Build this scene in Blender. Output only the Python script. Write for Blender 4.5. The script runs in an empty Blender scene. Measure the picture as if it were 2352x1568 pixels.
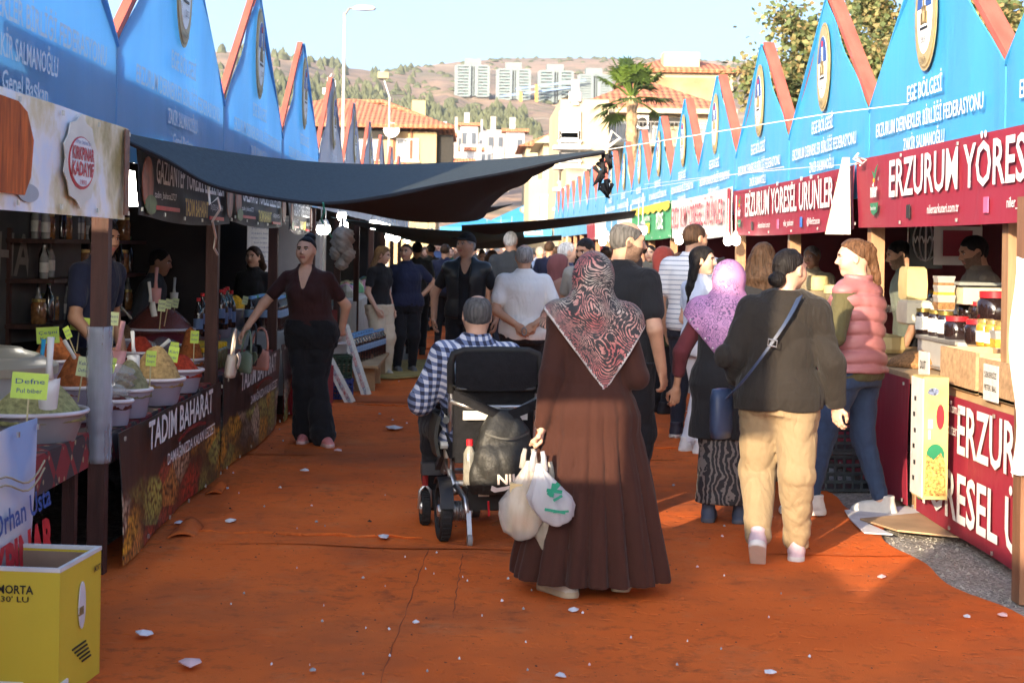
import bpy, bmesh, math, random
import numpy as np
from mathutils import Vector, Matrix, Quaternion
random.seed(7)
R = math.radians
sc = bpy.context.scene
COL = sc.collection

# ------------------------------------------------------------ camera, sky, sun, exposure
FPX, EYE, ROLL, VPU, VPV = 1600.0, 1.62, R(0.9), 478.0, 248.0
cam_data = bpy.data.cameras.new('camera'); cam = bpy.data.objects.new('camera', cam_data); COL.objects.link(cam)
cr, sr = math.cos(ROLL), math.sin(ROLL)
cam.matrix_world = Matrix(((cr, -sr, 0, 0), (0, 0, -1, 0), (sr, cr, 0, EYE), (0, 0, 0, 1)))
cam_data.sensor_width = 36; cam_data.lens = FPX * 36 / 1024
cam_data.shift_x = (512 - VPU) / 1024; cam_data.shift_y = -(341.4 - VPV) / 1024
cam_data.clip_start = 0.1; cam_data.clip_end = 9000
cam_data.dof.use_dof = True; cam_data.dof.focus_distance = 9.5; cam_data.dof.aperture_fstop = 7
sc.camera = cam

SUN_AZ, SUN_EL = 27.0, 14.0        # degrees: how far left of straight behind the camera, and above the horizon
to_sun = Vector((-math.sin(R(SUN_AZ)) * math.cos(R(SUN_EL)), -math.cos(R(SUN_AZ)) * math.cos(R(SUN_EL)), math.sin(R(SUN_EL))))
world = bpy.data.worlds.new('World'); sc.world = world; world.use_nodes = True
wn = world.node_tree; wn.nodes.clear()
wo = wn.nodes.new('ShaderNodeOutputWorld'); bg = wn.nodes.new('ShaderNodeBackground'); sky = wn.nodes.new('ShaderNodeTexSky')
sky.sky_type = 'NISHITA'; sky.sun_disc = False; sky.sun_elevation = R(SUN_EL)
sky.sun_rotation = math.atan2(to_sun.x, to_sun.y)
sky.air_density = 0.7; sky.dust_density = 4.0; sky.ozone_density = 3.0
bg.inputs['Strength'].default_value = 0.15
wn.links.new(sky.outputs[0], bg.inputs[0]); wn.links.new(bg.outputs[0], wo.inputs[0])
sl = bpy.data.lights.new('sun', 'SUN'); sl.energy = 3.6; sl.angle = R(0.5); sl.color = (1.0, 0.80, 0.55)
so = bpy.data.objects.new('sun', sl); COL.objects.link(so); so.location = to_sun * 50
so.rotation_euler = to_sun.to_track_quat('Z', 'Y').to_euler()
sc.view_settings.view_transform = 'Standard'; sc.view_settings.look = 'None'
sc.view_settings.exposure = 1.9; sc.view_settings.gamma = 1.0; sc.view_settings.use_curve_mapping = False
sc.cycles.max_bounces = 6; sc.cycles.diffuse_bounces = 3; sc.cycles.glossy_bounces = 2; sc.cycles.transmission_bounces = 4
sc.cycles.transparent_max_bounces = 10; sc.cycles.caustics_reflective = False; sc.cycles.caustics_refractive = False
sc.cycles.sample_clamp_indirect = 4

# ------------------------------------------------------------ survey helpers (a sighting in the photo, 2352 px wide, at depth Y)
def at(x, y, Y):
    u, v = x / 2.2969 - VPU, y / 2.2969 - VPV
    return Vector(((u * cr + v * sr) / FPX * Y, Y, EYE - (-u * sr + v * cr) / FPX * Y))
def gnd(x, y, z=0.0):
    u, v = x / 2.2969 - VPU, y / 2.2969 - VPV
    Y = FPX * (EYE - z) / (-u * sr + v * cr)
    return Vector(((u * cr + v * sr) / FPX * Y, Y, z))
def onx(x, y, X):      # sighting of a point on the plane x = X
    u, v = x / 2.2969 - VPU, y / 2.2969 - VPV
    Y = X * FPX / (u * cr + v * sr)
    return Vector((X, Y, EYE - (-u * sr + v * cr) / FPX * Y))

# ------------------------------------------------------------ scene helpers
def props(o, label=None, cat=None, group=None, kind=None):
    for k, v in (('label', label), ('category', cat), ('group', group), ('kind', kind)):
        if v: o[k] = v
    return o
def link(name, me, parent=None, loc=None, rz=0, scale=None):
    o = bpy.data.objects.new(name, me); COL.objects.link(o)
    if parent is not None: o.parent = parent
    if loc is not None: o.location = loc
    if rz: o.rotation_euler = (0, 0, rz)
    if scale is not None: o.scale = scale if hasattr(scale, '__len__') else (scale,) * 3
    return o
def thing(name, label, cat, loc=(0, 0, 0), rz=0, group=None, rot=None):
    o = bpy.data.objects.new(name, None); COL.objects.link(o); o.location = loc
    o.rotation_euler = rot if rot else (0, 0, rz); o.empty_display_size = 0.2
    return props(o, label, cat, group)
def copy_tree(o, parent=None, loc=None, rz=None, label=None):
    c = o.copy(); COL.objects.link(c)
    if parent is not None: c.parent = parent
    if loc is not None: c.location = loc
    if rz is not None: c.rotation_euler = (0, 0, rz)
    if label: c['label'] = label
    for ch in list(o.children): copy_tree(ch, c)
    return c
def smooth(me, ang=None):
    me.polygons.foreach_set('use_smooth', [True] * len(me.polygons)); 
    if ang:
        try: me.set_sharp_from_angle(angle=R(ang))
        except Exception: pass
    me.update()

class MB:
    """collects simple solids into one mesh"""
    def __init__(s): s.v = []; s.f = []; s.m = []; s.mats = []; s.cur = 0
    def use(s, mat):
        if mat not in s.mats: s.mats.append(mat)
        s.cur = s.mats.index(mat); return s
    def raw(s, vs, fs):
        b = len(s.v); s.v += [tuple(p) for p in vs]; s.f += [tuple(i + b for i in f) for f in fs]; s.m += [s.cur] * len(fs); return s
    def box(s, c, d, M=None):
        x, y, z = d[0] / 2, d[1] / 2, d[2] / 2
        vs = [Vector((i * x, j * y, k * z)) for i in (-1, 1) for j in (-1, 1) for k in (-1, 1)]
        if M is not None: vs = [M @ p for p in vs]
        vs = [p + Vector(c) for p in vs]
        return s.raw(vs, [(0, 1, 3, 2), (4, 6, 7, 5), (0, 4, 5, 1), (2, 3, 7, 6), (0, 2, 6, 4), (1, 5, 7, 3)])
    def bar(s, a, b, w, t=None, up=(0, 0, 1)):
        a, b = Vector(a), Vector(b); t = t or w; d = (b - a); L = d.length; d.normalize()
        up = Vector(up)
        if abs(d.dot(up)) > .98: up = Vector((0, 1, 0))
        sx = d.cross(up).normalized(); sy = sx.cross(d).normalized()
        vs = [p + sx * i * w / 2 + sy * j * t / 2 for p in (a, b) for i in (-1, 1) for j in (-1, 1)]
        return s.raw(vs, [(0, 1, 3, 2), (4, 6, 7, 5), (0, 4, 5, 1), (2, 3, 7, 6), (0, 2, 6, 4), (1, 5, 7, 3)])
    def tube(s, pts, r, n=8, closed=False, flat=1.0, cap=True):
        pts = [Vector(p) for p in pts]; N = len(pts); rs = r if hasattr(r, '__len__') else [r] * N
        vs = []; prev = None
        for i, p in enumerate(pts):
            if closed: t = pts[(i + 1) % N] - pts[i - 1]
            else: t = pts[min(i + 1, N - 1)] - pts[max(i - 1, 0)]
            t.normalize()
            if prev is None:
                a = Vector((0, 0, 1)) if abs(t.z) < .9 else Vector((0, 1, 0)); nx = t.cross(a).normalized()
            else: nx = (prev - t * prev.dot(t)).normalized()
            prev = nx; ny = t.cross(nx)
            for k in range(n):
                a = 2 * math.pi * k / n; vs.append(p + nx * math.cos(a) * rs[i] + ny * math.sin(a) * rs[i] * flat)
        fs = []
        for i in range(N if closed else N - 1):
            j = (i + 1) % N
            for k in range(n): fs.append((i * n + k, i * n + (k + 1) % n, j * n + (k + 1) % n, j * n + k))
        if not closed and cap: fs += [tuple(range(n - 1, -1, -1)), tuple(range((N - 1) * n, N * n))]
        return s.raw(vs, fs)
    def lathe(s, prof, c=(0, 0, 0), n=20, sx=1, sy=1, M=None, wob=0):
        vs = []; c = Vector(c)
        for (r, z) in prof:
            for k in range(n):
                a = 2 * math.pi * k / n; q = 1 + wob * math.sin(3 * a + z * 9)
                p = Vector((r * math.cos(a) * sx * q, r * math.sin(a) * sy * q, z)); vs.append((M @ p if M is not None else p) + c)
        fs = []
        for i in range(len(prof) - 1):
            for k in range(n): fs.append((i * n + k, i * n + (k + 1) % n, (i + 1) * n + (k + 1) % n, (i + 1) * n + k))
        fs += [tuple(range(n - 1, -1, -1)), tuple(range((len(prof) - 1) * n, len(prof) * n))]
        return s.raw(vs, fs)
    def grid(s, P, nu, nv):      # P(u,v) -> point, open sheet
        vs = [P(i / nu, j / nv) for j in range(nv + 1) for i in range(nu + 1)]
        return s.raw(vs, [(j * (nu + 1) + i, j * (nu + 1) + i + 1, (j + 1) * (nu + 1) + i + 1, (j + 1) * (nu + 1) + i) for j in range(nv) for i in range(nu)])
    def sheet(s, P, nu, nv, t):  # sheet with thickness t along the normal (numerical)
        top = [[Vector(P(i / nu, j / nv)) for i in range(nu + 1)] for j in range(nv + 1)]
        def nrm(j, i):
            a = top[j][min(i + 1, nu)] - top[j][max(i - 1, 0)]; b = top[min(j + 1, nv)][i] - top[max(j - 1, 0)][i]
            n = a.cross(b); return n.normalized() if n.length > 1e-12 else Vector((0, 0, 1))
        W = nu + 1; K = W * (nv + 1)
        vs = [top[j][i] for j in range(nv + 1) for i in range(W)] + [top[j][i] - nrm(j, i) * t for j in range(nv + 1) for i in range(W)]
        fs = []
        for j in range(nv):
            for i in range(nu):
                q = (j * W + i, j * W + i + 1, (j + 1) * W + i + 1, (j + 1) * W + i); fs += [q, tuple(K + k for k in reversed(q))]
        rim = [(0, i) for i in range(nu)] + [(j, nu) for j in range(nv)] + [(nv, nu - i) for i in range(nu)] + [(nv - j, 0) for j in range(nv)]
        for a in range(len(rim)):
            p, q = rim[a], rim[(a + 1) % len(rim)]; i0, i1 = p[0] * W + p[1], q[0] * W + q[1]; fs.append((i1, i0, K + i0, K + i1))
        return s.raw(vs, fs)
    def prism(s, poly, axis, a, b):   # poly in the two other axes, extruded along axis from a to b
        def P(q, h):
            return {'x': (h, q[0], q[1]), 'y': (q[0], h, q[1]), 'z': (q[0], q[1], h)}[axis]
        n = len(poly); vs = [P(q, a) for q in poly] + [P(q, b) for q in poly]
        return s.raw(vs, [tuple(range(n - 1, -1, -1)), tuple(range(n, 2 * n))] + [(i, (i + 1) % n, n + (i + 1) % n, n + i) for i in range(n)])
    def mesh(s, name, mat=None, sm=None):
        me = bpy.data.meshes.new(name); me.from_pydata(s.v, [], s.f)
        if s.mats:
            for m in s.mats: me.materials.append(m)
            me.polygons.foreach_set('material_index', s.m)
        elif mat: me.materials.append(mat)
        bm = bmesh.new(); bm.from_mesh(me); bmesh.ops.recalc_face_normals(bm, faces=bm.faces); bm.to_mesh(me); bm.free()
        if sm: smooth(me, sm if sm > 1 else None)
        return me
    def build(s, name, mat=None, parent=None, sm=None, loc=None, rz=0):
        return link(name, s.mesh(name, mat, sm), parent, loc, rz)

# ------------------------------------------------------------ materials
_M = {}
def nodes(name):
    m = bpy.data.materials.new(name); m.use_nodes = True; nt = m.node_tree; b = nt.nodes['Principled BSDF']
    return m, nt, b
class NT:
    def __init__(s, nt): s.nt = nt
    def n(s, t, **kw):
        x = s.nt.nodes.new('ShaderNode' + t)
        for k, v in kw.items():
            if k in ('op', 'operation'): x.operation = v
            else: setattr(x, k, v)
        return x
    def l(s, a, b): s.nt.links.new(a, b)
    def coord(s, scale=(1, 1, 1), rot=(0, 0, 0), loc=(0, 0, 0), kind='Object'):
        t = s.n('TexCoord'); m = s.n('Mapping'); m.inputs['Scale'].default_value = scale; m.inputs['Rotation'].default_value = rot; m.inputs['Location'].default_value = loc
        s.l(t.outputs[kind], m.inputs[0]); return m.outputs[0]
    def noise(s, vec, scale, detail=3, rough=.55, dist=0):
        x = s.n('TexNoise'); x.inputs['Scale'].default_value = scale; x.inputs['Detail'].default_value = detail; x.inputs['Roughness'].default_value = rough; x.inputs['Distortion'].default_value = dist
        s.l(vec, x.inputs['Vector']); return x.outputs['Fac']
    def ramp(s, fac, stops, interp='LINEAR'):
        r = s.n('ValToRGB'); r.color_ramp.interpolation = interp; e = r.color_ramp.elements
        while len(e) < len(stops): e.new(0.5)
        for i, (p, c) in enumerate(stops): e[i].position = p; e[i].color = (*c, 1) if len(c) == 3 else c
        s.l(fac, r.inputs[0]); return r.outputs[0]
    def mix(s, fac, a, b, mode='MIX'):
        x = s.n('MixRGB', blend_type=mode)
        for i, q in ((0, fac), (1, a), (2, b)):
            if isinstance(q, (int, float)): x.inputs[i].default_value = q
            elif isinstance(q, tuple): x.inputs[i].default_value = (*q, 1) if len(q) == 3 else q
            else: s.l(q, x.inputs[i])
        return x.outputs[0]
    def math(s, op, a, b=0.0, c=None):
        x = s.n('Math', operation=op)
        for i, q in enumerate((a, b) if c is None else (a, b, c)):
            if isinstance(q, (int, float)): x.inputs[i].default_value = q
            else: s.l(q, x.inputs[i])
        return x.outputs[0]
    def bump(s, h, b, strength=.3, dist=.01):
        x = s.n('Bump'); x.inputs['Strength'].default_value = strength; x.inputs['Distance'].default_value = dist
        s.l(h, x.inputs['Height']); s.l(x.outputs[0], b.inputs['Normal'])
def mat(name, c, rough=.6, var=.15, vs=6, bump=0, bs=40, metal=0, spec=.3, trans=0, alpha=1, stretch=(1, 1, 1), emit=0, c2=None, sheen=0):
    """plain stuff with colour variation and fine relief; trans = cloth that lets light through"""
    if name in _M: return _M[name]
    m, nt, b = nodes(name); N = NT(nt)
    vec = N.coord(stretch)
    lo = tuple(x * (1 - var) for x in c); hi = c2 or tuple(min(1, x * (1 + var)) for x in c)
    col = N.ramp(N.noise(vec, vs, 4), [(.3, lo), (.7, hi)])
    N.l(col, b.inputs['Base Color']); b.inputs['Roughness'].default_value = rough; b.inputs['Metallic'].default_value = metal
    b.inputs['Specular IOR Level'].default_value = spec
    if sheen: b.inputs['Sheen Weight'].default_value = sheen
    if bump: N.bump(N.noise(vec, bs, 3), b, bump, .01)
    if emit: N.l(col, b.inputs['Emission Color']); b.inputs['Emission Strength'].default_value = emit
    out = nt.nodes['Material Output']
    if trans:
        t = N.n('BsdfTranslucent'); N.l(col, t.inputs[0]); mx = N.n('MixShader'); mx.inputs[0].default_value = trans
        N.l(b.outputs[0], mx.inputs[1]); N.l(t.outputs[0], mx.inputs[2]); N.l(mx.outputs[0], out.inputs[0])
    if alpha < 1: b.inputs['Alpha'].default_value = alpha
    _M[name] = m; return m
def cloth(name, c, var=.12, bump=.45, rough=.88):
    if name in _M: return _M[name]
    m, nt, b = nodes(name); N = NT(nt); v = N.coord(); w = N.coord((1, 1, .45), (.3, .2, 0))
    N.l(N.ramp(N.noise(v, 5, 6, .7), [(.3, tuple(x * (1 - var) for x in c)), (.7, tuple(min(1, x * (1 + var)) for x in c))]), b.inputs['Base Color']); b.inputs['Roughness'].default_value = rough; b.inputs['Specular IOR Level'].default_value = .15; b.inputs['Sheen Weight'].default_value = .08
    rd = N.math('ABSOLUTE', N.math('SUBTRACT', N.noise(w, 7, 2, .5, 1.2), .5)); h = N.math('ADD', N.math('MULTIPLY', rd, 2.0), N.math('MULTIPLY', N.noise(v, 300, 1), .05)); N.bump(N.math('ADD', h, N.math('MULTIPLY', N.noise(w, 24, 3, .6, .8), .35)), b, bump, .03); _M[name] = m; return m
def metal(name, c, rough=.35): return mat(name, c, rough, .1, 20, .05, 60, metal=.9)
def plastic(name, c, rough=.35, **k): return mat(name, c, rough, .06, 8, **k)

# ------------------------------------------------------------ lettering
_T = {}
def text_mesh(s, mt, depth=0.0, bold=0.0, spacing=1.0, align='CENTER'):
    key = (s, mt.name, depth, bold, spacing, align)
    if key in _T: return _T[key]
    c = bpy.data.curves.new('lettering', 'FONT'); c.body = s; c.align_x = align; c.align_y = 'CENTER'; c.size = 1; c.offset = bold; c.extrude = depth
    c.space_character = spacing; c.resolution_u = 2
    o = bpy.data.objects.new('tmp_text', c); COL.objects.link(o); bpy.context.view_layer.update()
    me = bpy.data.meshes.new_from_object(o.evaluated_get(bpy.context.evaluated_depsgraph_get()))
    bpy.data.objects.remove(o); bpy.data.curves.remove(c)
    me.name = 'lettering'; me.materials.clear(); me.materials.append(mt); _T[key] = me; return me
def letters(s, mt, parent, P, xdir, updir, w=None, h=.1, bold=0.0, spacing=1.0, align='CENTER', name='lettering', depth=.004):
    """text on a plane: P centre, xdir reading direction, updir up; w = total width, h = height of capitals"""
    me = text_mesh(s, mt, 0.0, bold, spacing, align)
    xs = [v.co.x for v in me.vertices]; wid = (max(xs) - min(xs)) or 1
    sx = w / wid if w else h / .72; sy = h / .72
    X, U = Vector(xdir).normalized(), Vector(updir).normalized(); Nn = X.cross(U)
    o = link(name, me, parent)
    o.matrix_local = Matrix(((X.x * sx, U.x * sy, Nn.x, P[0]), (X.y * sx, U.y * sy, Nn.y, P[1]), (X.z * sx, U.z * sy, Nn.z, P[2]), (0, 0, 0, 1)))
    return o
# ------------------------------------------------------------ bodies: signed distance fields meshed with surface nets
class SDF:
    def __init__(s, lo, hi, h):
        s.lo = np.array(lo, dtype=np.float32); s.h = h; n = np.maximum(np.ceil((np.array(hi) - s.lo) / h).astype(int) + 1, 4); s.n = n
        s.ax = [(s.lo[i] + h * np.arange(n[i], dtype=np.float32)) for i in range(3)]
        s.f = np.full(tuple(n), .3, dtype=np.float32)
    def xyz(s, sl=(slice(None),) * 3):
        return s.ax[0][sl[0]][:, None, None], s.ax[1][sl[1]][None, :, None], s.ax[2][sl[2]][None, None, :]
    def sl(s, lo, hi, pad):
        o = []
        for i in range(3):
            a = int(max(0, math.floor((lo[i] - pad - s.lo[i]) / s.h))); b = int(min(s.n[i], math.ceil((hi[i] + pad - s.lo[i]) / s.h) + 1))
            if a >= b: return None
            o.append(slice(a, b))
        return tuple(o)
    def put(s, sl, d, k, op='u'):
        f = s.f[sl]
        if op == 'u':
            if k > 0: hh = np.maximum(k - np.abs(f - d), 0) / k; s.f[sl] = np.minimum(f, d) - hh * hh * k * .25
            else: s.f[sl] = np.minimum(f, d)
        else:
            if k > 0: hh = np.maximum(k - np.abs(f + d), 0) / k; s.f[sl] = np.maximum(f, -d) + hh * hh * k * .25
            else: s.f[sl] = np.maximum(f, -d)
    def cone(s, a, b, r1, r2, k=.02, op='u'):
        a = np.array(a, dtype=np.float32); b = np.array(b, dtype=np.float32); r = max(r1, r2)
        sl = s.sl(np.minimum(a, b) - r, np.maximum(a, b) + r, k + 2 * s.h)
        if sl is None: return
        x, y, z = s.xyz(sl); d = b - a; L = float(d @ d) + 1e-9
        t = np.clip(((x - a[0]) * d[0] + (y - a[1]) * d[1] + (z - a[2]) * d[2]) / L, 0, 1)
        q = np.sqrt((x - a[0] - t * d[0]) ** 2 + (y - a[1] - t * d[1]) ** 2 + (z - a[2] - t * d[2]) ** 2) - (r1 + (r2 - r1) * t)
        s.put(sl, q, k, op)
    def ell(s, c, r, k=.02, op='u', M=None):
        r = np.array(r, dtype=np.float32); m = r if M is None else np.full(3, r.max()); c = np.array(c, dtype=np.float32)
        sl = s.sl(c - m, c + m, k + 2 * s.h)
        if sl is None: return
        x, y, z = s.xyz(sl); x, y, z = x - c[0], y - c[1], z - c[2]
        if M is not None: x, y, z = (M[0][0] * x + M[1][0] * y + M[2][0] * z, M[0][1] * x + M[1][1] * y + M[2][1] * z, M[0][2] * x + M[1][2] * y + M[2][2] * z)
        k0 = np.sqrt((x / r[0]) ** 2 + (y / r[1]) ** 2 + (z / r[2]) ** 2); k1 = np.sqrt((x / r[0] ** 2) ** 2 + (y / r[1] ** 2) ** 2 + (z / r[2] ** 2) ** 2) + 1e-6
        s.put(sl, k0 * (k0 - 1) / k1, k, op)
    def rings(s, rg, k=.03, pleat=None, ex=2.2):
        rg = sorted(rg); zs = [q[0] for q in rg]; x, y, z = s.xyz()
        zz = s.ax[2]; I = lambda j: np.interp(zz, zs, [q[j] for q in rg]).astype(np.float32)[None, None, :]
        cx, cy, a, b = I(1), I(2), I(3), I(4)
        px, py = (x - cx), (y - cy)
        if pleat:
            n, amp, z0, z1, ph = pleat; w = np.clip((z1 - zz) / (z1 - z0), 0, 1)[None, None, :]; an = np.arctan2(px, py)
            q = 1 + amp * w * (1.2 * np.abs(np.sin(n * .5 * an + ph + .5 * np.sin(2 * an + 1))) ** .45 - .9 + .3 * np.abs(np.sin(n * .8 * an + 1.3 + 1.5 * zz[None, None, :])))
            a = a * q; b = b * q
        d = ((np.abs(px / a) ** ex + np.abs(py / b) ** ex) ** (1 / ex) - 1) * np.minimum(a, b)
        d = np.maximum(d, np.maximum(zs[0] - z, z - zs[-1]))
        s.put((slice(None),) * 3, d.astype(np.float32), k)
    def half(s, n, p):   # keep the side where n.(q-p) < 0
        x, y, z = s.xyz(); s.f = np.maximum(s.f, (x - p[0]) * n[0] + (y - p[1]) * n[1] + (z - p[2]) * n[2])
    def keep(s, g): x, y, z = s.xyz(); s.f = np.maximum(s.f, g(x, y, z).astype(np.float32))
    def warp(s, amp, fr=22, seed=0, zst=1.0):
        x, y, z = s.xyz(); rg = np.random.RandomState(seed); d = np.zeros_like(s.f)
        lw = np.sin(fr * .33 * (x + .7 * y + .9 * z) + seed) + np.sin(fr * .27 * (z - .8 * x + .5 * y) + 2 * seed)
        for i in range(5):
            v = rg.normal(size=3); v /= np.linalg.norm(v); f = fr * (.5 + .7 * rg.rand()); ph = rg.rand() * 6
            q = np.abs(np.sin(f * .5 * (v[0] * x + v[1] * y + zst * v[2] * z) + ph + .9 * lw)); mk = .55 + .45 * np.sin(fr * .22 * (v[1] * x - v[2] * y + v[0] * z) + 3 * ph)
            d += (1 - 2.2 * (1 - q) ** 2.2) * mk
        s.f = s.f - (amp / 1.7) * (d - 1.4).astype(np.float32)
    def mesh(s):
        f = s.f; f[0], f[-1] = np.maximum(f[0], .01), np.maximum(f[-1], .01)
        f[:, 0], f[:, -1] = np.maximum(f[:, 0], .01), np.maximum(f[:, -1], .01); f[:, :, 0], f[:, :, -1] = np.maximum(f[:, :, 0], .01), np.maximum(f[:, :, -1], .01)
        ins = f < 0; n = f.shape; c = (n[0] - 1, n[1] - 1, n[2] - 1)
        def cor(A, i, j, k): return A[i:i + c[0], j:j + c[1], k:k + c[2]]
        cnt = np.zeros(c, np.int8); 
        for i in (0, 1):
            for j in (0, 1):
                for k in (0, 1): cnt += cor(ins, i, j, k)
        act = (cnt > 0) & (cnt < 8); idx = -np.ones(c, np.int64); ii = np.argwhere(act); 
        if len(ii) == 0: return np.zeros((0, 3)), np.zeros((0, 4), int)
        idx[act] = np.arange(len(ii))
        ps = np.zeros((len(ii), 3), np.float64); w = np.zeros(len(ii))
        C = [(i, j, k) for i in (0, 1) for j in (0, 1) for k in (0, 1)]
        val = {q: f[ii[:, 0] + q[0], ii[:, 1] + q[1], ii[:, 2] + q[2]] for q in C}
        for a in C:
            for ax in range(3):
                if a[ax] == 0:
                    b = list(a); b[ax] = 1; b = tuple(b); va, vb = val[a], val[b]; m = (va < 0) != (vb < 0)
                    t = np.where(m, va / np.where(m, va - vb, 1), 0); p = np.array(a, float)[None, :] + np.zeros((len(ii), 3)); p[:, ax] = t
                    ps += np.where(m[:, None], p, 0); w += m
        V = s.lo[None, :] + s.h * (ii + ps / np.maximum(w, 1)[:, None])
        Q = []
        for ax in range(3):
            o1, o2 = (ax + 1) % 3, (ax + 2) % 3
            A = [slice(1, n[t] - 1) for t in range(3)]; A[ax] = slice(0, n[ax] - 1); B = list(A); B[ax] = slice(1, n[ax])
            a, b = ins[tuple(A)], ins[tuple(B)]; e = np.argwhere(a != b)
            if len(e) == 0: continue
            off = np.array([1, 1, 1]); off[ax] = 0; base = e + off; fl = a[e[:, 0], e[:, 1], e[:, 2]]
            def ix(d1, d2):
                q = base.copy(); q[:, o1] += d1; q[:, o2] += d2; return idx[q[:, 0], q[:, 1], q[:, 2]]
            q = np.stack([ix(-1, -1), ix(0, -1), ix(0, 0), ix(-1, 0)], 1); q[~fl] = q[~fl][:, ::-1]; Q.append(q)
        return V, np.concatenate(Q)

def np_mesh(name, parts, mats):
    """parts: list of (V, Q, material index array or int)"""
    Vs, Qs, Ms, b = [], [], [], 0
    for V, Q, mi in parts:
        if len(V) == 0: continue
        Vs.append(V); Qs.append(Q + b); b += len(V); Ms.append(np.full(len(Q), mi) if np.isscalar(mi) else mi)
    V = np.concatenate(Vs).astype(np.float32); Q = np.concatenate(Qs).astype(np.int32); Mi = np.concatenate(Ms).astype(np.int32)
    me = bpy.data.meshes.new(name); me.vertices.add(len(V)); me.vertices.foreach_set('co', V.ravel())
    me.loops.add(Q.size); me.loops.foreach_set('vertex_index', Q.ravel()); me.polygons.add(len(Q))
    me.polygons.foreach_set('loop_start', np.arange(0, Q.size, 4, dtype=np.int32)); me.polygons.foreach_set('loop_total', np.full(len(Q), 4, np.int32))
    for m in mats: me.materials.append(m)
    me.polygons.foreach_set('material_index', Mi); me.polygons.foreach_set('use_smooth', np.ones(len(Q), bool)); me.update(calc_edges=True); me.validate()
    return me
def xf(V, M):
    M = np.array(M); return V @ M[:3, :3].T + M[:3, 3]

SKIN = {k: mat('skin_' + k, c, .5, .1, 14, .08, 120, spec=.35) for k, c in
        dict(light=(.62, .37, .26), mid=(.50, .28, .18), tan=(.40, .21, .13)).items()}
HAIRC = {k: mat('hair_' + k, c, .5, .5, 70, 1.0, 110, stretch=(1, 1, .10), spec=.12) for k, c in
         dict(black=(.012, .010, .010), brown=(.045, .025, .015), blond=(.20, .12, .06), auburn=(.11, .055, .028), grey=(.30, .29, .28), white=(.55, .54, .52), salt=(.10, .095, .09)).items()}
LIP = mat('lips', (.36, .13, .11), .4); EYEW = mat('eye_white', (.7, .68, .65), .2); IRIS = mat('iris', (.02, .012, .01), .15); STUB = mat('stubble', (.17, .105, .075), .8, .3, 90)
BEARD = HAIRC['black']

def head_sdf(h, fem=False, fat=1.0, face=True):
    S = SDF((-.10, -.125, -.21), (.10, .135, .125), h)
    j = .93 if fem else 1.0
    S.ell((0, -.010, .014), (.076, .097, .093), 0)
    S.ell((0, .020, -.045), (.058 * j * fat, .066, .068), .035); S.cone((0, .058, -.094), (0, .05, -.09), .021 * j, .022, .03)
    for q in (-1, 1): S.ell((q * .036 * fat, .048, -.030), (.028, .030, .034), .03)
    S.ell((0, .076, .024), (.050, .014, .012), .02)
    S.cone((0, .082, .012), (0, .104, -.026), .007, .0115 * j, .014); S.cone((-.012, .092, -.032), (.012, .092, -.032), .007, .007, .01)
    if face:
        for q in (-1, 1):
            S.ell((q * .031, .096, .003), (.017, .016, .011), .012, 's'); S.ell((q * .031, .071, .003), (.015, .0145, .011), .004)
        S.ell((0, .080, -.057), (.022, .010, .0055), .008); S.ell((0, .079, -.066), (.019, .010, .006), .008)
    for q in (-1, 1):
        S.ell((q * .077, -.008, -.010), (.008, .018, .030), .008); S.ell((q * .082, .0, -.008), (.005, .009, .016), .006, 's')
    S.cone((0, -.018, -.055), (0, -.040, -.20), .048 if fem else .054, .050 if fem else .06, .03)
    return S
def head_mats(V, Q, spec):
    c = V[Q].mean(1); x, y, z = np.abs(c[:, 0]), c[:, 1], c[:, 2]; m = np.zeros(len(Q), int)
    if spec.get('beard'): m[(z < -.030 + .5 * np.maximum(0, .045 - y)) & (y > -.02) & (z > -.125) & ~((x < .028) & (y > .07) & (z > -.044))] = 5
    m[(x < .024) & (y > .074) & (z > -.072) & (z < -.051)] = 1
    m[(x > .013) & (x < .047) & (y > .05) & (z > .0165 - .08 * (x - .03) ** 2 / .0004 * .05) & (z < .0265)] = 4
    e = (np.abs(x - .031) < .0135) & (np.abs(z - .003) < .0050) & (y > .055); m[e] = 2
    m[e & (np.abs(x - .030) < .0065)] = 3; m[(np.abs(x - .031) < .016) & (z > .0075) & (z < .0125) & (y > .055)] = 3
    return m

HAND = {}
def hand_mesh(curl, h=.0042):
    key = (round(curl, 2), h)
    if key in HAND: return HAND[key]
    S = SDF((-.065, -.045, -.075), (.065, .205, .05), h)
    S.cone((0, -.035, 0), (0, .01, 0), .024, .026, .02); S.ell((0, .045, 0), (.040, .052, .014), .02)
    for i, (x0, L) in enumerate(((-.029, .068), (-.010, .078), (.010, .072), (.028, .056))):
        p = np.array([x0, .085 - .006 * abs(i - 1.2), 0.]); a = curl * .5 + .08; fan = x0 * 1.2
        for seg, (l, r) in enumerate(((.46, .0092), (.32, .0084), (.26, .0074))):
            q = p + L * l * np.array([math.sin(fan) * math.cos(a), math.cos(a) * math.cos(fan), -math.sin(a)]); S.cone(p, q, r, r * .93, .007); p = q; a += curl * (1.05 - .12 * seg) + .07
    p = np.array([-.026, .018, -.004])
    for q, r in (((-.052, .048, -.018), .0115), ((-.056 + curl * .022, .078, -.026 - curl * .012), .0095), ((-.052 + curl * .035, .10, -.032 - curl * .014), .008)):
        S.cone(p, q, r * 1.12, r, .01); p = np.array(q)
    HAND[key] = S.mesh(); return HAND[key]

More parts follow.
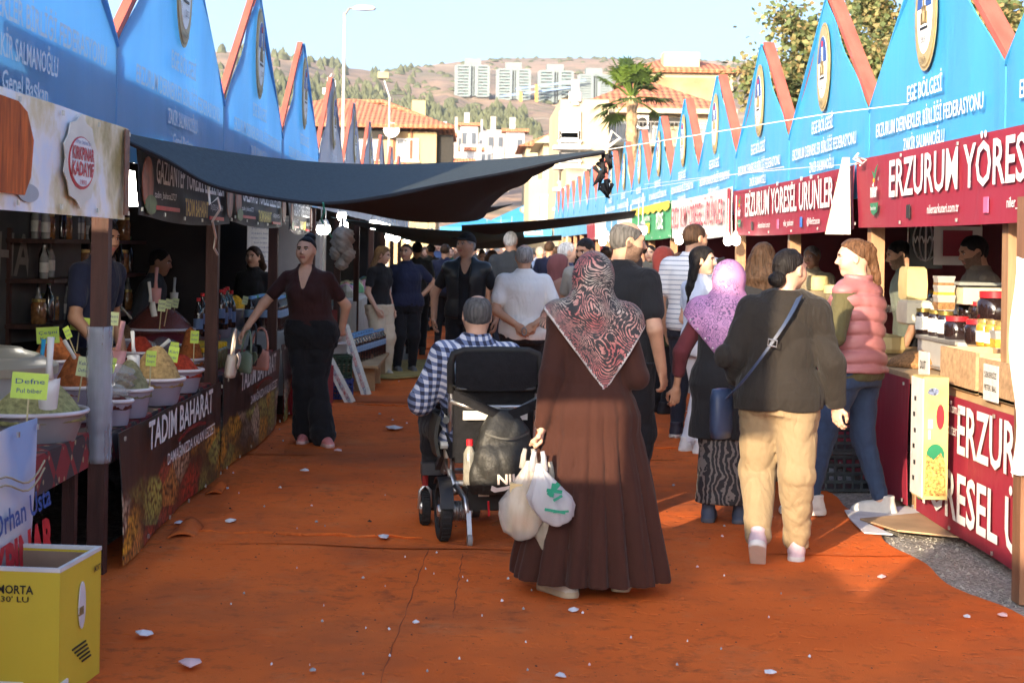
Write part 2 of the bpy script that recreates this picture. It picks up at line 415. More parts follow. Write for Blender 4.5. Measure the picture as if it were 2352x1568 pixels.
BASE = dict(sL=(-.172, 0, 1.355), sR=(.172, 0, 1.355), eL=(-.235, -.03, 1.10), eR=(.235, -.03, 1.10), wL=(-.245, .04, .855), wR=(.245, .04, .855),
            hL=(-.088, 0, .90), hR=(.088, 0, .90), kL=(-.095, .015, .49), kR=(.095, .015, .49), aL=(-.10, -.02, .09), aR=(.10, -.02, .09))
def person(label, loc, heading, h=1.70, pose=None, lean=(0, 0), weight=1.0, fem=False, bust=0, skin='mid', head=(0, 0, 0), hair=('short', 'black'), beard=0,
           top=None, bottom=None, extra=None, shoes=('shoe', (.02, .02, .025), (.02, .02, .02)), toes=(0, 0), hands=(.5, .5), res=.011, drop=0, group=None, far=False, name='person', palm=(None, None), layer=None, scarf=None, fatneck=1.0):
    """heading 0 looks away from the camera, positive turns left. drop lowers the pelvis (seated)."""
    s = h / 1.70; P = {k: np.array(v, float) for k, v in BASE.items()}; wd = weight
    lx, ly = lean
    def sh(z): t = (z - .92) / .48; return np.array([lx * t, ly * t, 0])
    for k in ('sL', 'sR', 'eL', 'eR', 'wL', 'wR'): P[k] = P[k] + sh(1.38) if k[0] == 's' else P[k] + sh(1.38) * (.9 if k[0] == 'e' else .7)
    for k in ('sL', 'sR'): P[k][0] *= (.93 if fem else 1.0) * (1 + .25 * (wd - 1))
    for k in ('eL', 'eR', 'wL', 'wR'): P[k][0] += .10 * (wd - 1) * (1 if P[k][0] > 0 else -1)
    for k in list(P): P[k][2] -= drop if k[0] in 'sewh' else 0
    for k, v in (pose or {}).items(): P[k] = np.array(v, float)
    for q in 'LR':      # keep limb lengths human: pull the elbow/knee to a fixed reach
        for (a, m, b, l1, l2, bend) in (('s' + q, 'e' + q, 'w' + q, .285, .255, None), ('h' + q, 'k' + q, 'a' + q, .42, .41, None)):
            A, Mm, B = P[a], P[m], P[b]; d = B - A; L = np.linalg.norm(d)
            if L > (l1 + l2) * .995: B = A + d / L * (l1 + l2) * .995; P[b] = B; d = B - A; L = np.linalg.norm(d)
            u = d / L; t = (l1 ** 2 - l2 ** 2 + L ** 2) / (2 * L); r = math.sqrt(max(l1 ** 2 - t ** 2, 1e-6)); o = Mm - A - u * ((Mm - A) @ u); no = np.linalg.norm(o)
            o = o / no if no > 1e-4 else np.array([0, -1., 0]) if a[0] == 's' else np.array([0, 1., 0]); P[m] = A + u * t + o * r
    root = thing(name, label, 'person', loc, heading, group)
    hip, wst, ch = (1.06, .97, .93) if fem else (1.0, 1.0, 1.0)
    T = [(.80, .155 * hip, .105), (.90, .170 * hip, .125), (.98, .160 * hip, .12), (1.06, .140 * wst, .108), (1.18, .152 * ch, .118), (1.28, .168 * ch, .122), (1.35, .165 * ch, .105), (1.40, .125 * ch, .08), (1.44, .068, .06), (1.48, .05, .05)]
    def wz(z): return 1 + (wd - 1) * float(np.interp(z, [.8, .95, 1.15, 1.38, 1.45], [.8, 1.15, 1.1, .5, .1]))
    def torso(la=0, z0=.80, fl=0, z1=1.48):
        o = []
        for z, a, b in T:
            if z0 - .001 <= z <= z1 + .001 or True:
                c = sh(max(z, .92)); f_ = fl * max(0, (1.2 - z)) ; o.append((z - drop, c[0], c[1] + .015 * (wd - 1) * (z < 1.3), a * wz(z) + la + f_, b * wz(z) * (1 + .35 * (wd - 1)) + la * .9 + f_ * .8))
        if z0 < .80: q = o[0]; o.insert(0, (z0 - drop, q[1], q[2], q[3] + fl * (.8 - z0), q[4] + fl * .8 * (.8 - z0)))
        return o
    def bustp(S, la):
        if bust or fem:
            for q in (-1, 1): c = sh(1.24) + np.array([q * .075, .085 * (wd ** .5) + .01 * bust, 1.235 - drop]); S.ell(c, (.062 + la, .052 + .02 * bust + la, .062 + la), .05)
    legr = (.088 * wd ** .7 * (1.05 if fem else 1), .058 * wd ** .5, .040)
    arm = (.050 * wd ** .6 * (.9 if fem else 1), .041 * wd ** .5 * (.92 if fem else 1), .030 * (.9 if fem else 1))
    pts = np.array(list(P.values())); lo, hi = pts.min(0) - .22, pts.max(0) + .22; lo[2] = min(lo[2], -.02); hi[2] = 1.50 - drop + .02
    lo[:2] = np.minimum(lo[:2], [-.33 * wd, -.3]); hi[:2] = np.maximum(hi[:2], [.33 * wd, .3])
    parts = []
    # --- body
    cv = -.012 if top else 0; S = SDF(lo, hi, res * 1.15); S.rings(torso(cv), .03); lg = -.012 if bottom else 0; sk = -.010 if top and top.get('sleeve', .55) > 1.5 else 0
    for q in 'LR':
        S.cone(sh(1.36) + np.array([0, 0, 1.37 - drop]) + (P['s' + q] - sh(1.36) - np.array([0, 0, 1.37 - drop])) * .5, P['s' + q], .062, .056, .05)
        S.cone(P['s' + q], P['e' + q], arm[0] - .004, arm[1] + sk, .03); S.cone(P['e' + q], P['w' + q], arm[1] + sk, arm[2] + sk * .4, .02)
        S.cone(P['h' + q], P['k' + q], legr[0] + lg, legr[1] + lg, .03); S.cone(P['k' + q], P['a' + q], legr[1] * .97 + lg, legr[2], .02)
    bustp(S, cv)
    V, Q = S.mesh(); parts.append((V * s, Q, 0))
    hy, hp, hr = [R(v) for v in head]
    HR = Matrix.Rotation(hy, 4, 'Z') @ Matrix.Rotation(hp, 4, 'X') @ Matrix.Rotation(hr, 4, 'Y')
    neck = Vector(sh(1.45)) + Vector((0, -.012, 1.455 - drop)); HM = Matrix.Translation(neck) @ HR @ Matrix.Translation((0, .03, .132))
    hres = .009 if far else .0052
    Hs = head_sdf(hres, fem, fatneck); V, Q = Hs.mesh(); parts.append((xf(V, HM) * s, Q, head_mats(V, Q, dict(beard=beard))))
    for i, q in enumerate('LR'):
        V, Q = hand_mesh(hands[i], .008 if far else .0042); d = P['w' + q] - P['e' + q]; d = Vector(d / np.linalg.norm(d)); 
        if palm[i] is not None and len(palm[i]) > 3: d = Vector(palm[i][3:6]).normalized()
        nz = Vector(palm[i][:3]) if palm[i] is not None else Vector((1 if q == 'R' else -1, 0, .1)); nz = (nz - d * nz.dot(d)).normalized(); nx = d.cross(nz)
        if q == 'R': V = V * np.array([1, 1, 1.])
        else: V = V * np.array([-1, 1, 1.]); Q = Q[:, ::-1]
        M = Matrix(((nx.x, d.x, nz.x, P['w' + q][0]), (nx.y, d.y, nz.y, P['w' + q][1]), (nx.z, d.z, nz.z, P['w' + q][2]), (0, 0, 0, 1)))
        parts.append((xf(V * (.94 if fem else 1.0), M) * s, Q, 0))
    hc = HAIRC[hair[1]] if hair else HAIRC['black']; brow = HAIRC['black'] if hair and hair[1] in ('black', 'brown', 'auburn', 'blond', 'salt') else HAIRC['grey']
    link('body', np_mesh('body', parts, [SKIN[skin], LIP, EYEW, IRIS, brow, STUB if beard == 1 else BEARD]), root)
    # --- hair, in head space
    kind = hair[0] if hair else None
    if kind:
        Hh = SDF((-.17, -.30, -.50), (.17, .14, .16), (.010 if far else .0062)); big = dict(short=.007, bald=.006, bun=.006, ponytail=.010, long=.013, curly=.04, buzz=.004).get(kind, .009)
        Hh.ell((0, -.012, .014), (.076 + big, .098 + big, .094 + big), 0)
        F = (0, .075, .058) if not fem else (0, .072, .062)
        if kind in ('bun', 'ponytail'): n = (0, .60, -.80); F = (0, .070, .077)
        elif fem: n = (0, .86, -.50)
        else: n = (0, .735, -.68)
        Hh.half(n, F)
        if not fem: Hh.keep(lambda x, y, z: -(z + .085) + 0 * x + 0 * y)
        Hh.ell((.078, .0, -.012), (.016, .024, .034), .004, 's'); Hh.ell((-.078, .0, -.012), (.016, .024, .034), .004, 's')
        if kind == 'bald': Hh.ell((0, .03, .118), (.062, .115, .062), .012, 's')
        if kind == 'bun': Hh.ell((0, -.085, .105) if len(hair) < 3 else hair[2], (.050, .048, .044), .012)
        if kind == 'ponytail':
            for i in range(7): Hh.cone((.01 * math.sin(i * 2.1), -.10 - .004 * i, .055 - .03 * i), (.008 * math.sin(i * 2.1 + 2), -.115 - .004 * i, .03 - .032 * i), .030 - .001 * i, .027 - .0015 * i, .02)
        if kind == 'long':
            L = hair[2] if len(hair) > 2 else .30; W = .075
            for i in range(-3, 4):
                x = i * W / 3; Hh.cone((x * 1.0, -.075 + .04 * (x / W) ** 2, 0), (x * 1.15, -.10 + .02 * (x / W) ** 2, -L * .55), .032, .034, .02); Hh.cone((x * 1.15, -.10 + .02 * (x / W) ** 2, -L * .55), (x * .95 + .012 * (i % 2), -.095, -L + .02 * abs(i % 2)), .034, .018, .02)
        if kind == 'curly':
            rg = np.random.RandomState(3)
            for i in range(60):
                a, b = rg.rand() * 6.28, rg.rand() * 2.3 - .75; c = np.array([math.cos(a) * math.cos(b) * .105, -.03 + math.sin(a) * math.cos(b) * .115, math.sin(b) * .12 - .03])
                if c[1] < .05: Hh.ell(c, (.034,) * 3, .01)
            for i in range(20): c = np.array([rg.uniform(-.1, .1), rg.uniform(-.14, -.06), rg.uniform(-.27, -.1)]); Hh.ell(c, (.036,) * 3, .015)
        Hh.warp(.002 if kind in ('bald', 'buzz') else .005 if kind != 'curly' else .008, 90 if not far else 50, 5, .25); V, Q = Hh.mesh(); 
        if len(V): link('hair', np_mesh('hair', [(xf(V, HM) * s, Q, 0)], [hc]), root)
    # --- top
    def garment(nm, sp, z1=1.452):
        la = sp.get('loose', .014); Sg = SDF(lo, hi, res); z0 = sp.get('hem', .86); zz1 = sp.get('neck', z1)
        Sg.rings([q for q in torso(la, min(z0, .80), sp.get('flare', 0)) if q[0] <= zz1 - drop + .03], .03, sp.get('pleat'))
        for q in 'LR':
            c0 = sh(1.37) + np.array([0, 0, 1.37 - drop])
            Sg.cone(c0 + (P['s' + q] - c0) * .45, P['s' + q], .058 + la * .6, .052 + la * .8, .05)
            sl_ = sp.get('sleeve', .55); A, B, C = P['s' + q], P['e' + q], P['w' + q]; ls = sp.get('arm', la)
            if sl_ > 0:
                t = min(1, sl_); Sg.cone(A, A + (B - A) * t, arm[0] + ls, arm[0] + (arm[1] - arm[0]) * t + ls * 1.1, .03)
                if sl_ > 1: t = sl_ - 1; Sg.cone(B, B + (C - B) * t, arm[1] + ls * 1.1, arm[1] + (arm[2] - arm[1]) * t + ls * sp.get('cuff', .8), .02)
        bustp(Sg, la * .7)
        if sp.get('hood'):
            c = sh(1.42) + np.array([0, -.085, 1.40 - drop]); 
            for a in np.linspace(-1.9, 1.9, 9): Sg.ell(c + np.array([math.sin(a) * .10, .085 - math.cos(a) * .085, -.05 * math.cos(a) + .01]), (.05, .045, .038), .04)
        if sp.get('collar'):
            for a in np.linspace(-2.6, 2.6, 15): Sg.cone(sh(1.45) + np.array([math.sin(a) * .064, -.005 - math.cos(a) * .062, 1.435 - drop]), sh(1.46) + np.array([math.sin(a) * .058, -.008 - math.cos(a) * .056, 1.47 - drop]), .010, .008, .012)
        Sg.half((0, 0, -1), (0, 0, z0 - drop)); 
        if sp.get('vneck'): Sg.cone(sh(1.36) + np.array([0, .15, 1.29 - drop]), sh(1.45) + np.array([0, .06, 1.49 - drop]), .02, .075, .005, 's')
        if sp.get('open'): Sg.keep(lambda x, y, z: np.where(y > 0, .055 - np.abs(x - lx), -1) + 0 * z)
        Sg.warp(sp.get('fold', .0045), sp.get('ff', 24), sp.get('seed', 2), .6)
        if sp.get('quilt'):
            x, y, z = Sg.xyz(); Sg.f = Sg.f + .018 * (1 - np.abs(np.sin((z + .012 * np.sin(14 * x)) * math.pi / .085))) ** 1.6
        V, Q = Sg.mesh(); return link(nm, np_mesh(nm, [(V * s, Q, 0)], [sp['mat']]), root)
    if top: garment(top.get('name', 'shirt'), top)
    if layer: garment(layer.get('name', 'jacket'), layer)
    # --- bottom
    if bottom:
        lb = bottom.get('loose', .016); Sb = SDF(lo, [hi[0], hi[1], 1.12 - drop], res); wz1 = min(1.02, max(min((g_ or {}).get('hem', .86) for g_ in (top, layer) if g_) + .05, .86)) if top else 1.02
        if bottom.get('kind') == 'skirt':
            z0 = bottom.get('hem', .1); fl = bottom.get('flare', .12); c0 = (P['aL'] + P['aR']) / 2; q = torso(lb)
            rg_ = [(z0, c0[0] * .8, c0[1] * .8, .17 + fl, .15 + fl), (.45, c0[0] * .5, c0[1] * .5, .16 + fl * .55, .14 + fl * .5)] + [t for t in q if t[0] <= wz1 - drop + .03]
            Sb.rings(rg_, .03, (bottom.get('n', 9), bottom.get('amp', .07), z0, .85, 0.4))
        else:
            Sb.rings([t for t in torso(lb) if t[0] <= 1.10 - drop], .03)
            for q in 'LR':
                Sb.cone(P['h' + q], P['k' + q], legr[0] + lb, legr[1] + lb * 1.2, .03); A, B = P['k' + q], P['a' + q]; e = bottom.get('end', .96); Sb.cone(A, A + (B - A) * e, legr[1] + lb * 1.2, legr[2] + lb * 1.3 + bottom.get('ankle', 0), .03)
            if drop > .2: pass
        if drop < .2: Sb.half((0, 0, 1), (0, 0, wz1))
        Sb.warp(bottom.get('fold', .005), 30, 4, 1.3); xx_, yy_, zz_ = Sb.xyz(); Sb.f = Sb.f + ((.55 * bottom.get('fold', .005)) * np.abs(np.sin(zz_ * 48 + 2 * np.sin(9 * xx_) + 5 * yy_)) * np.clip((.34 - zz_) / .15, 0, 1)).astype(np.float32); V, Q = Sb.mesh(); nm = bottom.get('name', 'trousers'); link(nm, np_mesh(nm, [(V * s, Q, 0)], [bottom['mat']]), root)
    # --- shoes
    if shoes:
        up = mat('shoe_%d_%d_%d' % tuple(int(v * 99) for v in shoes[1]), shoes[1], .6, .1, 20, .1); so_ = mat('sole_%d_%d_%d' % tuple(int(v * 99) for v in shoes[2]), shoes[2], .7, .1)
        for i, q in enumerate('LR'):
            Sf = SDF((-.07, -.11, -.02), (.07, .22, .14), .010 if far else .007)
            Sf.cone((0, -.045, .045), (0, .14, .035), .042, .034, .02); Sf.cone((0, -.03, .06), (0, -.035, .115), .040, .043, .03); Sf.cone((0, .0, .06), (0, .10, .045), .040, .036, .03)
            Sf.keep(lambda x, y, z: -(z - .002) + 0 * x + 0 * y); Sf.keep(lambda x, y, z: (z - .125) + 0 * x + 0 * y)
            Sf.cone((0, -.05, .018), (0, .15, .018), .047, .042, 0); Sf.keep(lambda x, y, z: -(z - .0) + 0 * x + 0 * y); V, Q = Sf.mesh()
            mi = (V[Q].mean(1)[:, 2] < .030).astype(int); a = P['a' + q]; tq = toes[i] if hasattr(toes[i], '__len__') else (toes[i], 0)
            M = Matrix.Translation((a[0], a[1], a[2])) @ Matrix.Rotation(R(tq[0]), 4, 'Z') @ Matrix.Rotation(R(tq[1]), 4, 'X') @ Matrix.Translation((0, 0, -.088))
            link('shoe', np_mesh('shoe', [(xf(V, M) * s, Q, mi)], [up, so_]), root)
    root['_s'] = s
    ctx = dict(P=P, s=s, HM=HM, sh=sh, torso=torso, root=root, lo=lo, hi=hi, res=res, drop=drop, arm=arm)
    if scarf: headscarf(ctx, **scarf)
    del root['_s']
    return ctx
def headscarf(ctx, m, tip=(0, .95), slope=.9, long=True, edge=None, vol=1.0, under=.0):
    """scarf round the head, falling over the shoulders to a point on the back"""
    P, s, HM, sh, drop = ctx['P'], ctx['s'], ctx['HM'], ctx['sh'], ctx['drop']; hi = list(ctx['hi']); hi[2] = 1.78 - drop
    lo = list(ctx['lo']); lo[2] = (tip[1] - .05) if long else 1.2 - drop
    S = SDF(lo, hi, .0085 if long else .011); hc = np.array(HM @ Vector((0, -.015, .005))); M3 = np.array(HM)[:3, :3]
    S.ell(hc, (.096 * vol, .116 * vol, .118), 0, M=M3); nk = sh(1.40) + np.array([0, -.02, 1.40 - drop])
    S.cone(hc + np.array([0, -.03, -.05]), nk, .082, .11, .05); S.cone(np.array(HM @ Vector((0, .05, -.10))), nk + np.array([0, .08, -.02]), .05, .07, .05)
    if long:
        C = SDF(lo, hi, S.h); C.rings([(z, a, b, c + .022, d + .03) for z, a, b, c, d in ctx['torso']()], .03)
        for q in 'LR':
            C.cone(nk, P['s' + q], .085, .085, .06); C.cone(P['s' + q], P['e' + q], .078, .066, .03)
        x, y, z = C.xyz(); zl = np.where(y < .03, tip[1] + slope * np.abs(x - tip[0]) + .35 * np.maximum(0, np.abs(x - tip[0]) - .12), 1.27 - drop + .5 * np.abs(x))
        C.f = np.maximum(C.f, zl - z); k = .03; hh = np.maximum(k - np.abs(S.f - C.f), 0) / k; S.f = np.minimum(S.f, C.f) - hh * hh * k * .25
    S.ell(np.array(HM @ Vector((0, .115, -.018))), (.062, .095, .082), .015, 's', M=M3)
    S.warp(.006, 22, 9, .35); V, Q = S.mesh(); mi = 0; mats = [m]
    if edge is not None:
        c = V[Q].mean(1); zl = np.where(c[:, 1] < .03, tip[1] + slope * np.abs(c[:, 0] - tip[0]) + .35 * np.maximum(0, np.abs(c[:, 0] - tip[0]) - .12), -9); mi = ((c[:, 2] - zl) < .014).astype(int); mats = [m, edge]
    link('headscarf', np_mesh('headscarf', [(V * s, Q, mi)], mats), ctx['root'])
# ------------------------------------------------------------ setting: ground, carpet, hills
XL, XR = -1.77, 2.80
L0, LP = 7.78, 3.27          # left row: first valley between gables, stall pitch
R0, RP = 8.53, 2.97          # right row
def ystart(side, j): return (L0 + LP * (j - 1)) if side < 0 else (R0 + RP * (j - 1))

def gravel_mat():
    m, nt, b = nodes('gravel'); N = NT(nt); v = N.coord()
    a = N.ramp(N.noise(v, 3, 5), [(.3, (.16, .14, .12)), (.7, (.30, .27, .23))]); vo = N.n('TexVoronoi'); vo.inputs['Scale'].default_value = 45; N.l(v, vo.inputs[0])
    c = N.mix(.5, a, N.ramp(vo.outputs['Color'], [(.2, (.10, .09, .08)), (.8, (.42, .39, .35))])); N.l(c, b.inputs['Base Color']); b.inputs['Roughness'].default_value = .95
    N.bump(vo.outputs['Distance'], b, .6, .02); return m
def carpet_mat():
    m, nt, b = nodes('orange_felt'); N = NT(nt); v = N.coord()
    big = N.noise(v, .7, 4); fine = N.noise(v, 170, 2); st = N.math('ADD', N.noise(v, 9, 5, .7), N.math('MULTIPLY', N.math('SUBTRACT', N.noise(v, .9, 3), .5), .35))
    c = N.ramp(big, [(.3, (.60, .110, .017)), (.7, (.75, .162, .03))]); c = N.mix(N.math('MULTIPLY', fine, .22), c, (.36, .07, .01))
    c = N.mix(N.ramp(st, [(.54, (0, 0, 0)), (.76, (.75, .75, .75))]), c, (.17, .05, .018))
    sp = N.math('MAXIMUM', N.noise(v, 32, 2, .5), N.math('SUBTRACT', N.noise(v, 90, 2, .5), .02)); c = N.mix(N.ramp(sp, [(.71, (0, 0, 0)), (.74, (.85, .85, .85))]), c, (.05, .022, .012))
    grime = N.noise(v, .55, 5, .65); c = N.mix(N.ramp(grime, [(.47, (0, 0, 0)), (.68, (.7, .7, .7))]), c, (.24, .075, .03)); dust = N.noise(v, 2.3, 6, .75); c = N.mix(N.ramp(dust, [(.55, (0, 0, 0)), (.80, (.45, .45, .45))]), c, (.48, .22, .10))
    N.l(c, b.inputs['Base Color']); b.inputs['Roughness'].default_value = .95; b.inputs['Specular IOR Level'].default_value = .15
    pit = N.ramp(N.noise(v, 13, 2, .5), [(.26, (0, 0, 0)), (.40, (1, 1, 1))]); N.bump(N.math('ADD', N.math('ADD', N.math('MULTIPLY', fine, .25), N.math('MULTIPLY', N.noise(v, 3, 2), .8)), N.math('MULTIPLY', pit, .6)), b, .6, .02); return m
CARPET = carpet_mat()
props(MB().box((0, 400, -.30), (2400, 1400, .5)).build('ground', gravel_mat()), kind='structure').location.z = .035
g = bpy.data.objects['ground']; g.location.z = 0.04   # top face at z = -0.01
# the carpet is laid in strips with ragged, slightly lifted edges
def carpet_edge(y): return 2.40 + .05 * math.sin(y * 2.1) + .04 * math.sin(y * 5.3 + 1) - .06 * max(0, 1 - abs(y - 9.2) / 1.2)
def lump(x, y): return .006 * math.sin(x * 3.1 + y * 1.3) * math.sin(y * 2.3) + .004 * math.sin(x * 7 + 2) * math.sin(y * 6.1) + .007
cm = MB()
strips = [(0.5, 5.05), (5.06, 8.62), (8.63, 12.35), (12.36, 16.6), (16.61, 22.3), (22.31, 30), (30.01, 44), (44.01, 66)]
for a, b in strips:
    def CP(u, v, a=a, b=b):
        y = a + (b - a) * v; x = -1.95 + (carpet_edge(y) + 1.95) * u
        e = max(0, 1 - (v * (b - a)) / .10) if a > 1 else 0; y -= .05 * e * (1 + .5 * math.sin(3 * x + a)); return (x, y, lump(x, y) + e * (.004 + .003 * math.sin(x * 2.3 + a)))
    cm.grid(CP, 46, max(12, int((b - a) * 9)))
props(cm.build('carpet', CARPET, sm=1), kind='structure')
# rolled-back lips of the carpet seams
for (p, q, r0) in (((440, 1226), (970, 1238), .014), ((820, 930), (955, 936), .010), ((1480, 1030), (1700, 1036), .009), ((960, 803), (1010, 803), .02)):
    a, b = gnd(*p), gnd(*q); n = 14; m = MB()
    m.tube([a.lerp(b, i / n) + Vector((0, .03 * math.sin(i * 1.7), .012 + .004 * math.sin(i * 2.3))) for i in range(n + 1)], [r0 * (.35 + .65 * math.sin(math.pi * min(1, (i + .6) / n))) for i in range(n + 1)], 7)
    props(m.build('carpet_fold', CARPET, sm=1), kind='structure')
for (p, w_) in (((425, 1228), .15), ((497, 1130), .10)):
    c = gnd(*p); m = MB(); m.sheet(lambda u, v: (c.x + (u - .5) * w_, c.y + (v - .5) * .30 + .05 * u, .01 + w_ * .42 * math.sin(math.pi * u) * (.35 + .65 * v)), 10, 6, .006)
    props(m.build('carpet_curl', CARPET, sm=1), kind='structure')

# hills
def hill_mat():
    m, nt, b = nodes('dry_hill'); N = NT(nt); v = N.coord()
    c = N.ramp(N.noise(v, .004, 8, .65), [(.30, (.15, .14, .09)), (.46, (.28, .19, .13)), (.58, (.36, .23, .155)), (.75, (.31, .17, .13))])
    c = N.mix(N.ramp(N.noise(v, .05, 6, .8), [(.50, (0, 0, 0)), (.62, (.75, .75, .75))]), c, (.10, .12, .055))
    tr = N.n('TexWave'); tr.inputs['Scale'].default_value = .004; tr.inputs['Distortion'].default_value = 9; tr.inputs['Detail'].default_value = 3; tr.bands_direction = 'Z'; N.l(v, tr.inputs[0])
    c = N.mix(N.ramp(tr.outputs['Fac'], [(.93, (0, 0, 0)), (.99, (.5, .5, .5))]), c, (.55, .42, .28))
    N.l(c, b.inputs['Base Color']); b.inputs['Roughness'].default_value = 1; N.bump(N.noise(v, .03, 6), b, .8, 8); return m
RIDX = [-900, -300, 300, 500, 620, 700, 800, 880, 960, 1050, 1150, 1300, 1450, 1600, 1740, 2000, 2600, 3300]
RIDY = [180, 150, 126, 119, 122, 134, 156, 166, 155, 143, 135, 134, 135, 139, 140, 150, 165, 190]
NX_, NY_ = 170, 44
rg = np.random.RandomState(4); PH = rg.rand(12) * 6.28
def hillY(x, t):
    near = 900 if x < 860 else 900 + 500 * min(1, (x - 860) / 300)
    return 260 + (near - 260) * t ** 1.2
def hill_pt(x, t):
    yr = float(np.interp(x, RIDX, RIDY)); s = (1 - (1 - t) ** 1.5); ys = 400 + (yr - 400) * s
    w = math.sin(math.pi * min(1, t)) 
    ys += w * 7 * (math.sin(x * .013 + PH[0] + 5 * t) + .6 * math.sin(x * .031 + PH[1] - 9 * t) + .4 * math.sin(x * .07 + 14 * t)) + .8 * math.sin(x * .11 + 20 * t) + .6 * math.sin(x * .23)
    return at(x, ys, hillY(x, t))
hm = MB()
hm.grid(lambda u, v: hill_pt(-900 + 4200 * u, v * 1.0), NX_, NY_)
back = [hill_pt(-900 + 4200 * i / NX_, 1.0) for i in range(NX_ + 1)]
hm.grid(lambda u, v: back[int(round(u * NX_))] + Vector((0, 500 * v, -back[int(round(u * NX_))].z * v)), NX_, 2)
fr0 = [hill_pt(-900 + 4200 * i / NX_, 0.0) for i in range(NX_ + 1)]
hm.grid(lambda u, v: fr0[int(round(u * NX_))] + Vector((0, -150 * (1 - v), -(fr0[int(round(u * NX_))].z + 1) * (1 - v) ** 1.5)), NX_, 6)
props(hm.build('hill', hill_mat(), sm=1), kind='structure')
# the pine wood on the slopes: one mass
PINE = mat('pine_needles', (.085, .095, .05), .9, .4, .3); fm = MB(); rg = random.Random(5)
def pine(p, h, w):
    n = 6; a0 = rg.random() * 6
    vs = [p + Vector((math.cos(a0 + 6.283 * k / n) * w * (.8 + .4 * rg.random()), math.sin(a0 + 6.283 * k / n) * w, h * .12)) for k in range(n)]
    vs += [p + Vector((math.cos(a0 + 6.283 * k / n) * w * .75, math.sin(a0 + 6.283 * k / n) * w * .75, h * (.5 + .15 * rg.random()))) for k in range(n)] + [p + Vector((0, 0, h)), p]
    fm.raw(vs, [(k, (k + 1) % n, n + (k + 1) % n, n + k) for k in range(n)] + [(n + k, n + (k + 1) % n, 2 * n) for k in range(n)] + [((k + 1) % n, k, 2 * n + 1) for k in range(n)])
def screen_t(x, y):
    yr = float(np.interp(x, RIDX, RIDY)); s = max(0, min(1, (y - 400) / (yr - 400))); return 1 - (1 - s) ** (1 / 1.5)
for i in range(950):
    x = rg.uniform(490, 1240); q = rg.random()
    if q < .84: yc = float(np.interp(x, (480, 560, 700, 850, 1000, 1150, 1250), (232, 226, 223, 238, 264, 290, 300))); y = rg.gauss(yc, 11)          # diagonal wood
    elif q < .91: x = rg.uniform(500, 800); y = float(np.interp(x, RIDX, RIDY)) + abs(rg.gauss(0, 5))
    else: x = rg.uniform(500, 960); y = rg.uniform(140, 215)
    if y < float(np.interp(x, RIDX, RIDY)) + 1 or y > 330: continue
    t = screen_t(x, y); Y = hillY(x, t); k = Y / 700
    pine(hill_pt(x, t) - Vector((0, 0, 1)), rg.uniform(3, 6.5) * k ** .3, rg.uniform(1.3, 2.5) * k ** .3)
for i in range(260):
    x = rg.uniform(880, 1750); yr = float(np.interp(x, RIDX, RIDY)); t = 1 - rg.random() ** 1.4 * .55; pine(hill_pt(x, t) - Vector((0, 0, .6)), rg.uniform(1.5, 3), rg.uniform(2, 4))
props(fm.build('pine_wood', PINE), kind='stuff')

# ------------------------------------------------------------ far buildings
def tile_mat(nm, a, b_):
    m, nt, b = nodes(nm); N = NT(nt); v = N.coord(); w = N.n('TexWave'); w.inputs['Scale'].default_value = 1.1; w.inputs['Distortion'].default_value = .4; N.l(v, w.inputs[0])
    w2 = N.n('TexWave', bands_direction='Z'); w2.inputs['Scale'].default_value = 1.6; N.l(v, w2.inputs[0])
    c = N.ramp(N.noise(v, 2.5, 4), [(.3, a), (.7, b_)]); c = N.mix(N.math('MULTIPLY', w.outputs['Fac'], .35), c, tuple(x * .55 for x in a)); N.l(c, b.inputs['Base Color'])
    b.inputs['Roughness'].default_value = .85; N.bump(N.math('ADD', w.outputs['Fac'], w2.outputs['Fac']), b, .7, .08); return m
TILE = tile_mat('roof_tiles', (.46, .155, .075), (.58, .22, .12)); PLY = mat('plaster_yellow', (.44, .33, .18), .9, .08, .5, .1, 8); PLC = mat('plaster_cream', (.46, .38, .25), .9, .1, .4, .1, 8)
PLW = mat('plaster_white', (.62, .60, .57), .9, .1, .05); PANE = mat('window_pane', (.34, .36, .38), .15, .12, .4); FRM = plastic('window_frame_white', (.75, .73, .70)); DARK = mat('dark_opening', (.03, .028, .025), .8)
RAIL = metal('rail', (.3, .28, .25)); BRICKP = mat('bare_brick_patch', (.42, .24, .13), .95, .25, 1.2, .3, 12); EAVE = mat('eave_board', (.46, .38, .26), .8); SHUT = mat('roller_shutter', (.55, .53, .48), .7)
def hip_roof(mb, x0, x1, y0, y1, z, h, over=.5, ridge=.5):
    x0 -= over; x1 += over; y0 -= over; y1 += over; ym = (y0 + y1) / 2; d = min((y1 - y0) / 2, (x1 - x0) * ridge * .98)
    vs = [(x0, y0, z), (x1, y0, z), (x1, y1, z), (x0, y1, z), (x0 + d, ym, z + h), (x1 - d, ym, z + h), (x0, y0, z - .18), (x1, y0, z - .18), (x1, y1, z - .18), (x0, y1, z - .18)]
    mb.raw(vs, [(0, 1, 5, 4), (1, 2, 5), (2, 3, 4, 5), (3, 0, 4), (6, 7, 1, 0), (7, 8, 2, 1), (8, 9, 3, 2), (9, 6, 0, 3), (9, 8, 7, 6)])
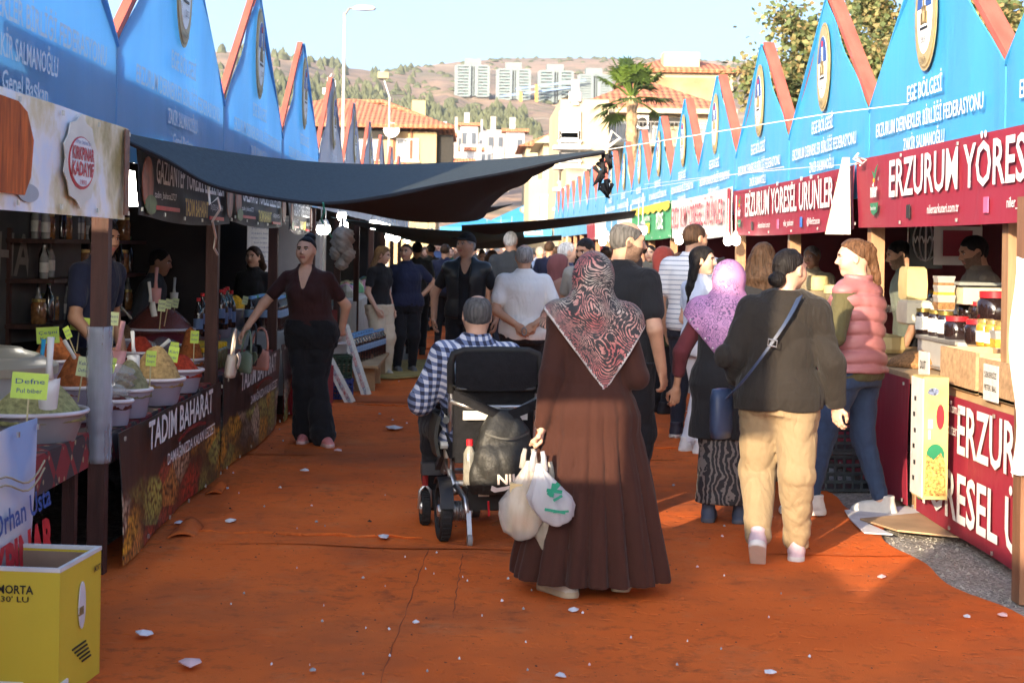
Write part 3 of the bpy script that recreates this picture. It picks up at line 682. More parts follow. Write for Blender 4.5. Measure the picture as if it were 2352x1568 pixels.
def window(parent, x, y, z, w, h, n=2, shade=0, side=None):
    """window on a wall that faces the camera (or +-x when side is set): frame, panes, sill"""
    f = MB()
    def B(mb, du, dz, ww, hh, dep, off): mb.box((x + du, y - off, z + dz) if side is None else (x + side * off, y + du, z + dz), (ww, dep, hh) if side is None else (dep, ww, hh))
    for du in (-w / 2, w / 2): B(f, du, 0, .08, h + .08, .14, .03)
    for dz in (-h / 2, h / 2): B(f, 0, dz, w - .085, .08, .14, .03)
    for k in range(1, n): B(f, -w / 2 + w * k / n, 0, .06, h - .085, .12, .03)
    fr = f.build('window', FRM, parent); p = MB(); B(p, 0, 0, w - .1, h - .1, .04, .0); p.build('pane', PANE, fr)
    if shade: q = MB(); B(q, -w / 2 + w / n / 2, h * .5 - h * shade / 2, w / n - .09, h * shade, .05, .035); q.build('shutter', SHUT, fr)
    s = MB(); B(s, 0, -h / 2 - .10, w + .2, .08, .26, .06); s.build('sill', PLW, fr)

# yellow house, left
h1 = thing('house', 'yellow two-storey house with orange tiled hip roof on the left', 'house', at(870, 380, 92))
h1.location = (0, 0, 0); A, Bp = at(690, 291, 92), at(1003, 291, 92); zE = A.z
MB().box(((A.x + Bp.x) / 2 - 2, 97, zE / 2 - .1), (Bp.x - A.x + 4, 10, zE - .2)).build('wall', PLY, h1)
m = MB(); hip_roof(m, A.x - 4, Bp.x, 92, 102, zE + .15, at(840, 234, 97).z - zE, 1.0, .5); rf = m.build('roof', TILE, h1)
c = at(962, 263, 95); MB().box((c.x, 95, c.z - .3), (.8, .8, 2.2)).build('chimney', PLY, rf)
m = MB(); hp = at(840, 234, 97)
for e in ((at(880, 235, 97), at(1027, 292, 91.2)), (at(740, 234, 97), at(880, 235, 97))): m.tube([e[0], e[1]], .16, 6)
m.build('ridge_tile', TILE, rf)
for (x0, x1, y0, y1, n, s) in ((790, 868, 318, 365, 3, .0), (912, 960, 320, 368, 3, .0), (725, 770, 318, 365, 2, .3)):
    a, b = at(x0, y0, 92), at(x1, y1, 92); window(h1, (a.x + b.x) / 2, 91.97, (a.z + b.z) / 2, b.x - a.x, a.z - b.z, n, s)
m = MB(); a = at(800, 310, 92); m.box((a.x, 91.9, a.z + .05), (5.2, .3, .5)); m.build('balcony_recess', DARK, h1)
for x in (905, 945): a = at(x, 292, 92); b = at(x, 372, 92); MB().box((a.x, 91.93, (a.z + b.z) / 2), (.12, .1, a.z - b.z)).build('drainpipe', mat('rust_pipe', (.22, .10, .05), .7), h1)
a = at(899, 300, 91); MB().lathe([(.02, 0), (.42, .05), (.46, .12), (.44, .12), (.02, .06)], (a.x, 91.2, a.z), 16, M=Matrix.Rotation(R(75), 3, 'X')).build('dish', plastic('dish_white', (.75, .75, .72)), h1)
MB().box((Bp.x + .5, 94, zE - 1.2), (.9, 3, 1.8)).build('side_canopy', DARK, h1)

# cream house complex, right
h2 = thing('house', 'cream house with orange hip roof and balconies behind the palm', 'house'); YB = 70
A, Bp = at(1333, 256, YB), at(1660, 260, YB); zE = (A.z + Bp.z) / 2
MB().box(((A.x + Bp.x) / 2, YB + 4, zE / 2), (Bp.x - A.x, 8, zE)).build('wall', PLC, h2)
m = MB(); hip_roof(m, A.x, Bp.x, YB, YB + 8, zE + .12, at(1500, 190, YB + 4).z - zE, .5, .5); m.build('roof', TILE, h2)
MB().box(((A.x + Bp.x) / 2, YB - .55, zE + .02), (Bp.x - A.x + 1.1, .16, .22)).build('gutter', EAVE, h2)
for (x0, x1, y0, y1, n, s) in ((1368, 1438, 282, 322, 3, .95), (1480, 1520, 285, 325, 2, 0), (1568, 1625, 283, 322, 2, .6), (1370, 1435, 395, 430, 3, .5), (1480, 1520, 395, 435, 2, 0)):
    a, b = at(x0, y0, YB), at(x1, y1, YB); window(h2, (a.x + b.x) / 2, YB - .03, (a.z + b.z) / 2, b.x - a.x, a.z - b.z, n, s)
for yy in (322, 372): 
    a, b = at(1338, yy, YB), at(1640, yy, YB); MB().box(((a.x + b.x) / 2, YB - .5, a.z - .2), (b.x - a.x, 1.0, .16)).build('balcony_slab', PLC, h2)
    m = MB(); n = 34
    for k in range(n + 1): m.bar((a.x + (b.x - a.x) * k / n, YB - .95, a.z - .1), (a.x + (b.x - a.x) * k / n, YB - .95, a.z + .75), .03)
    m.bar((a.x, YB - .95, a.z + .77), (b.x, YB - .95, a.z + .77), .05); m.build('railing', RAIL, h2)
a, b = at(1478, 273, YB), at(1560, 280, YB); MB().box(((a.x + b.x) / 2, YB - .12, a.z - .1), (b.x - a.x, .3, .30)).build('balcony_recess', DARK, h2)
a = at(1467, 283, YB); f = MB(); f.box((a.x, YB - .3, a.z), (.75, .45, .6)); f = f.build('air_conditioner', FRM, h2); MB().lathe([(.22, 0), (.22, .03)], (a.x + .1, YB - .53, a.z), 14, M=Matrix.Rotation(R(90), 3, 'X')).build('fan_grille', DARK, f)
# taller block behind
h3 = thing('house', 'taller plastered block with bare brick patch and orange roof rising behind', 'house'); YC = 84
A, Bp = at(1462, 163, YC), at(1684, 166, YC); zE = A.z
MB().box(((A.x + Bp.x) / 2, YC + 4.5, zE / 2), (Bp.x - A.x, 9, zE)).build('wall', PLC, h3)
m = MB(); hip_roof(m, A.x, Bp.x, YC, YC + 9, zE + .1, at(1560, 134, YC + 4.5).z - zE, .4); rf = m.build('roof', TILE, h3)
c = at(1567, 152, YC); MB().box((c.x, YC + .9, c.z), (1.9, 1.2, 1.5)).build('chimney', PLC, rf)
a, b = at(1505, 178, YC), at(1668, 232, YC); MB().box(((a.x + b.x) / 2, YC - .02, (a.z + b.z) / 2), (b.x - a.x, .06, a.z - b.z)).build('brick_patch', BRICKP, h3)
a = at(1712, 190, YC); m = MB()
for z_ in (0, -2.2, -5.0, -8): m.box((a.x + .2, YC + 2, a.z + z_), (1.8, 3, .12))
for q in (-.6, .9): m.box((a.x + q, YC + .6, a.z - 4), (.1, .1, 8.2))
m.build('iron_balcony', RAIL, h3)
# left end block with pipe chimney
h4 = thing('house', 'pale narrow block with white flue pipe at the left end', 'house'); YD = 66
A, Bp = at(1287, 228, YD), at(1332, 228, YD)
MB().box(((A.x + Bp.x) / 2 + .6, YD + 5, A.z / 2), (Bp.x - A.x + 1.2, 10, A.z)).build('wall', PLC, h4)
a, b = at(1322, 184, YD), at(1322, 242, YD); m = MB(); m.tube([b, a], .17, 10); m.tube([a + Vector((0, 0, -.9)), a + Vector((0, 0, -.5))], .27, 10); m.build('flue_pipe', FRM, h4)
for yy in (300, 345, 395, 440):
    a = at(1308, yy, YD); window(h4, a.x, YD - .03, a.z + .2, .8, 1.1, 1, 0)
    MB().box((a.x + .05, YD - .5, a.z - .75), (1.5, 1.0, .14)).build('balcony_slab', PLW, h4)
a = at(1352, 262, YD + 1); b = at(1310, 285, YD + 1); m = MB(); m.bar(a, b, .1, 2.2, up=(0, 0, 1)); m.build('lean_to_roof', DARK, h4)
for (x0, x1, yt, Y, lab, rf_) in ((1208, 1262, 333, 100, 'low cream house with red pitched roof beside the narrow block', 1), (1248, 1290, 326, 88, 'small cream house with grey gable left of the narrow block', 2), (1215, 1300, 410, 78, 'washed-out white four-storey block above the tents', 0), (1300, 1348, 385, 62, 'cream side block with balconies behind the farthest right gables', 0)):
    A, Bp = at(x0, yt, Y), at(x1, yt, Y); hh = thing('house', lab, 'house')
    MB().box(((A.x + Bp.x) / 2, Y + 4, A.z / 2), (Bp.x - A.x, 8, A.z)).build('wall', PLC, hh)
    if rf_: m = MB(); xm = (A.x + Bp.x) / 2; m.prism([(A.x - .5, A.z - .1), (Bp.x + .5, A.z - .1), (xm + (.8 if rf_ == 1 else -.3), at(x0, yt - (26 if rf_ == 1 else 14), Y).z)], 'y', Y - .6, Y + 8.6); m.build('roof', TILE if rf_ == 1 else EAVE, hh)
    k = 0
    while A.z - 1.2 - k * 2.8 > 1 and k < 4:
        for q in ((.3, .7) if Bp.x - A.x > 2 else (.5,)): window(hh, A.x + (Bp.x - A.x) * q, Y - .03, A.z - 1.4 - k * 2.8, .9, 1.2, 2, 0)
        k += 1

# white apartment blocks on the slope
APG = 'white apartment blocks on the lower slope'; rg = random.Random(11); PW = [mat('apartment_white', (.40, .41, .44), .9, .06, .02), mat('apartment_grey', (.28, .29, .32), .9, .06, .02), mat('apartment_beige', (.36, .32, .29), .9, .06, .02)]; WD = mat('apartment_window', (.07, .085, .11), .3)
blocks = [(1012, 1040, 312, 420), (1010, 1034, 340, 380), (1040, 1062, 300, 440), (1058, 1098, 288, 470), (1100, 1118, 305, 450), (1028, 1062, 350, 370), (1064, 1102, 345, 380), (1104, 1130, 335, 400), (1118, 1160, 298, 450), (1162, 1205, 302, 430), (1132, 1158, 338, 370), (1160, 1200, 346, 360), (1050, 1080, 372, 340), (1086, 1126, 370, 345), (1130, 1170, 378, 330), (1015, 1046, 376, 335)]
words = ['topmost left', 'lower left edge', 'tall slim', 'broad stepped', 'narrow middle', 'squat front', 'wide front', 'right middle', 'tall right', 'rightmost tall', 'small right', 'rightmost low', 'bottom middle', 'bottom centre', 'bottom right', 'bottom left']
for i, (x0, x1, yt, Y) in enumerate(blocks):
    Y = 150 + (Y - 330) * .42
    A, Bp = at(x0, yt, Y), at(x1, yt, Y); w = Bp.x - A.x; o = thing('apartment_block', '%s white apartment block in the hillside cluster' % words[i], 'building', (0, 0, 0), 0, APG)
    zb = at(x0, yt + 62, Y).z; H = A.z - zb; d = min(w, 14)
    bd = MB(); bd.box(((A.x + Bp.x) / 2, Y + d / 2, zb + H / 2), (w, d, H)); bd.box((A.x + w * .35, Y + d * .4, A.z + .8), (w * .3, d * .4, 1.8)); bd.build('wall', PW[i % 3], o)
    wm = MB(); bm_ = MB(); fl = int(H / 3); nc = max(2, int(w / 2.6))
    for k in range(fl):
        zc = A.z - 1.7 - 3 * k
        for c in range(nc):
            if rg.random() < .9: wm.box((A.x + w * (c + .5) / nc, Y - .02, zc), (w / nc * .55, .1, 1.5))
        if i % 2 == 0: bm_.box((A.x + w * .5, Y - .5, zc - 1.1), (w * .8, 1.0, .3))
    wm.build('window_row', WD, o)['kind'] = 'stuff'
    if bm_.v: bm_.build('balcony', PW[0], o)['kind'] = 'stuff'
    if i % 3 == 0: r_ = MB(); r_.box(((A.x + Bp.x) / 2, Y + d / 2, A.z + .12), (w + 1, d + 1, .35)); r_.build('roof_slab', TILE, o)
# glass towers on the crest road
GLT = mat('tower_glass_teal', (.05, .17, .19), .15, .2, .02); TWW = mat('tower_white', (.17, .21, .22), .7, .05, .02); TWB = mat('tower_brown', (.16, .13, .11), .7, .2, .05)
for i, (x0, x1, yt, yb) in enumerate(((1047, 1123, 152, 222), (1142, 1217, 161, 230), (1237, 1315, 165, 238), (1328, 1404, 174, 232))):
    Y = 712; A, Bp = at(x0, yt, Y), at(x1, yb, Y); w = Bp.x - A.x; H = A.z - Bp.z; o = thing('glass_tower', '%s of the four teal glass apartment towers on the hill' % ('leftmost', 'second from left', 'third from left', 'rightmost')[i], 'building', (0, 0, 0), 0, 'apartment towers on the hill')
    MB().box((A.x + w / 2, Y + 10, A.z - H / 2 - 4), (w, 20, H + 8)).build('core', TWB, o)
    nfl = 10; fh = H / nfl
    for s0, s1 in ((.02, .42), (.62, .98)):
        bm_ = MB(); wn_ = MB()
        for k in range(nfl + 1): bm_.box((A.x + w * (s0 + s1) / 2, Y - 1, A.z - k * fh), (w * (s1 - s0), 2.2, .9))
        for q in (s0, s1): bm_.box((A.x + w * q, Y - 1.1, A.z - H / 2), (1.6 if q in (s0,) else 1.1, 2.3, H))
        bm_.build('balcony_frame', TWW, o)['kind'] = 'stuff'
        for k in range(nfl): wn_.box((A.x + w * (s0 + (s1 - s0) * (.75 if (k + i) % 2 else .3)), Y - .6, A.z - (k + .5) * fh), (w * (s1 - s0) * .38, 1.4, fh * .75))
        wn_.build('glass_panel', GLT, o)['kind'] = 'stuff'
    m = MB()
    for q in (.46, .52, .58): m.box((A.x + w * q, Y - .8, A.z - H / 2), (w * .03, 1.8, H))
    m.build('stair_core', TWW, o)['kind'] = 'stuff'; MB().box((A.x + w / 2, Y + 9, A.z + 2), (w * .5, 8, 4)).build('roof_plant', TWW, o)
props(MB().box((at(1190, 235, 712).x, 722, at(1190, 240, 712).z - 6), (160, 30, 11)).build('terrace', mat('terrace_soil', (.36, .26, .18), .95, .3, .1)), kind='structure')
CRN = mat('crane_yellow', (.62, .36, .06), .6)
for (x, yt, yb, lab) in ((1232, 195, 300, 'tall yellow tower crane on the slope below the towers'), (1196, 212, 292, 'shorter yellow tower crane left of the taller one')):
    a, b = at(x, yt, 700), at(x, yb, 700); c = thing('tower_crane', lab, 'crane'); m = MB(); m.bar(b - Vector((0, 0, 6)), a, 1.3); m.build('mast', CRN, c); m = MB(); m.bar(a + Vector((-9, 0, -2)), a + Vector((22, 6, 3)), .8); m.build('jib', plastic('crane_blue', (.2, .3, .5)), c)

# lamp posts and masts
GALV = metal('galvanised', (.55, .54, .50), .5)
def lamp_post(lab, x, yt, Y, dx, kind):
    a = at(x, yt, Y); o = thing('street_lamp', lab, 'street lamp', (a.x, Y, 0)); h = a.z
    m = MB(); m.tube([(0, 0, 0), (0, 0, h * .5), (0, 0, h)], [.08, .06, .04], 8); m.build('pole', mat('lamp_pole', (.50, .46, .38), .6), o)
    if kind: m = MB(); m.tube([(0, 0, h - .05), (dx * .4, -.1, h + .12), (dx, -.3, h + .1)], .04, 6); m.build('arm', GALV, o); m = MB(); m.lathe([(.02, -.07), (.14, -.06), (.17, 0), (.12, .07), (.02, .09)], (dx + .25 * (1 if dx > 0 else -1), -.3, h + .1), 12, sx=2.2, sy=1); m.build('lamp_head', plastic('lamp_grey', (.6, .6, .56)), o)
    else: m = MB(); m.tube([(0, 0, h), (dx, 0, h + .75)], .03, 6); m.build('arm', GALV, o); m = MB(); m.box((dx, -.1, h + .85), (.42, .4, .24)); m.build('lamp_head', mat('floodlight', (.30, .26, .15), .4), o)
lamp_post('tall street lamp with cobra head against the sky', 792, 30, 48, .35, 1)
lamp_post('shorter floodlight pole in front of the yellow house', 895, 225, 62, -.25, 0)
a, b = at(757, 178, 500), at(757, 250, 500); o = thing('radio_mast', 'white lattice radio mast on the wooded slope', 'mast', (a.x, 500, 0)); m = MB()
for q in (-1, 1): m.bar((q * .8, 0, b.z - 8), (q * .5, 0, a.z), .35)
for k in range(9): z = b.z + (a.z - b.z) * k / 9; m.bar((-.7, 0, z), (.7, 0, z + 2.2), .3); 
m.build('lattice', PLW, o); m = MB()
for k in range(6): m.box((1.5 * (-1) ** k, -.5, a.z - 2 - 2.4 * k), (1.1, .8, 2)); 
m.build('antenna', PLW, o)

# ------------------------------------------------------------ trees
BARK = mat('bark_pale', (.30, .25, .19), .9, .4, 6, .6, 18); 
LEAF = [mat('plane_leaf_%s' % n, c, .6, .25, 2, trans=.35) for n, c in (('green', (.15, .19, .075)), ('olive', (.26, .24, .10)), ('dry', (.34, .25, .11)))]
def plane_tree(lab, base, H, Rr, n, seed):
    rg = random.Random(seed); o = thing('plane_tree', lab, 'tree', base); tips = []; m = MB()
    def limb(p, d, L, r, lv):
        pts = [p]; q = p.copy(); dd = d.copy()
        for i in range(4):
            dd = (dd + Vector((rg.gauss(0, .16), rg.gauss(0, .16), rg.gauss(.02, .1)))).normalized(); q = q + dd * L / 4; pts.append(q.copy())
            if lv >= 1: tips.append(q.copy())
        m.tube(pts, [r * (1 - .13 * i) for i in range(5)], 6 if lv else 9)
        if lv < 3:
            for i in range(3 if lv else 6):
                a = rg.random() * 6.28; up = rg.uniform(.15, .8); nd = (dd * .5 + Vector((math.cos(a), math.sin(a), up))).normalized(); limb(pts[rg.randint(2, 4)], nd, L * rg.uniform(.55, .75), r * .5, lv + 1)
    limb(Vector((0, 0, 0)), Vector((0, 0, 1)), H * .45, H * .028, 0); m.build('trunk', BARK, o, sm=1)
    vs, fs, mi = [], [], []
    for t in range(n):
        c = rg.choice(tips); rr = Rr * abs(rg.gauss(0, .085)) + .1; dv = Vector((rg.gauss(0, 1), rg.gauss(0, 1), rg.gauss(0, .8))).normalized(); p = c + dv * rr; s = rg.uniform(.055, .11)
        a = Vector((rg.gauss(0, 1), rg.gauss(0, 1), rg.gauss(0, .6))).normalized(); b = a.orthogonal().normalized(); b = Matrix.Rotation(rg.random() * 6.28, 3, a) @ b
        k = len(vs); vs += [tuple(p + a * s), tuple(p + b * s * .75 + a * .1 * s), tuple(p - a * s * .8), tuple(p - b * s * .75 + a * .1 * s)]; fs.append((k, k + 1, k + 2, k + 3)); mi.append(rg.choice((0, 0, 0, 1, 1, 1, 2)))
    me = bpy.data.meshes.new('crown'); me.from_pydata(vs, [], fs)
    for l in LEAF: me.materials.append(l)
    me.polygons.foreach_set('material_index', mi); props(link('crown', me, o), kind='stuff')
c = at(2010, 60, 40); plane_tree('large plane tree with yellowing crown behind the right stalls', (c.x, 40, 0), 10.8, 4.4, 80000, 3)
c = at(2230, 60, 34); plane_tree('smaller plane tree at the right edge behind the largest gable', (c.x + .5, 34, 0), 8.0, 4.0, 40000, 8)
# fan palm
def palm(x, y, Y):
    c = at(x, y, Y); o = thing('fan_palm', 'tall fan palm with shaggy trunk before the cream house', 'palm tree', (c.x, Y, 0)); H = c.z; rg = random.Random(2)
    m = MB(); n = 26; m.lathe([((.20 + .05 * (k % 2) + .08 * math.exp(-k / 3)) * (.9 if k > 18 else 1), H * k / n) for k in range(n + 1)], (0, 0, 0), 12, wob=.06); m.build('trunk', mat('palm_trunk', (.36, .24, .14), .95, .4, 8, .8, 14), o)
    G = [mat('palm_green', (.10, .16, .03), .5, .3, 3, trans=.25), mat('palm_green_dark', (.06, .10, .025), .5, .3, 3, trans=.2)]
    for k in range(34):
        az = rg.random() * 6.28; el = math.pi / 2 - abs(rg.gauss(0, .9)) - .1; el = max(el, -.75); d = Vector((math.cos(az) * math.cos(el), math.sin(az) * math.cos(el), math.sin(el))); L = rg.uniform(.7, 1.15); p0 = Vector((0, 0, H - .1)); p1 = p0 + d * L
        m = MB(); m.tube([p0, p0 + d * L * .5 + Vector((0, 0, .05)), p1], .03, 4)
        s = d.cross(Vector((0, 0, 1))); s = s.normalized() if s.length > .1 else Vector((1, 0, 0)); u = s.cross(d)
        for q in range(-9, 10):
            a = q * .16; f = (d * math.cos(a) + s * math.sin(a)).normalized(); ll = rg.uniform(.7, .95) * (1.05 - .035 * abs(q)); t = p1 + f * ll - Vector((0, 0, .28 * ll + .1 * rg.random())); mid = p1 + f * ll * .55 - Vector((0, 0, .05)); w = s * .055 * math.cos(a) - d * .055 * math.sin(a)
            m.raw([p1, mid + w, t, mid - w], [(0, 1, 2, 3)])
        m.build('frond', G[k % 2], o)
palm(1452, 222, 60)
# ------------------------------------------------------------ market stalls
def vinyl(name, c, trans=.25, creases=.5, var=.08, rough=.42):
    m, nt, b = nodes(name); N = NT(nt); v = N.coord((1, 1, .22))
    col = N.ramp(N.noise(v, 1.3, 4), [(.3, tuple(x * (1 - var) for x in c)), (.7, tuple(min(1, x * (1 + var)) for x in c))]); N.l(col, b.inputs['Base Color']); b.inputs['Roughness'].default_value = rough; b.inputs['Specular IOR Level'].default_value = .35
    N.bump(N.math('ADD', N.noise(v, 2.2, 3, .5, .6), N.math('MULTIPLY', N.noise(N.coord(), 260, 1), .03)), b, creases, .06)
    t = N.n('BsdfTranslucent'); N.l(col, t.inputs[0]); mx = N.n('MixShader'); mx.inputs[0].default_value = trans; N.l(b.outputs[0], mx.inputs[1]); N.l(t.outputs[0], mx.inputs[2]); N.l(mx.outputs[0], nt.nodes['Material Output'].inputs[0]); return m
BLUE_R = vinyl('blue_canvas', (.055, .34, .66), .12, .30); BLUE_L = vinyl('blue_canvas_backlit', (.25, .54, .84), .62, .6); PALE_L = vinyl('blue_canvas_backlit_pale', (.42, .47, .58), .42, .6)  # backlight put into the colour: paler cloth for the far left gables
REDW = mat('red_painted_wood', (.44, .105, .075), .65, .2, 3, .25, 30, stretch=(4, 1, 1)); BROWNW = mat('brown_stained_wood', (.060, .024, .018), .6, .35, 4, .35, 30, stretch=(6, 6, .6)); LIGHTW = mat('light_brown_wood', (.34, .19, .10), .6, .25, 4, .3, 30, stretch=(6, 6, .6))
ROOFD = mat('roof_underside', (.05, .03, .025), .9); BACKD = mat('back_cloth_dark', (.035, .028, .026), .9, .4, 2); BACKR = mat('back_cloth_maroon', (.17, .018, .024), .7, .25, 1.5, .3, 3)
TXW = mat('print_white', (.75, .75, .74), .5, .02); TXG = mat('print_pale', (.60, .68, .74), .5, .02); GOLD = mat('print_gold', (.40, .31, .16), .5, .2, 8); NAVYP = mat('print_navy', (.03, .08, .28), .5); TXR = mat('print_red', (.50, .02, .03), .5); TXY = mat('print_yellow', (.62, .47, .04), .5); BRN = mat('print_brown', (.24, .17, .07), .5, .25, 20); BLK = mat('print_black', (.02, .02, .02), .5); GRN = mat('print_green', (.015, .17, .08), .5); PINKP = mat('print_pink', (.65, .12, .25), .5); BLUP = mat('print_blue', (.03, .12, .45), .5)
def ellpoly(cy, cz, a, b, n=40, pinch=0): return [(cy + a * math.sin(6.283 * k / n) * (1 - pinch * max(0, -math.cos(6.283 * k / n))), cz + b * math.cos(6.283 * k / n)) for k in range(n)]
def emblem(parent, X, s, yc, zc, a, b):
    """oval federation badge in low relief: gold ring, dotted rim, blue sky over white field, twin-minaret gate, year"""
    m = MB()
    def layer(mt, poly, k): m.use(mt); m.prism(poly, 'x', X - s * .001 * k, X - s * (.001 * k + .0035))
    layer(GOLD, ellpoly(yc, zc, a, b), 0); layer(BRN, ellpoly(yc, zc, a * .95, b * .95), 3); layer(GOLD, ellpoly(yc, zc, a * .92, b * .92), 5)
    layer(TXW, ellpoly(yc, zc, a * .66, b * .70), 8); layer(NAVYP, [p for p in ellpoly(yc, zc, a * .64, b * .68, 80) if p[1] > zc + .02], 11)
    for (dy, dz, w, h, mt) in ((0, -.02, .30, .30, BRN), (-.17, -.08, .10, .2, BRN), (.17, -.08, .10, .2, BRN), (0, -.25, .5, .04, BLK), (-.06, .26, .04, .36, TXG), (.06, .26, .04, .36, TXG), (0, .2, .10, .16, BRN), (0, -.05, .10, .18, GOLD)):
        layer(mt, [(yc + (dy - w / 2) * a * 1.3, zc + (dz - h / 2) * b), (yc + (dy + w / 2) * a * 1.3, zc + (dz - h / 2) * b), (yc + (dy + w / 2) * a * 1.3, zc + (dz + h / 2) * b), (yc + (dy - w / 2) * a * 1.3, zc + (dz + h / 2) * b)], 14 + (mt is GOLD) * 3)
    layer(TXR, ellpoly(yc, zc + b * .52, a * .10, b * .07, 14), 15)
    e = m.build('emblem', None, parent)
    letters('2003', BLK, e, (X - s * .022, yc, zc - b * .46), (0, -s, 0), (0, 0, 1), None, b * .12); letters('İZMİR', BRN, e, (X - s * .022, yc, zc - b * .81), (0, -s, 0), (0, 0, 1), None, b * .10, .01)
    for q in (-1, 1):
        for t, txt in enumerate('ERZURUM' if q < 0 else 'DERNEK'):
            an = 2.35 - t * .28; P = (X - s * .022, yc + q * s * a * .80 * math.sin(an), zc + b * .81 * math.cos(an)); letters(txt, BRN, e, P, (0, -s * math.cos(.0), 0), (0, 0, 1), None, b * .065)
    return e
ZV, ZP, ZB = 2.575, 3.60, 2.03     # valley, peak and lower edge of the gable canvas
def stall(side, j, label, first=None):
    X = XL if side < 0 else XR; P = LP if side < 0 else RP; y0 = ystart(side, j); s = 1 if side > 0 else -1      # canvas faces -s
    o = thing('market_stall', label, 'market stall', (0, y0, 0), 0, 'blue gabled stalls on the left' if side < 0 else 'blue gabled stalls on the right')
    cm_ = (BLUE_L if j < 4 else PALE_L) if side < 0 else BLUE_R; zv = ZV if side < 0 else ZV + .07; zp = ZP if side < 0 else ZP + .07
    m = MB(); rr = random.Random(j * 7 + (side > 0)); ph = rr.random() * 6
    def top(u): return zv + (zp - zv) * (1 - abs(2 * u - 1)) 
    def C(u, v):
        z = ZB + (top(u) - ZB) * v; return (X - s * (.012 * math.sin(7 * u + ph) * math.sin(2.5 * z) + .008 * math.sin(19 * u + 3 * z + ph)) * (0 if u in (0, 1) else 1), .012 + (P - .024) * u, z)
    m.sheet(C, 24, 10, .008 * -s); cv = m.build('gable_canvas', cm_, o, sm=40)
    a_, b_ = (0, .02), (0, P - .02)
    for (ya, yb) in ((.03, P / 2), (P - .03, P / 2)):
        m = MB(); m.bar((X + s * .075, ya, zv + .03), (X + s * .075, yb, zp + .035), .13, .05, up=(1, 0, 0)) if False else m.raw(*slat(X + s * .012, X + s * (.115 if side > 0 else .06), ya, yb, zv, zp)); m.build('gable_board', REDW, o)
    fold = MB(); fold.raw(*slat(X - s * .014, X + s * .02, P - .012, P / 2 - .005, zv - .01, zp + .012, .02)); fold.build('canvas_hem', cm_, o)
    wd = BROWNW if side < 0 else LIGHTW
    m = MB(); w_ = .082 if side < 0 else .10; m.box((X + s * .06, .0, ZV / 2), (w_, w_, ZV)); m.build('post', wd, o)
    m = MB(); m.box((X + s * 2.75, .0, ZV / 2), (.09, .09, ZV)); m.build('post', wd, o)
    m = MB(); m.box((X + s * .06, P / 2, 2.22), (.07, P - .12, .12)); m.build('beam', wd, o)
    if True:
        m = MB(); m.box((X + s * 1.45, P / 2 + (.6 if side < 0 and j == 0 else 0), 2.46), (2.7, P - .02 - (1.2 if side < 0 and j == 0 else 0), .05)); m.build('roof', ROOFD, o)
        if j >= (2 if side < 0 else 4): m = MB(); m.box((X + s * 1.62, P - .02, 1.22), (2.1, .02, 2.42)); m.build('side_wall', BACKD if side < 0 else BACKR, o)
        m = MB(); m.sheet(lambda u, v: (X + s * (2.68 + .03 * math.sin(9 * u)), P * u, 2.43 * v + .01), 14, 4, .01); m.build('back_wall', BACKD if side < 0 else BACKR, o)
    if j < (7 if side < 0 else 10):
        tw_ = TXW if side > 0 else mat('print_pale_blue', (.50, .62, .72), .5, .02); xd = (0, 1, 0) if s < 0 else (0, -1, 0); xx = X - s * .026
        sb = -.055 if side > 0 else 0
        letters('EGE BÖLGESİ', tw_, cv, (xx, P / 2, 2.655 + .0), xd, (0, 0, 1), .78, .105, .012); letters('ERZURUM DERNEKLER BİRLİĞİ FEDERASYONU', tw_, cv, (xx, P / 2, 2.475), xd, (0, 0, 1), P * .80, .095, .012); letters('ZAKİR SALMANOĞLU', tw_, cv, (xx, P / 2, 2.33), xd, (0, 0, 1), .92, .085, .012); letters('Genel Başkan', tw_, cv, (xx, P / 2, 2.205), xd, (0, 0, 1), .62, .075, .012)
        emblem(cv, X - s * .018, s, P / 2, 3.13, .245, .36)
    return o
def slat(xa, xb, ya, yb, za, zb, t=.05):
    d = Vector((0, yb - ya, zb - za)).normalized(); n = Vector((0, -d.z, d.y)); n = n if n.z > 0 else -n
    a, b = Vector((0, ya, za)), Vector((0, yb, zb)); vs = [Vector((x, p.y + n.y * q, p.z + n.z * q)) for p in (a, b) for x in (xa, xb) for q in (.004, t)]
    return vs, [(0, 1, 3, 2), (4, 6, 7, 5), (0, 4, 5, 1), (2, 3, 7, 6), (0, 2, 6, 4), (1, 5, 7, 3)]
ORD = ['nearest', 'second', 'third', 'fourth', 'fifth', 'sixth', 'seventh', 'eighth', 'ninth', 'tenth', 'eleventh', 'twelfth', 'thirteenth', 'fourteenth', 'fifteenth', 'sixteenth', 'seventeenth', 'eighteenth']
for j in range(0, 11): stall(-1, j, ('%s gable from the camera in the left row, ' % ORD[j]) + ('blue canvas stall with brown posts' if j < 4 else 'backlit-toned pale canvas stall with red boards'))
for j in range(0, 18): stall(1, j, '%s gable from the camera in the right row, sunlit blue canvas stall' % ORD[j])

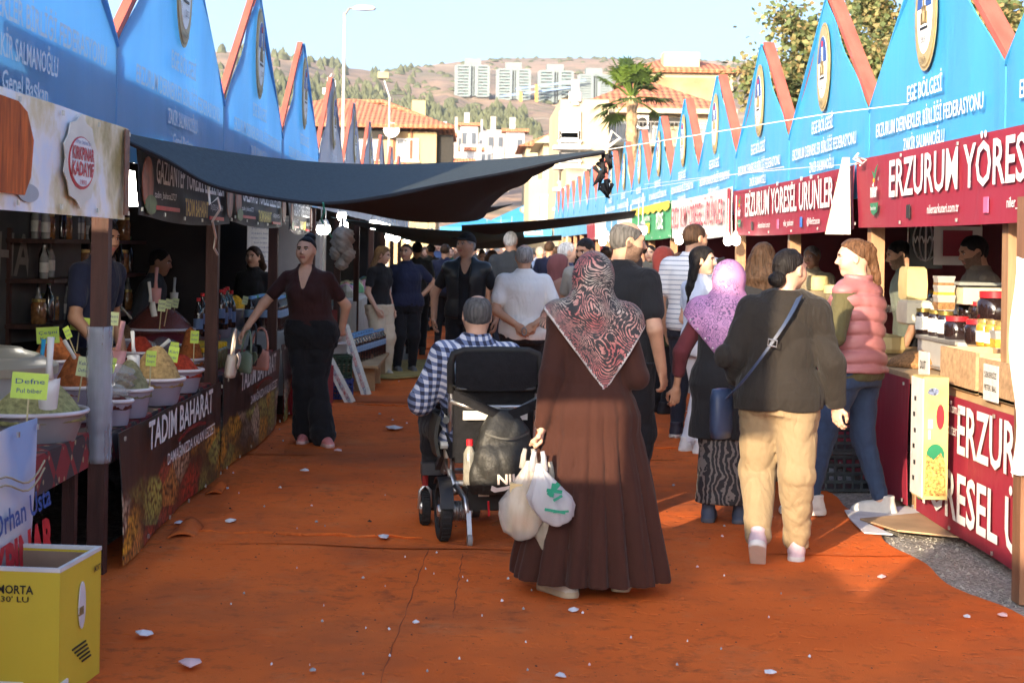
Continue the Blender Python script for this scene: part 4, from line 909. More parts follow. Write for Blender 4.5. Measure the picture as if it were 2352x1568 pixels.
# ------------------------------------------------------------ hanging banners
def banner_mat(nm, c, **k): return vinyl(nm, c, .08, .35, .05, .6)
MAROON = banner_mat('banner_maroon', (.30, .022, .045)); BLACKB = banner_mat('banner_black', (.020, .018, .022)); WHITEB = banner_mat('banner_white', (.70, .68, .66)); GREENB = banner_mat('banner_green', (.04, .30, .12)); GREYB = banner_mat('banner_grey', (.40, .42, .44))
def hang(name, label, m, X, y0, y1, z0, z1, s, sag=0, group=None, amp=.012, cat='banner'):
    """vinyl banner on the plane x = X between y0 and y1, seen from -s"""
    o = thing(name, label, cat, (0, 0, 0), 0, group); b = MB(); ph = y0
    b.sheet(lambda u, v: (X - s * (amp * math.sin(5 * u + ph) * (1 - v) + .006 * math.sin(17 * u + 4 * v)), y0 + (y1 - y0) * u, z0 + (z1 - z0) * v - sag * math.sin(math.pi * u) * (1 - v * .3)), 26, 6, .005 * -s)
    c = b.build('sheet', m, o, sm=40); e = MB()
    for q in (0, .2, .4, .6, .8, 1):
        for z in (z0 + .03, z1 - .03): e.box((X - s * .02, y0 + .04 + (y1 - y0 - .08) * q, z - sag * math.sin(math.pi * (.02 + .96 * q)) * (.97 if z < (z0 + z1) / 2 else .7)), (.008, .02, .02))
    c2 = e.build('eyelet', mat('eyelet', (.5, .5, .48), .3, metal=.8), o); c2['kind'] = 'stuff'
    return o
# right row
xd = (0, -1, 0); U = (0, 0, 1); xb = XR - .06
def niler_logo(o, X, y, z, k, s=1):
    m = MB(); m.use(GRN); m.prism([(y + .25 * k, z - .20 * k), (y - .25 * k, z - .20 * k), (y - .17 * k, z - .36 * k), (y, z - .41 * k), (y + .17 * k, z - .36 * k)], 'x', X, X - .004); m.prism([(y + .02 * k, z + .20 * k), (y - .02 * k, z + .20 * k), (y - .20 * k, z + .42 * k), (y - .04 * k, z + .34 * k)], 'x', X, X - .004); m.prism([(y + .02 * k, z + .2 * k), (y + .16 * k, z + .33 * k), (y + .04 * k, z + .29 * k)], 'x', X, X - .004); e = m.build('logo', None, o)
    letters('niler', TXW, e, (X - .006, y, z), xd, U, .46 * k, .24 * k, .03); letters('Yöresel Ürünler', TXW, e, (X - .008, y, z - .29 * k), xd, U, .38 * k, .06 * k, .01); letters('®', TXW, e, (X - .006, y - .30 * k, z + .18 * k), xd, U, None, .06 * k)
    m = MB(); m.use(mat('print_orange', (.75, .3, .02), .5)); m.prism(ellpoly(y + .02 * k, z + .17 * k, .035 * k, .035 * k, 12), 'x', X - .002, X - .007); m.build('dot', None, e)
def maroon_banner(label, y0, y1, z0, z1, flip=False):
    o = hang('banner', label, MAROON, xb, y0, y1, z0, z1, 1, .02, 'maroon banners along the right stalls'); L = y1 - y0; X = xb - .026; h = z1 - z0
    letters('ERZURUM YÖRESEL ÜRÜNLER', TXW, o, (X, y1 - L * .53, z0 + h * .60), xd, U, L * .74, h * .50, .016); niler_logo(o, X, y1 - L * .10, z0 + h * .5, h * .85)
    if flip: niler_logo(o, X, y0 + L * .07, z0 + h * .5, h * .85)
    for q, t in ((.36, 'nilersarkuteri.com.tr'), (.58, 'niler_sarkuteri'), (.77, '@NilerErzurum')):
        letters(t, TXW, o, (X, y1 - L * q, z0 + h * .17), xd, U, None, .055, .012); m = MB(); m.use(BLK if q < .5 else PINKP if q < .7 else BLUP); m.box((X, y1 - L * (q - .12 + .03 * (q > .5)), z0 + h * .17), (.006, .075, .085)); m.build('icon', None, o)
maroon_banner('large maroon banner with white food lettering on the nearest right stall', R0 + RP - 6.1, R0 + RP + .10, 1.81, 2.30)
maroon_banner('second maroon banner, curling at its near end above the woman in pink', R0 + RP + .22, R0 + 3 * RP - .25, 1.80, 2.27, True)
o = hang('banner', 'pale banner with red lettering beside the green banner', WHITEB, xb, R0 + 3 * RP - .1, R0 + 5 * RP - .7, 1.80, 2.33, 1, .03); letters('ERZURUM YÖRESEL ÜRÜNLER', mat('print_red_faded', (.42, .05, .08), .5), o, (xb - .03, R0 + 3.9 * RP, 2.06), xd, U, RP * 1.6, .28, .014); m = MB(); m.use(MAROON); m.box((xb - .02, R0 + 3 * RP - .02, 2.06), (.012, .13, .5)); m.build('edge_strip', None, o)
o = hang('banner', 'green banner with yellow fringe on the right row', GREENB, xb, R0 + 5 * RP - .6, R0 + 7 * RP - .8, 1.81, 2.34, 1, .02); m = MB(); m.sheet(lambda u, v: (xb - .026, R0 + 5 * RP - .59 + (2 * RP - .22) * u, 2.34 - .14 * v * (.7 + .3 * abs(math.sin(22 * u)))), 44, 2, -.004); m.build('fringe', TXY, o); letters('PİDE', TXW, o, (xb - .03, R0 + 5.2 * RP, 2.05), xd, U, .9, .24, .02); letters('KAVURMA', TXW, o, (xb - .03, R0 + 5.8 * RP, 2.13), xd, U, .9, .08, .01); m = MB(); m.use(TXY); m.box((xb - .028, R0 + 5.8 * RP, 1.98), (.006, .7, .16)); m.build('panel', None, o)
for j, c in ((7, WHITEB), (8, BLUE_R), (9, WHITEB), (10, MAROON)): hang('banner', '%s valance banner far down the right row' % {7: 'white', 8: 'blue', 9: 'farther white', 10: 'farthest maroon'}[j], c, xb, R0 + j * RP - .7, R0 + (j + 1) * RP - .8, 1.86, 2.25, 1)
# folded-back banner end tied with white string
m = MB(); yq = R0 + RP + .14; m.sheet(lambda u, v: (xb - .05 - .16 * math.sin(math.pi * u) * (.3 + .7 * v), yq + .20 * (u - .35) * (.15 + v), 2.32 - .56 * v), 8, 8, .006); props(m.build('banner_flap', mat('banner_back', (.60, .52, .40), .6, .15, 4), sm=40), 'pale folded-back banner end tied up with white string', 'banner flap')
# left row
xl = XL + .06; xdl = (0, 1, 0)
def photo_print(nm, kind):
    m, nt, b = nodes(nm); N = NT(nt); v = N.coord()
    if kind == 'spice':
        sep = N.n('SeparateXYZ'); N.l(v, sep.inputs[0]); vo = N.n('TexVoronoi'); vo.inputs['Scale'].default_value = 3.6; N.l(N.coord((1, .5, 1), loc=(0, .3, .2)), vo.inputs[0])
        pile = N.ramp(vo.outputs['Color'], [(0, (.60, .04, .03)), (.25, (.85, .42, .04)), (.4, (.75, .52, .32)), (.5, (.55, .07, .04)), (.6, (.52, .55, .12)), (.7, (.80, .32, .07)), (.8, (.80, .64, .45))], 'CONSTANT')
        gr = N.n('TexVoronoi'); gr.inputs['Scale'].default_value = 30; N.l(v, gr.inputs[0]); c = N.mix(N.math('MULTIPLY', N.math('POWER', gr.outputs['Distance'], 1.5), 1.5), pile, (.05, .02, .012)); c = N.mix(N.ramp(vo.outputs['Distance'], [(.45, (0, 0, 0)), (.80, (.85, .85, .85))]), c, (.015, .01, .01))
        hgt = N.math('ADD', sep.outputs['Z'], N.math('MULTIPLY', N.noise(v, 3.5, 2), .22)); c = N.mix(N.ramp(hgt, [(.46, (0, 0, 0)), (.50, (1, 1, 1))]), c, (.016, .014, .016))
    elif kind == 'pale': c = N.ramp(N.noise(v, 1.2, 3, .5), [(.36, (.30, .46, .74)), (.50, (.66, .68, .74)), (.62, (.72, .71, .68))])
    else:
        n = N.noise(v, 2.1, 5, .6); c = N.ramp(n, [(.34, (.30, .22, .05)), (.44, (.62, .52, .30)), (.52, (.74, .72, .72)), (.60, (.62, .68, .80)), (.7, (.74, .70, .62))])
    N.l(c, b.inputs['Base Color']); b.inputs['Roughness'].default_value = .38; N.bump(N.noise(N.coord((1, 1, .4)), 2.2, 3), b, .35, .05); return m
SPICE = photo_print('spice_photo_print', 'spice'); KADA = photo_print('dessert_photo_print', 'kada')
KAD = 'dessert banner'
o = hang('banner', 'pale dessert banner with oval red logo above the nearest left stall', KADA, xl, 4.6, L0 - .02, 1.73, 2.17, -1, .0, None, .008)
def kada_logo(o, X, y, z, ky, k=None):
    k = k or ky; e0 = len(sc.objects)
    m = MB(); m.use(mat('print_cream', (.66, .62, .52), .5)); m.prism([(y + q[0] * k, z + q[1] * k) for q in ((0, .56), (.09, .46), (.20, .42), (.24, .27), (.31, .16), (.28, 0), (.31, -.16), (.24, -.27), (.20, -.42), (.09, -.46), (0, -.56), (-.09, -.46), (-.20, -.42), (-.24, -.27), (-.31, -.16), (-.28, 0), (-.31, .16), (-.24, .27), (-.20, .42), (-.09, .46))], 'x', X, X + .004)
    m.use(TXR); m.prism(ellpoly(y, z - .02 * k, .235 * k, .31 * k), 'x', X + .002, X + .007); m.use(TXW); m.prism(ellpoly(y, z - .01 * k, .215 * k, .285 * k), 'x', X + .004, X + .010); e = m.build('logo', None, o)
    letters('KIRKPINAR', TXR, e, (X + .013, y, z + .08 * k), xdl, U, .40 * k, .15 * k, .03); letters('KADAYIF', TXR, e, (X + .013, y, z - .10 * k), xdl, U, .40 * k, .16 * k, .03); letters("Orhan Usta'nın Şırı", NAVYP, e, (X + .013, y, z + .22 * k), xdl, U, .28 * k, .05 * k); letters('1990', TXR, e, (X + .013, y, z - .25 * k), xdl, U, .12 * k, .06 * k); q = ky / k; e.scale = (1, q, 1); e.location.y = y * (1 - q)
kada_logo(o, xl + .020, 6.78, 1.96, .92, .36)
m = MB(); m.use(mat('print_syrup_roll', (.46, .10, .012), .8, .5, 30, stretch=(1, 1, .15))); m.prism([(5.0, 1.79), (5.95, 1.79), (6.03, 1.86), (6.06, 2.0), (5.97, 2.10), (5.85, 2.13), (5.0, 2.14)], 'x', xl + .018, xl + .022); m.build('dessert_picture', None, o)
m = MB(); m.use(GREYB); m.prism(ellpoly(6.02, 1.80, .14, .035, 24), 'x', xl + .014, xl + .017); m.build('plate_picture', None, o)
m = MB(); m.use(mat('print_cocoa', (.16, .06, .03), .5, .5, 30)); m.box((xl + .018, 7.68, 1.955), (.005, .10, .41)); m.build('edge_strip', None, o)
for j, (a, b, z0, z1, lb) in enumerate(((L0 + .22, L0 + LP - .05, 1.76, 2.13, 'black spice-shop banner with white lettering half behind the shade net'), (L0 + LP + .03, L0 + 2 * LP - .3, 1.78, 2.10, 'second black spice-shop banner farther along the left row'), (L0 + 2 * LP + .05, L0 + 2 * LP + 1.9, 1.75, 2.05, 'third black spice-shop banner, greyed, under the net edge'))):
    o = hang('banner', lb, BLACKB if j < 2 else banner_mat('banner_black_greyed', (.06, .06, .065)), xl, a, b, z0, z1, -1, .03, 'black spice banners on the left'); L = b - a; h = z1 - z0; X = xl + .03
    letters('GAZİANTEP YÖRESEL LEZZETLER', TXW, o, (X, a + L * .48, z0 + h * .62), xdl, U, L * .74, h * .36, .015); letters('TADIM BAHARAT', TXY, o, (X, a + L * .52, z0 + h * .17), xdl, U, L * .26, h * .26, .03); letters('tadim_baharat2727', TXW, o, (X, a + L * .20, z0 + h * .30), xdl, U, L * .20, h * .1); letters('0 (532) 541 55 54', TXW, o, (X, a + L * .76, z0 + h * .24), xdl, U, L * .16, h * .1)
    m = MB(); m.use(TXR); m.box((X, a + L * .22, z0 + h * .12), (.005, L * .22, h * .06)); m.box((X, a + L * .76, z0 + h * .06), (.005, L * .18, h * .06)); m.build('stripe', None, o)
    m = MB(); m.use(mat('print_peppers', (.22, .07, .04), .5, .8, 9)); 
    for q in (.045, .94): m.prism(ellpoly(a + L * q, z0 + h * .45, L * .045, h * .36, 14), 'x', X - .006, X)
    m.use(mat('print_leaves', (.07, .13, .04), .5, .6, 12)); m.prism(ellpoly(a + L * .07, z0 + h * .15, L * .05, h * .14, 10), 'x', X - .004, X + .002); m.build('pepper_picture', None, o)
# counter banners, left: printed spice photographs
XC = XL + .02
def spice_banner(lab, y0, y1, z1, tilt=0):
    o = hang('banner', lab, SPICE, XC, y0, y1, .03, z1, -1, 0, 'spice photograph banners on the left counters', .03); X = XC + .032; L = y1 - y0
    letters('TADIM BAHARAT', TXW, o, (X + .006, y0 + L * .50, z1 - .085), xdl, U, L * .66, .15, .022); letters('DAMAĞINIZDA KALAN LEZZET', TXW, o, (X + .006, y0 + L * .60, z1 - .27), xdl, U, L * .52, .065, .01)
    m = MB(); m.use(mat('print_red_swash', (.18, .012, .012), .5)); m.prism([(y0 + L * (.45 + .3 * t), z1 - .19 + .035 * math.sin(math.pi * t)) for t in (0, .25, .5, .75, 1)] + [(y0 + L * (.45 + .3 * t), z1 - .21 + .03 * math.sin(math.pi * t)) for t in (1, .75, .5, .25, 0)], 'x', X + .002, X + .005); m.build('swash', None, o)
spice_banner('printed spice banner below the tubs of the nearest spice counter', L0 + .10, L0 + LP - .10, .68); spice_banner('printed spice banner below the yellow-lidded jars', L0 + LP + .10, L0 + 2 * LP - .10, .70); spice_banner('printed spice banner partly behind the woman in brown', L0 + 2 * LP + .10, L0 + 2 * LP + 2.2, .72)

# ------------------------------------------------------------ counters (tables) in the stalls
RUG = None
def rug_mat():
    m, nt, b = nodes('kilim_cloth'); N = NT(nt); v = N.coord((5, 5, 5), (R(45), R(45), 0)); ck = N.n('TexChecker'); ck.inputs['Scale'].default_value = 1.2; N.l(v, ck.inputs[0]); ck.inputs[1].default_value = (.22, .02, .02, 1); ck.inputs[2].default_value = (.05, .03, .03, 1)
    vo = N.n('TexVoronoi'); vo.inputs['Scale'].default_value = 3; N.l(v, vo.inputs[0]); c = N.mix(N.ramp(vo.outputs['Distance'], [(.18, (1, 1, 1)), (.24, (0, 0, 0))]), ck.outputs[0], (.32, .26, .14)); N.l(c, b.inputs['Base Color']); b.inputs['Roughness'].default_value = .9; return m
RUG = rug_mat()
def counter(label, x0, x1, y0, y1, z, mt, drop=.12, legm=BROWNW, tiers=()):
    o = thing('counter_table', label, 'counter', ((x0 + x1) / 2, (y0 + y1) / 2, 0)); w, l = abs(x1 - x0), y1 - y0
    MB().box((0, 0, z - .02), (w, l, .04)).build('tabletop', LIGHTW, o)
    for a in (-1, 1):
        for b in (-1, 1): MB().box((a * (w / 2 - .05), b * (l / 2 - .06), (z - .04) / 2), (.06, .06, z - .04)).build('leg', legm, o)
    m = MB(); m.box((0, 0, z + .004), (w + .03, l + .03, .008))
    for a in (-1, 1): m.box((a * (w / 2 + .014), 0, z - drop / 2), (.008, l + .03, drop))
    for b in (-1, 1): m.box((0, b * (l / 2 + .014), z - drop / 2), (w + .02, .008, drop))
    m.build('cover', mt, o)
    for (tx0, tx1, tz) in tiers: MB().box(((tx0 + tx1) / 2 - (x0 + x1) / 2, 0, (z + .01 + tz) / 2), (abs(tx1 - tx0), l - .1, tz - z - .012)).build('riser', mt, o)
    return o
counter('spice counter with dark patterned cloth in the nearest full left stall', XL - .06, XL - 1.15, L0 + .10, L0 + LP - .08, .66, RUG, .14, BROWNW, ((XL - .48, XL - 1.12, .80),))
counter('spice counter in the second left stall behind the handbags', XL - .06, XL - 1.1, L0 + LP + .10, L0 + 2 * LP - .08, .68, RUG, .14, BROWNW, ((XL - .50, XL - 1.08, .82),))
counter('counter at the left edge with red kilim and dark space beneath', XL - .10, XL - 1.2, 5.3, L0 - .12, .70, RUG, .16)
# right counters with red printed front
def right_front(lab, y0, y1, z1, first):
    o = hang('banner', lab, MAROON, XR - .09, y0, y1, .05, z1, 1, 0, 'maroon counter fronts on the right', .006); X = XR - .115; L = y1 - y0
    if first: letters('ERZURUM', TXW, o, (X, 8.20, z1 - .18), xd, U, 1.42, .27, .02); letters('YÖRESEL ÜRÜNLER', TXW, o, (X, 8.08, z1 - .56), xd, U, 3.2, .27, .02); letters('niler_sarkuteri', TXW, o, (X, y0 + L * .82, z1 - .18), xd, U, .5, .07); letters('nilersarkuteri.com.tr', TXW, o, (X, y0 + L * .82, z1 - .06), xd, U, .6, .06)
    niler_logo(o, X, y0 + L * (.95 if first else .8), z1 - .42, .62)
right_front('maroon counter front with big white lettering at the right edge', 6.0, R0 + 1.32, .82, True); right_front('maroon counter front behind the woman in the pink vest', R0 + 1.5, R0 + 2 * RP - .1, .84, False)
WOODC = mat('counter_wood', (.42, .28, .15), .7, .25, 5, .3, 30)
counter('wooden counter at the right edge carrying jars and crates', XR - .05, XR + .9, 6.0, R0 + 1.3, .86, WOODC, .05, LIGHTW); counter('wooden counter with cheese and glass cases farther right', XR - .05, XR + .9, R0 + 1.5, R0 + 2 * RP - .1, .86, WOODC, .05, LIGHTW)
for j in range(3, 8): counter('%s goods table farther along the right row' % ORD[j - 2], XR - .05, XR + .8, R0 + (j - 1) * RP + .1, R0 + j * RP - .1, .82, mat('table_cloth_grey', (.30, .28, .26), .9), .5)
for j in range(3, 9): counter('%s goods table farther along the left row' % ORD[j - 2], XL - .06, XL - .8, L0 + (j - 1) * LP + (1.0 if j == 3 else .1), L0 + j * LP - .1, .78, mat('table_cloth_white', (.42, .42, .42), .9) if j != 4 else mat('table_cloth_red', (.26, .008, .014), .75, .1, 3, .2, 4), .6)

# ------------------------------------------------------------ shade nets over the aisle
NET = mat('shade_net', (.045, .060, .068), .8, .2, 40, .3, 300, trans=.14); NETD = mat('shade_net_dark', (.018, .018, .021), .85, .2, 30, .3, 300, trans=.04); NETT = mat('shade_net_teal', (.035, .075, .085), .8, .15, 40, trans=.2)
def spline(pts, t):
    x = t * (len(pts) - 1); i = min(int(x), len(pts) - 2); f = x - i; p = lambda k: pts[max(0, min(len(pts) - 1, k))]
    a, b, c, d = p(i - 1), p(i), p(i + 1), p(i + 2); return .5 * ((2 * b) + (c - a) * f + (2 * a - 5 * b + 4 * c - d) * f * f + (3 * b - a - 3 * c + d) * f ** 3)
up_ = [at(263, 303, 7.8), at(390, 328, 8.6), at(520, 350, 9.6), at(640, 366, 10.5), at(760, 376, 11.3), at(900, 379, 12), at(1050, 374, 12.2), at(1200, 363, 12), at(1300, 355, 11.7), at(1388, 346, 11.5)]
hm_ = [at(266, 316, 7.78), at(380, 368, 8.1), at(480, 424, 8.5), at(600, 452, 9.0), at(745, 468, 9.6), at(880, 452, 10), at(1020, 424, 10.4), at(1180, 394, 10.8), at(1300, 367, 11.2), at(1388, 351, 11.45)]
bk_ = [at(700, 466, 10), at(775, 472, 12.5), at(850, 478, 15), at(940, 490, 16.5), at(1030, 497, 17), at(1108, 500, 17), at(1130, 470, 15), at(1160, 436, 13.2), at(1184, 424, 12.6), at(1190, 402, 11.6)]
o = thing('shade_net', 'large dark shade net slung from the left stalls over the aisle', 'shade net')
m = MB(); m.sheet(lambda u, v: spline(up_, u).lerp(spline(hm_, u), v) + Vector((0, -.12 * math.sin(math.pi * v), -.03 * math.sin(math.pi * v))) * (1 - abs(2 * u - 1)), 60, 10, .006); m.build('front_drop', NET, o, sm=40)
hs = [spline(hm_, .38 + .49 * k / 9) for k in range(10)]
m = MB(); m.sheet(lambda u, v: spline(hs, u).lerp(spline(bk_, u), v) + Vector((.02 * math.sin(14 * v + 5 * u), 0, -.10 * math.sin(math.pi * v) * math.sin(math.pi * u) + .02 * math.sin(11 * u) * math.sin(math.pi * v))), 40, 20, .006); m.build('canopy', NETD, o, sm=40)
m = MB(); m.tube([spline(hm_, k / 60) for k in range(61)], .012, 5); m.build('hem_rope', NETD, o)
a = at(1386, 346, 11.5); m = MB()
for k in range(9): q = a + Vector((.02 * math.sin(k * 2), .02 * math.cos(k * 3), -.03 * k)); m.tube([q, q + Vector((.05 * math.sin(k), .04, -.10)), q + Vector((.06 * math.cos(k), 0, -.03))], .018, 5)
m.build('knot', NETD, o, sm=1); m = MB(); m.tube([a, a + Vector((.05, 0, .04)), a + Vector((.12, 0, .09)), a + Vector((.06, 0, .14)), a + Vector((.02, 0, .03))], .012, 5); m.build('string_knot', mat('white_string', (.65, .62, .58), .8), o)
def net(lab, P4, mt, sag=.15, n=20):
    o = thing('shade_net', lab, 'shade net'); m = MB(); A, B_, C_, D_ = P4
    m.sheet(lambda u, v: A.lerp(B_, u).lerp(D_.lerp(C_, u), v) - Vector((0, 0, sag * math.sin(math.pi * u) * (.4 + .6 * math.sin(math.pi * v)))), n, 10, .006); m.build('cloth', mt, o, sm=40); return o
net('dark shade net tied to the right row above the crowd', (at(1060, 517, 21), at(1462, 483, 18), at(1455, 500, 20), at(1060, 545, 26)), NETD, .05)
net('teal shade net hanging low across the aisle in the distance', (at(760, 498, 17), at(1200, 524, 26), at(1205, 548, 27), at(830, 520, 24)), NETT, .22); net('second teal shade net behind the first one', (at(880, 524, 28), at(1290, 540, 30), at(1290, 552, 32), at(880, 545, 32)), NETT, .25); net('small torn net end drooping beside the big net', (at(1100, 476, 14.5), at(1178, 468, 15), at(1120, 488, 15), at(1090, 492, 14.6)), NET, .02, 8)
STR = mat('white_string', (.65, .62, .58), .8)
def rope(lab, pts, r=.003, mt=STR): props(MB().tube(pts, r, 5).build('rope', mt), lab, 'rope')
rope('thin white line from the net knot to the right stalls', [at(1390, 345, 11.5), at(1640, 304, 11.2), at(1900, 262, 10.8), at(2360, 205, 10)])
rope('white line running along the right gables, lower', [at(1480, 424, 20), at(1640, 405, 15), at(1850, 385, 12.6), at(1972, 376, 11.3)]); rope('thin line across the far right gables', [at(1300, 468, 34), at(1500, 430, 22), at(1800, 384, 13.2)], .004)
rope('white string dangling from the net at the second left post', [at(478, 425, 8.55), at(482, 470, 8.55), at(500, 455, 8.55), at(506, 480, 8.6), at(488, 508, 8.7), at(496, 545, 9.0), at(492, 570, 9.4), at(500, 585, 9.6)], .007); rope('green cord hanging from the middle of the big net', [at(742, 466, 9.55), at(745, 486, 9.6), at(738, 505, 9.7), at(752, 530, 9.8), at(762, 545, 9.9)], .006, mat('green_cord', (.05, .30, .22), .7)); rope('white string tied round the second right banner end', [at(1972, 352, 11.2), at(1960, 366, 11.2), at(1978, 374, 11.2), at(1965, 360, 11.25), at(1990, 368, 11.3), at(1975, 380, 11.25)], .008)
# far blue tents closing the aisle
def tent(lab, x, yp, w, Y, yb):
    p = at(x, yp, Y); b = at(x, yb, Y); r = w; o = thing('pavilion_tent', lab, 'tent', (p.x, Y, 0)); h, zb = p.z, b.z
    m = MB(); m.raw([(-r, -r, zb), (r, -r, zb), (r, r, zb), (-r, r, zb), (0, 0, h), (-r, -r, zb - .35), (r, -r, zb - .35), (r, r, zb - .35), (-r, r, zb - .35)], [(0, 1, 4), (1, 2, 4), (2, 3, 4), (3, 0, 4), (5, 6, 1, 0), (6, 7, 2, 1), (7, 8, 3, 2), (8, 5, 0, 3)]); m.build('canopy', BLUE_R, o)
    for a in (-1, 1):
        for c in (-1, 1): MB().box((a * (r - .06), c * (r - .06), zb / 2), (.08, .08, zb)).build('leg', GALV, o)
    return o, h, zb, r
o, h, zb, r = tent('blue pyramid tent with round badge closing the aisle', 1215, 466, 2.3, 100, 507); 
m = MB(); n = Vector((0, -(h - zb), r)).normalized(); c = Vector((0, -r * .45, zb + (h - zb) * .55)); Mx = Matrix.Rotation(-math.atan2(h - zb, r) + R(180) * 0, 3, 'X'); Mx = Matrix(((1, 0, 0), (0, r / math.hypot(r, h - zb), -(h - zb) / math.hypot(r, h - zb)), (0, (h - zb) / math.hypot(r, h - zb), r / math.hypot(r, h - zb)))); 
m.use(GOLD); m.lathe([(.62, .02), (.62, .03)], c, 30, M=Mx); m.use(TXW); m.lathe([(.5, .03), (.5, .04)], c, 30, M=Mx); m.use(NAVYP); m.lathe([(.3, .04), (.3, .05)], c + Vector((0, 0, .03)), 20, M=Mx); m.use(BRN); m.lathe([(.17, .05), (.17, .06)], c, 20, M=Mx); m.build('badge', None, o)
o, h, zb, r = tent('lower blue tent in front of the badge tent', 1188, 503, 1.5, 72, 527); letters('ERZURUM DERNEKLERİ', TXW, o, (0, -r - .01, zb - .17), (1, 0, 0), U, 2.2, .16, .02); tent('blue tent to the left behind the nets', 1105, 500, 1.9, 76, 524)

# ------------------------------------------------------------ near left, outside the frame: unseen canvases and a net strip, added to shape the sunlight
SUN_SCREEN = mat('sun_screen_canvas', (.10, .16, .26), .8)
o = thing('sun_screen', 'closed canvas stall fronts near the camera on the left', 'market stall'); MB().box((XL - .05, -3.5, 1.30), (.04, 7.0, 2.58)).build('canvas', SUN_SCREEN, o); m = MB(); m.prism([(.0, .01), (4.42, .01), (4.42, 1.41), (3.54, 1.64), (2.46, 1.92), (1.68, 2.0), (.3, 2.0), (.3, 2.58), (.0, 2.58)], 'x', XL - .07, XL - .03); m.build('low_canvas', SUN_SCREEN, o)
for y in (-7, -3.5, 0, 2.2, 4.4): MB().box((XL - .12, y, 1.4), (.09, .09, 2.8)).build('post', BROWNW, o)
MB().box((XL - 2.9, -2, 1.30), (.04, 12.9, 2.58)).build('back_canvas', SUN_SCREEN, o); MB().box((XL - 1.75, 4.46, 1.3), (2.3, .04, 2.58)).build('side_canvas', SUN_SCREEN, o); MB().box((XL - .3, 4.46, .76), (.54, .04, 1.52)).build('low_side_canvas', SUN_SCREEN, o)
o = thing('shade_net', 'unseen shade net strip added at the near left to shape the sun', 'shade net'); m = MB(); m.sheet(lambda u, v: (XL - .05 + .02 * math.sin(9 * u), 1.68 + 2.84 * u, 2.52 - .79 * u + v * (.85 + .45 * u)), 16, 4, .006); m.build('cloth', NETD, o)
# ------------------------------------------------------------ goods on the left counters
def powder(nm, c, bs=160): return mat('spice_' + nm, tuple(min(.8, x * 1.45) for x in c), .95, .40, 45, .55, bs)
SP = dict(rust=powder('rust', (.22, .065, .018)), red=powder('red', (.25, .030, .012)), brown=powder('brown', (.11, .055, .025)), tan=powder('tan', (.26, .17, .07)), green=powder('green', (.20, .19, .08), 90), greygreen=powder('greygreen', (.15, .14, .075), 90), orange=powder('orange', (.42, .13, .02)), yellow=powder('yellow', (.50, .27, .02)), dark=powder('dark', (.07, .015, .012)), pul=powder('flakes', (.20, .022, .010), 70))
TUBL = mat('tub_lilac', (.42, .36, .44), .35, .06, 5, trans=.35); TUBG = mat('tub_grey', (.33, .32, .34), .35, .08, 5, trans=.2); TUBP = mat('tub_maroon', (.13, .02, .035), .35, .1, 5); TUBC = mat('tub_clear', (.55, .53, .50), .25, .06, 5, trans=.4); TUBW = mat('tub_rim', (.62, .58, .62), .3, .05)
def ns(z): return z
def tub(label, x, y, X, w, sp, peak, mt=TUBL, h=.24, sy=1.0, wrap=False):
    """open plastic tub seen at (x, y) = middle of its front rim; w = rim width in sighting pixels; peak = heap height"""
    p = onx(x, y, X); r = w / 2.2969 / FPX * p.y / 2; o = thing('spice_tub', label, 'spice tub', (p.x, p.y + 0, max(p.z - h, .675)), 0, 'spice tubs on the left counters'); h = p.z - o.location.z
    m = MB(); n = 28; m.lathe([(r * .72, 0), (r * .78, .02), (r * .93, h * .8), (r * .97, h - .015), (r * .955, h - .015), (r * .76, .03), (.01, .025)], (0, 0, 0), n, sy=sy); m.build('tub', mt, o, sm=40)
    m = MB(); m.tube([(r * .99 * math.cos(6.283 * k / n), r * .99 * sy * math.sin(6.283 * k / n), h - .008) for k in range(n)], .011, 6, closed=True); m.build('rim', TUBW, o, sm=1)
    rg = random.Random(label); m = MB(); prof = [(r * .94, h - .05)] + [(r * .92 * (1 - t) ** 1.0, h - .03 + peak * .92 * (.45 * t + .55 * (1 - (1 - t) ** 1.9)) * (1 - .12 * max(0, t - .7) / .3)) for t in (0, .12, .25, .4, .55, .7, .82, .92, .985)]
    m.lathe(prof, (0, 0, 0), 26, sy=sy, wob=.025); hp = m.build('heap', sp, o, sm=1)
    for v in hp.data.vertices: v.co.z += rg.uniform(-.004, .004); v.co.x += rg.uniform(-.005, .005)
    if wrap: m = MB(); m.lathe([(q[0] * 1.03 + .006, q[1] + .012) for q in prof], (0, 0, 0), 26, sy=sy, wob=.04); m.build('plastic_wrap', mat('cling_film', (.30, .09, .07), .12, .3, 14, .9, 25, alpha=.45, spec=.9), o, sm=1)
    return o, p, r
tub('large grey tub heaped with green dried herbs at the left edge', 62, 938, XL - .30, 275, SP['green'], .27, TUBG, .24)
tub('tub of rust red spice behind the lidded drum', 122, 824, XL - .78, 112, SP['rust'], .22); tub('tub of bright red spice beside the rust red one', 170, 804, XL - .86, 80, SP['red'], .17); tub('tub of dark sumac behind the nearest post', 200, 778, XL - .98, 80, SP['dark'], .10)
tub('tub of brown spice half hidden behind the plastic-wrapped post', 172, 884, XL - .34, 108, SP['rust'], .24); tub('tub of brown seed spice right of the nearest post, back row', 282, 776, XL - .72, 70, SP['brown'], .16); tub('broad maroon bowl of film-covered red pepper paste', 366, 752, XL - .62, 168, SP['dark'], .24, TUBP, .22, 1, True)
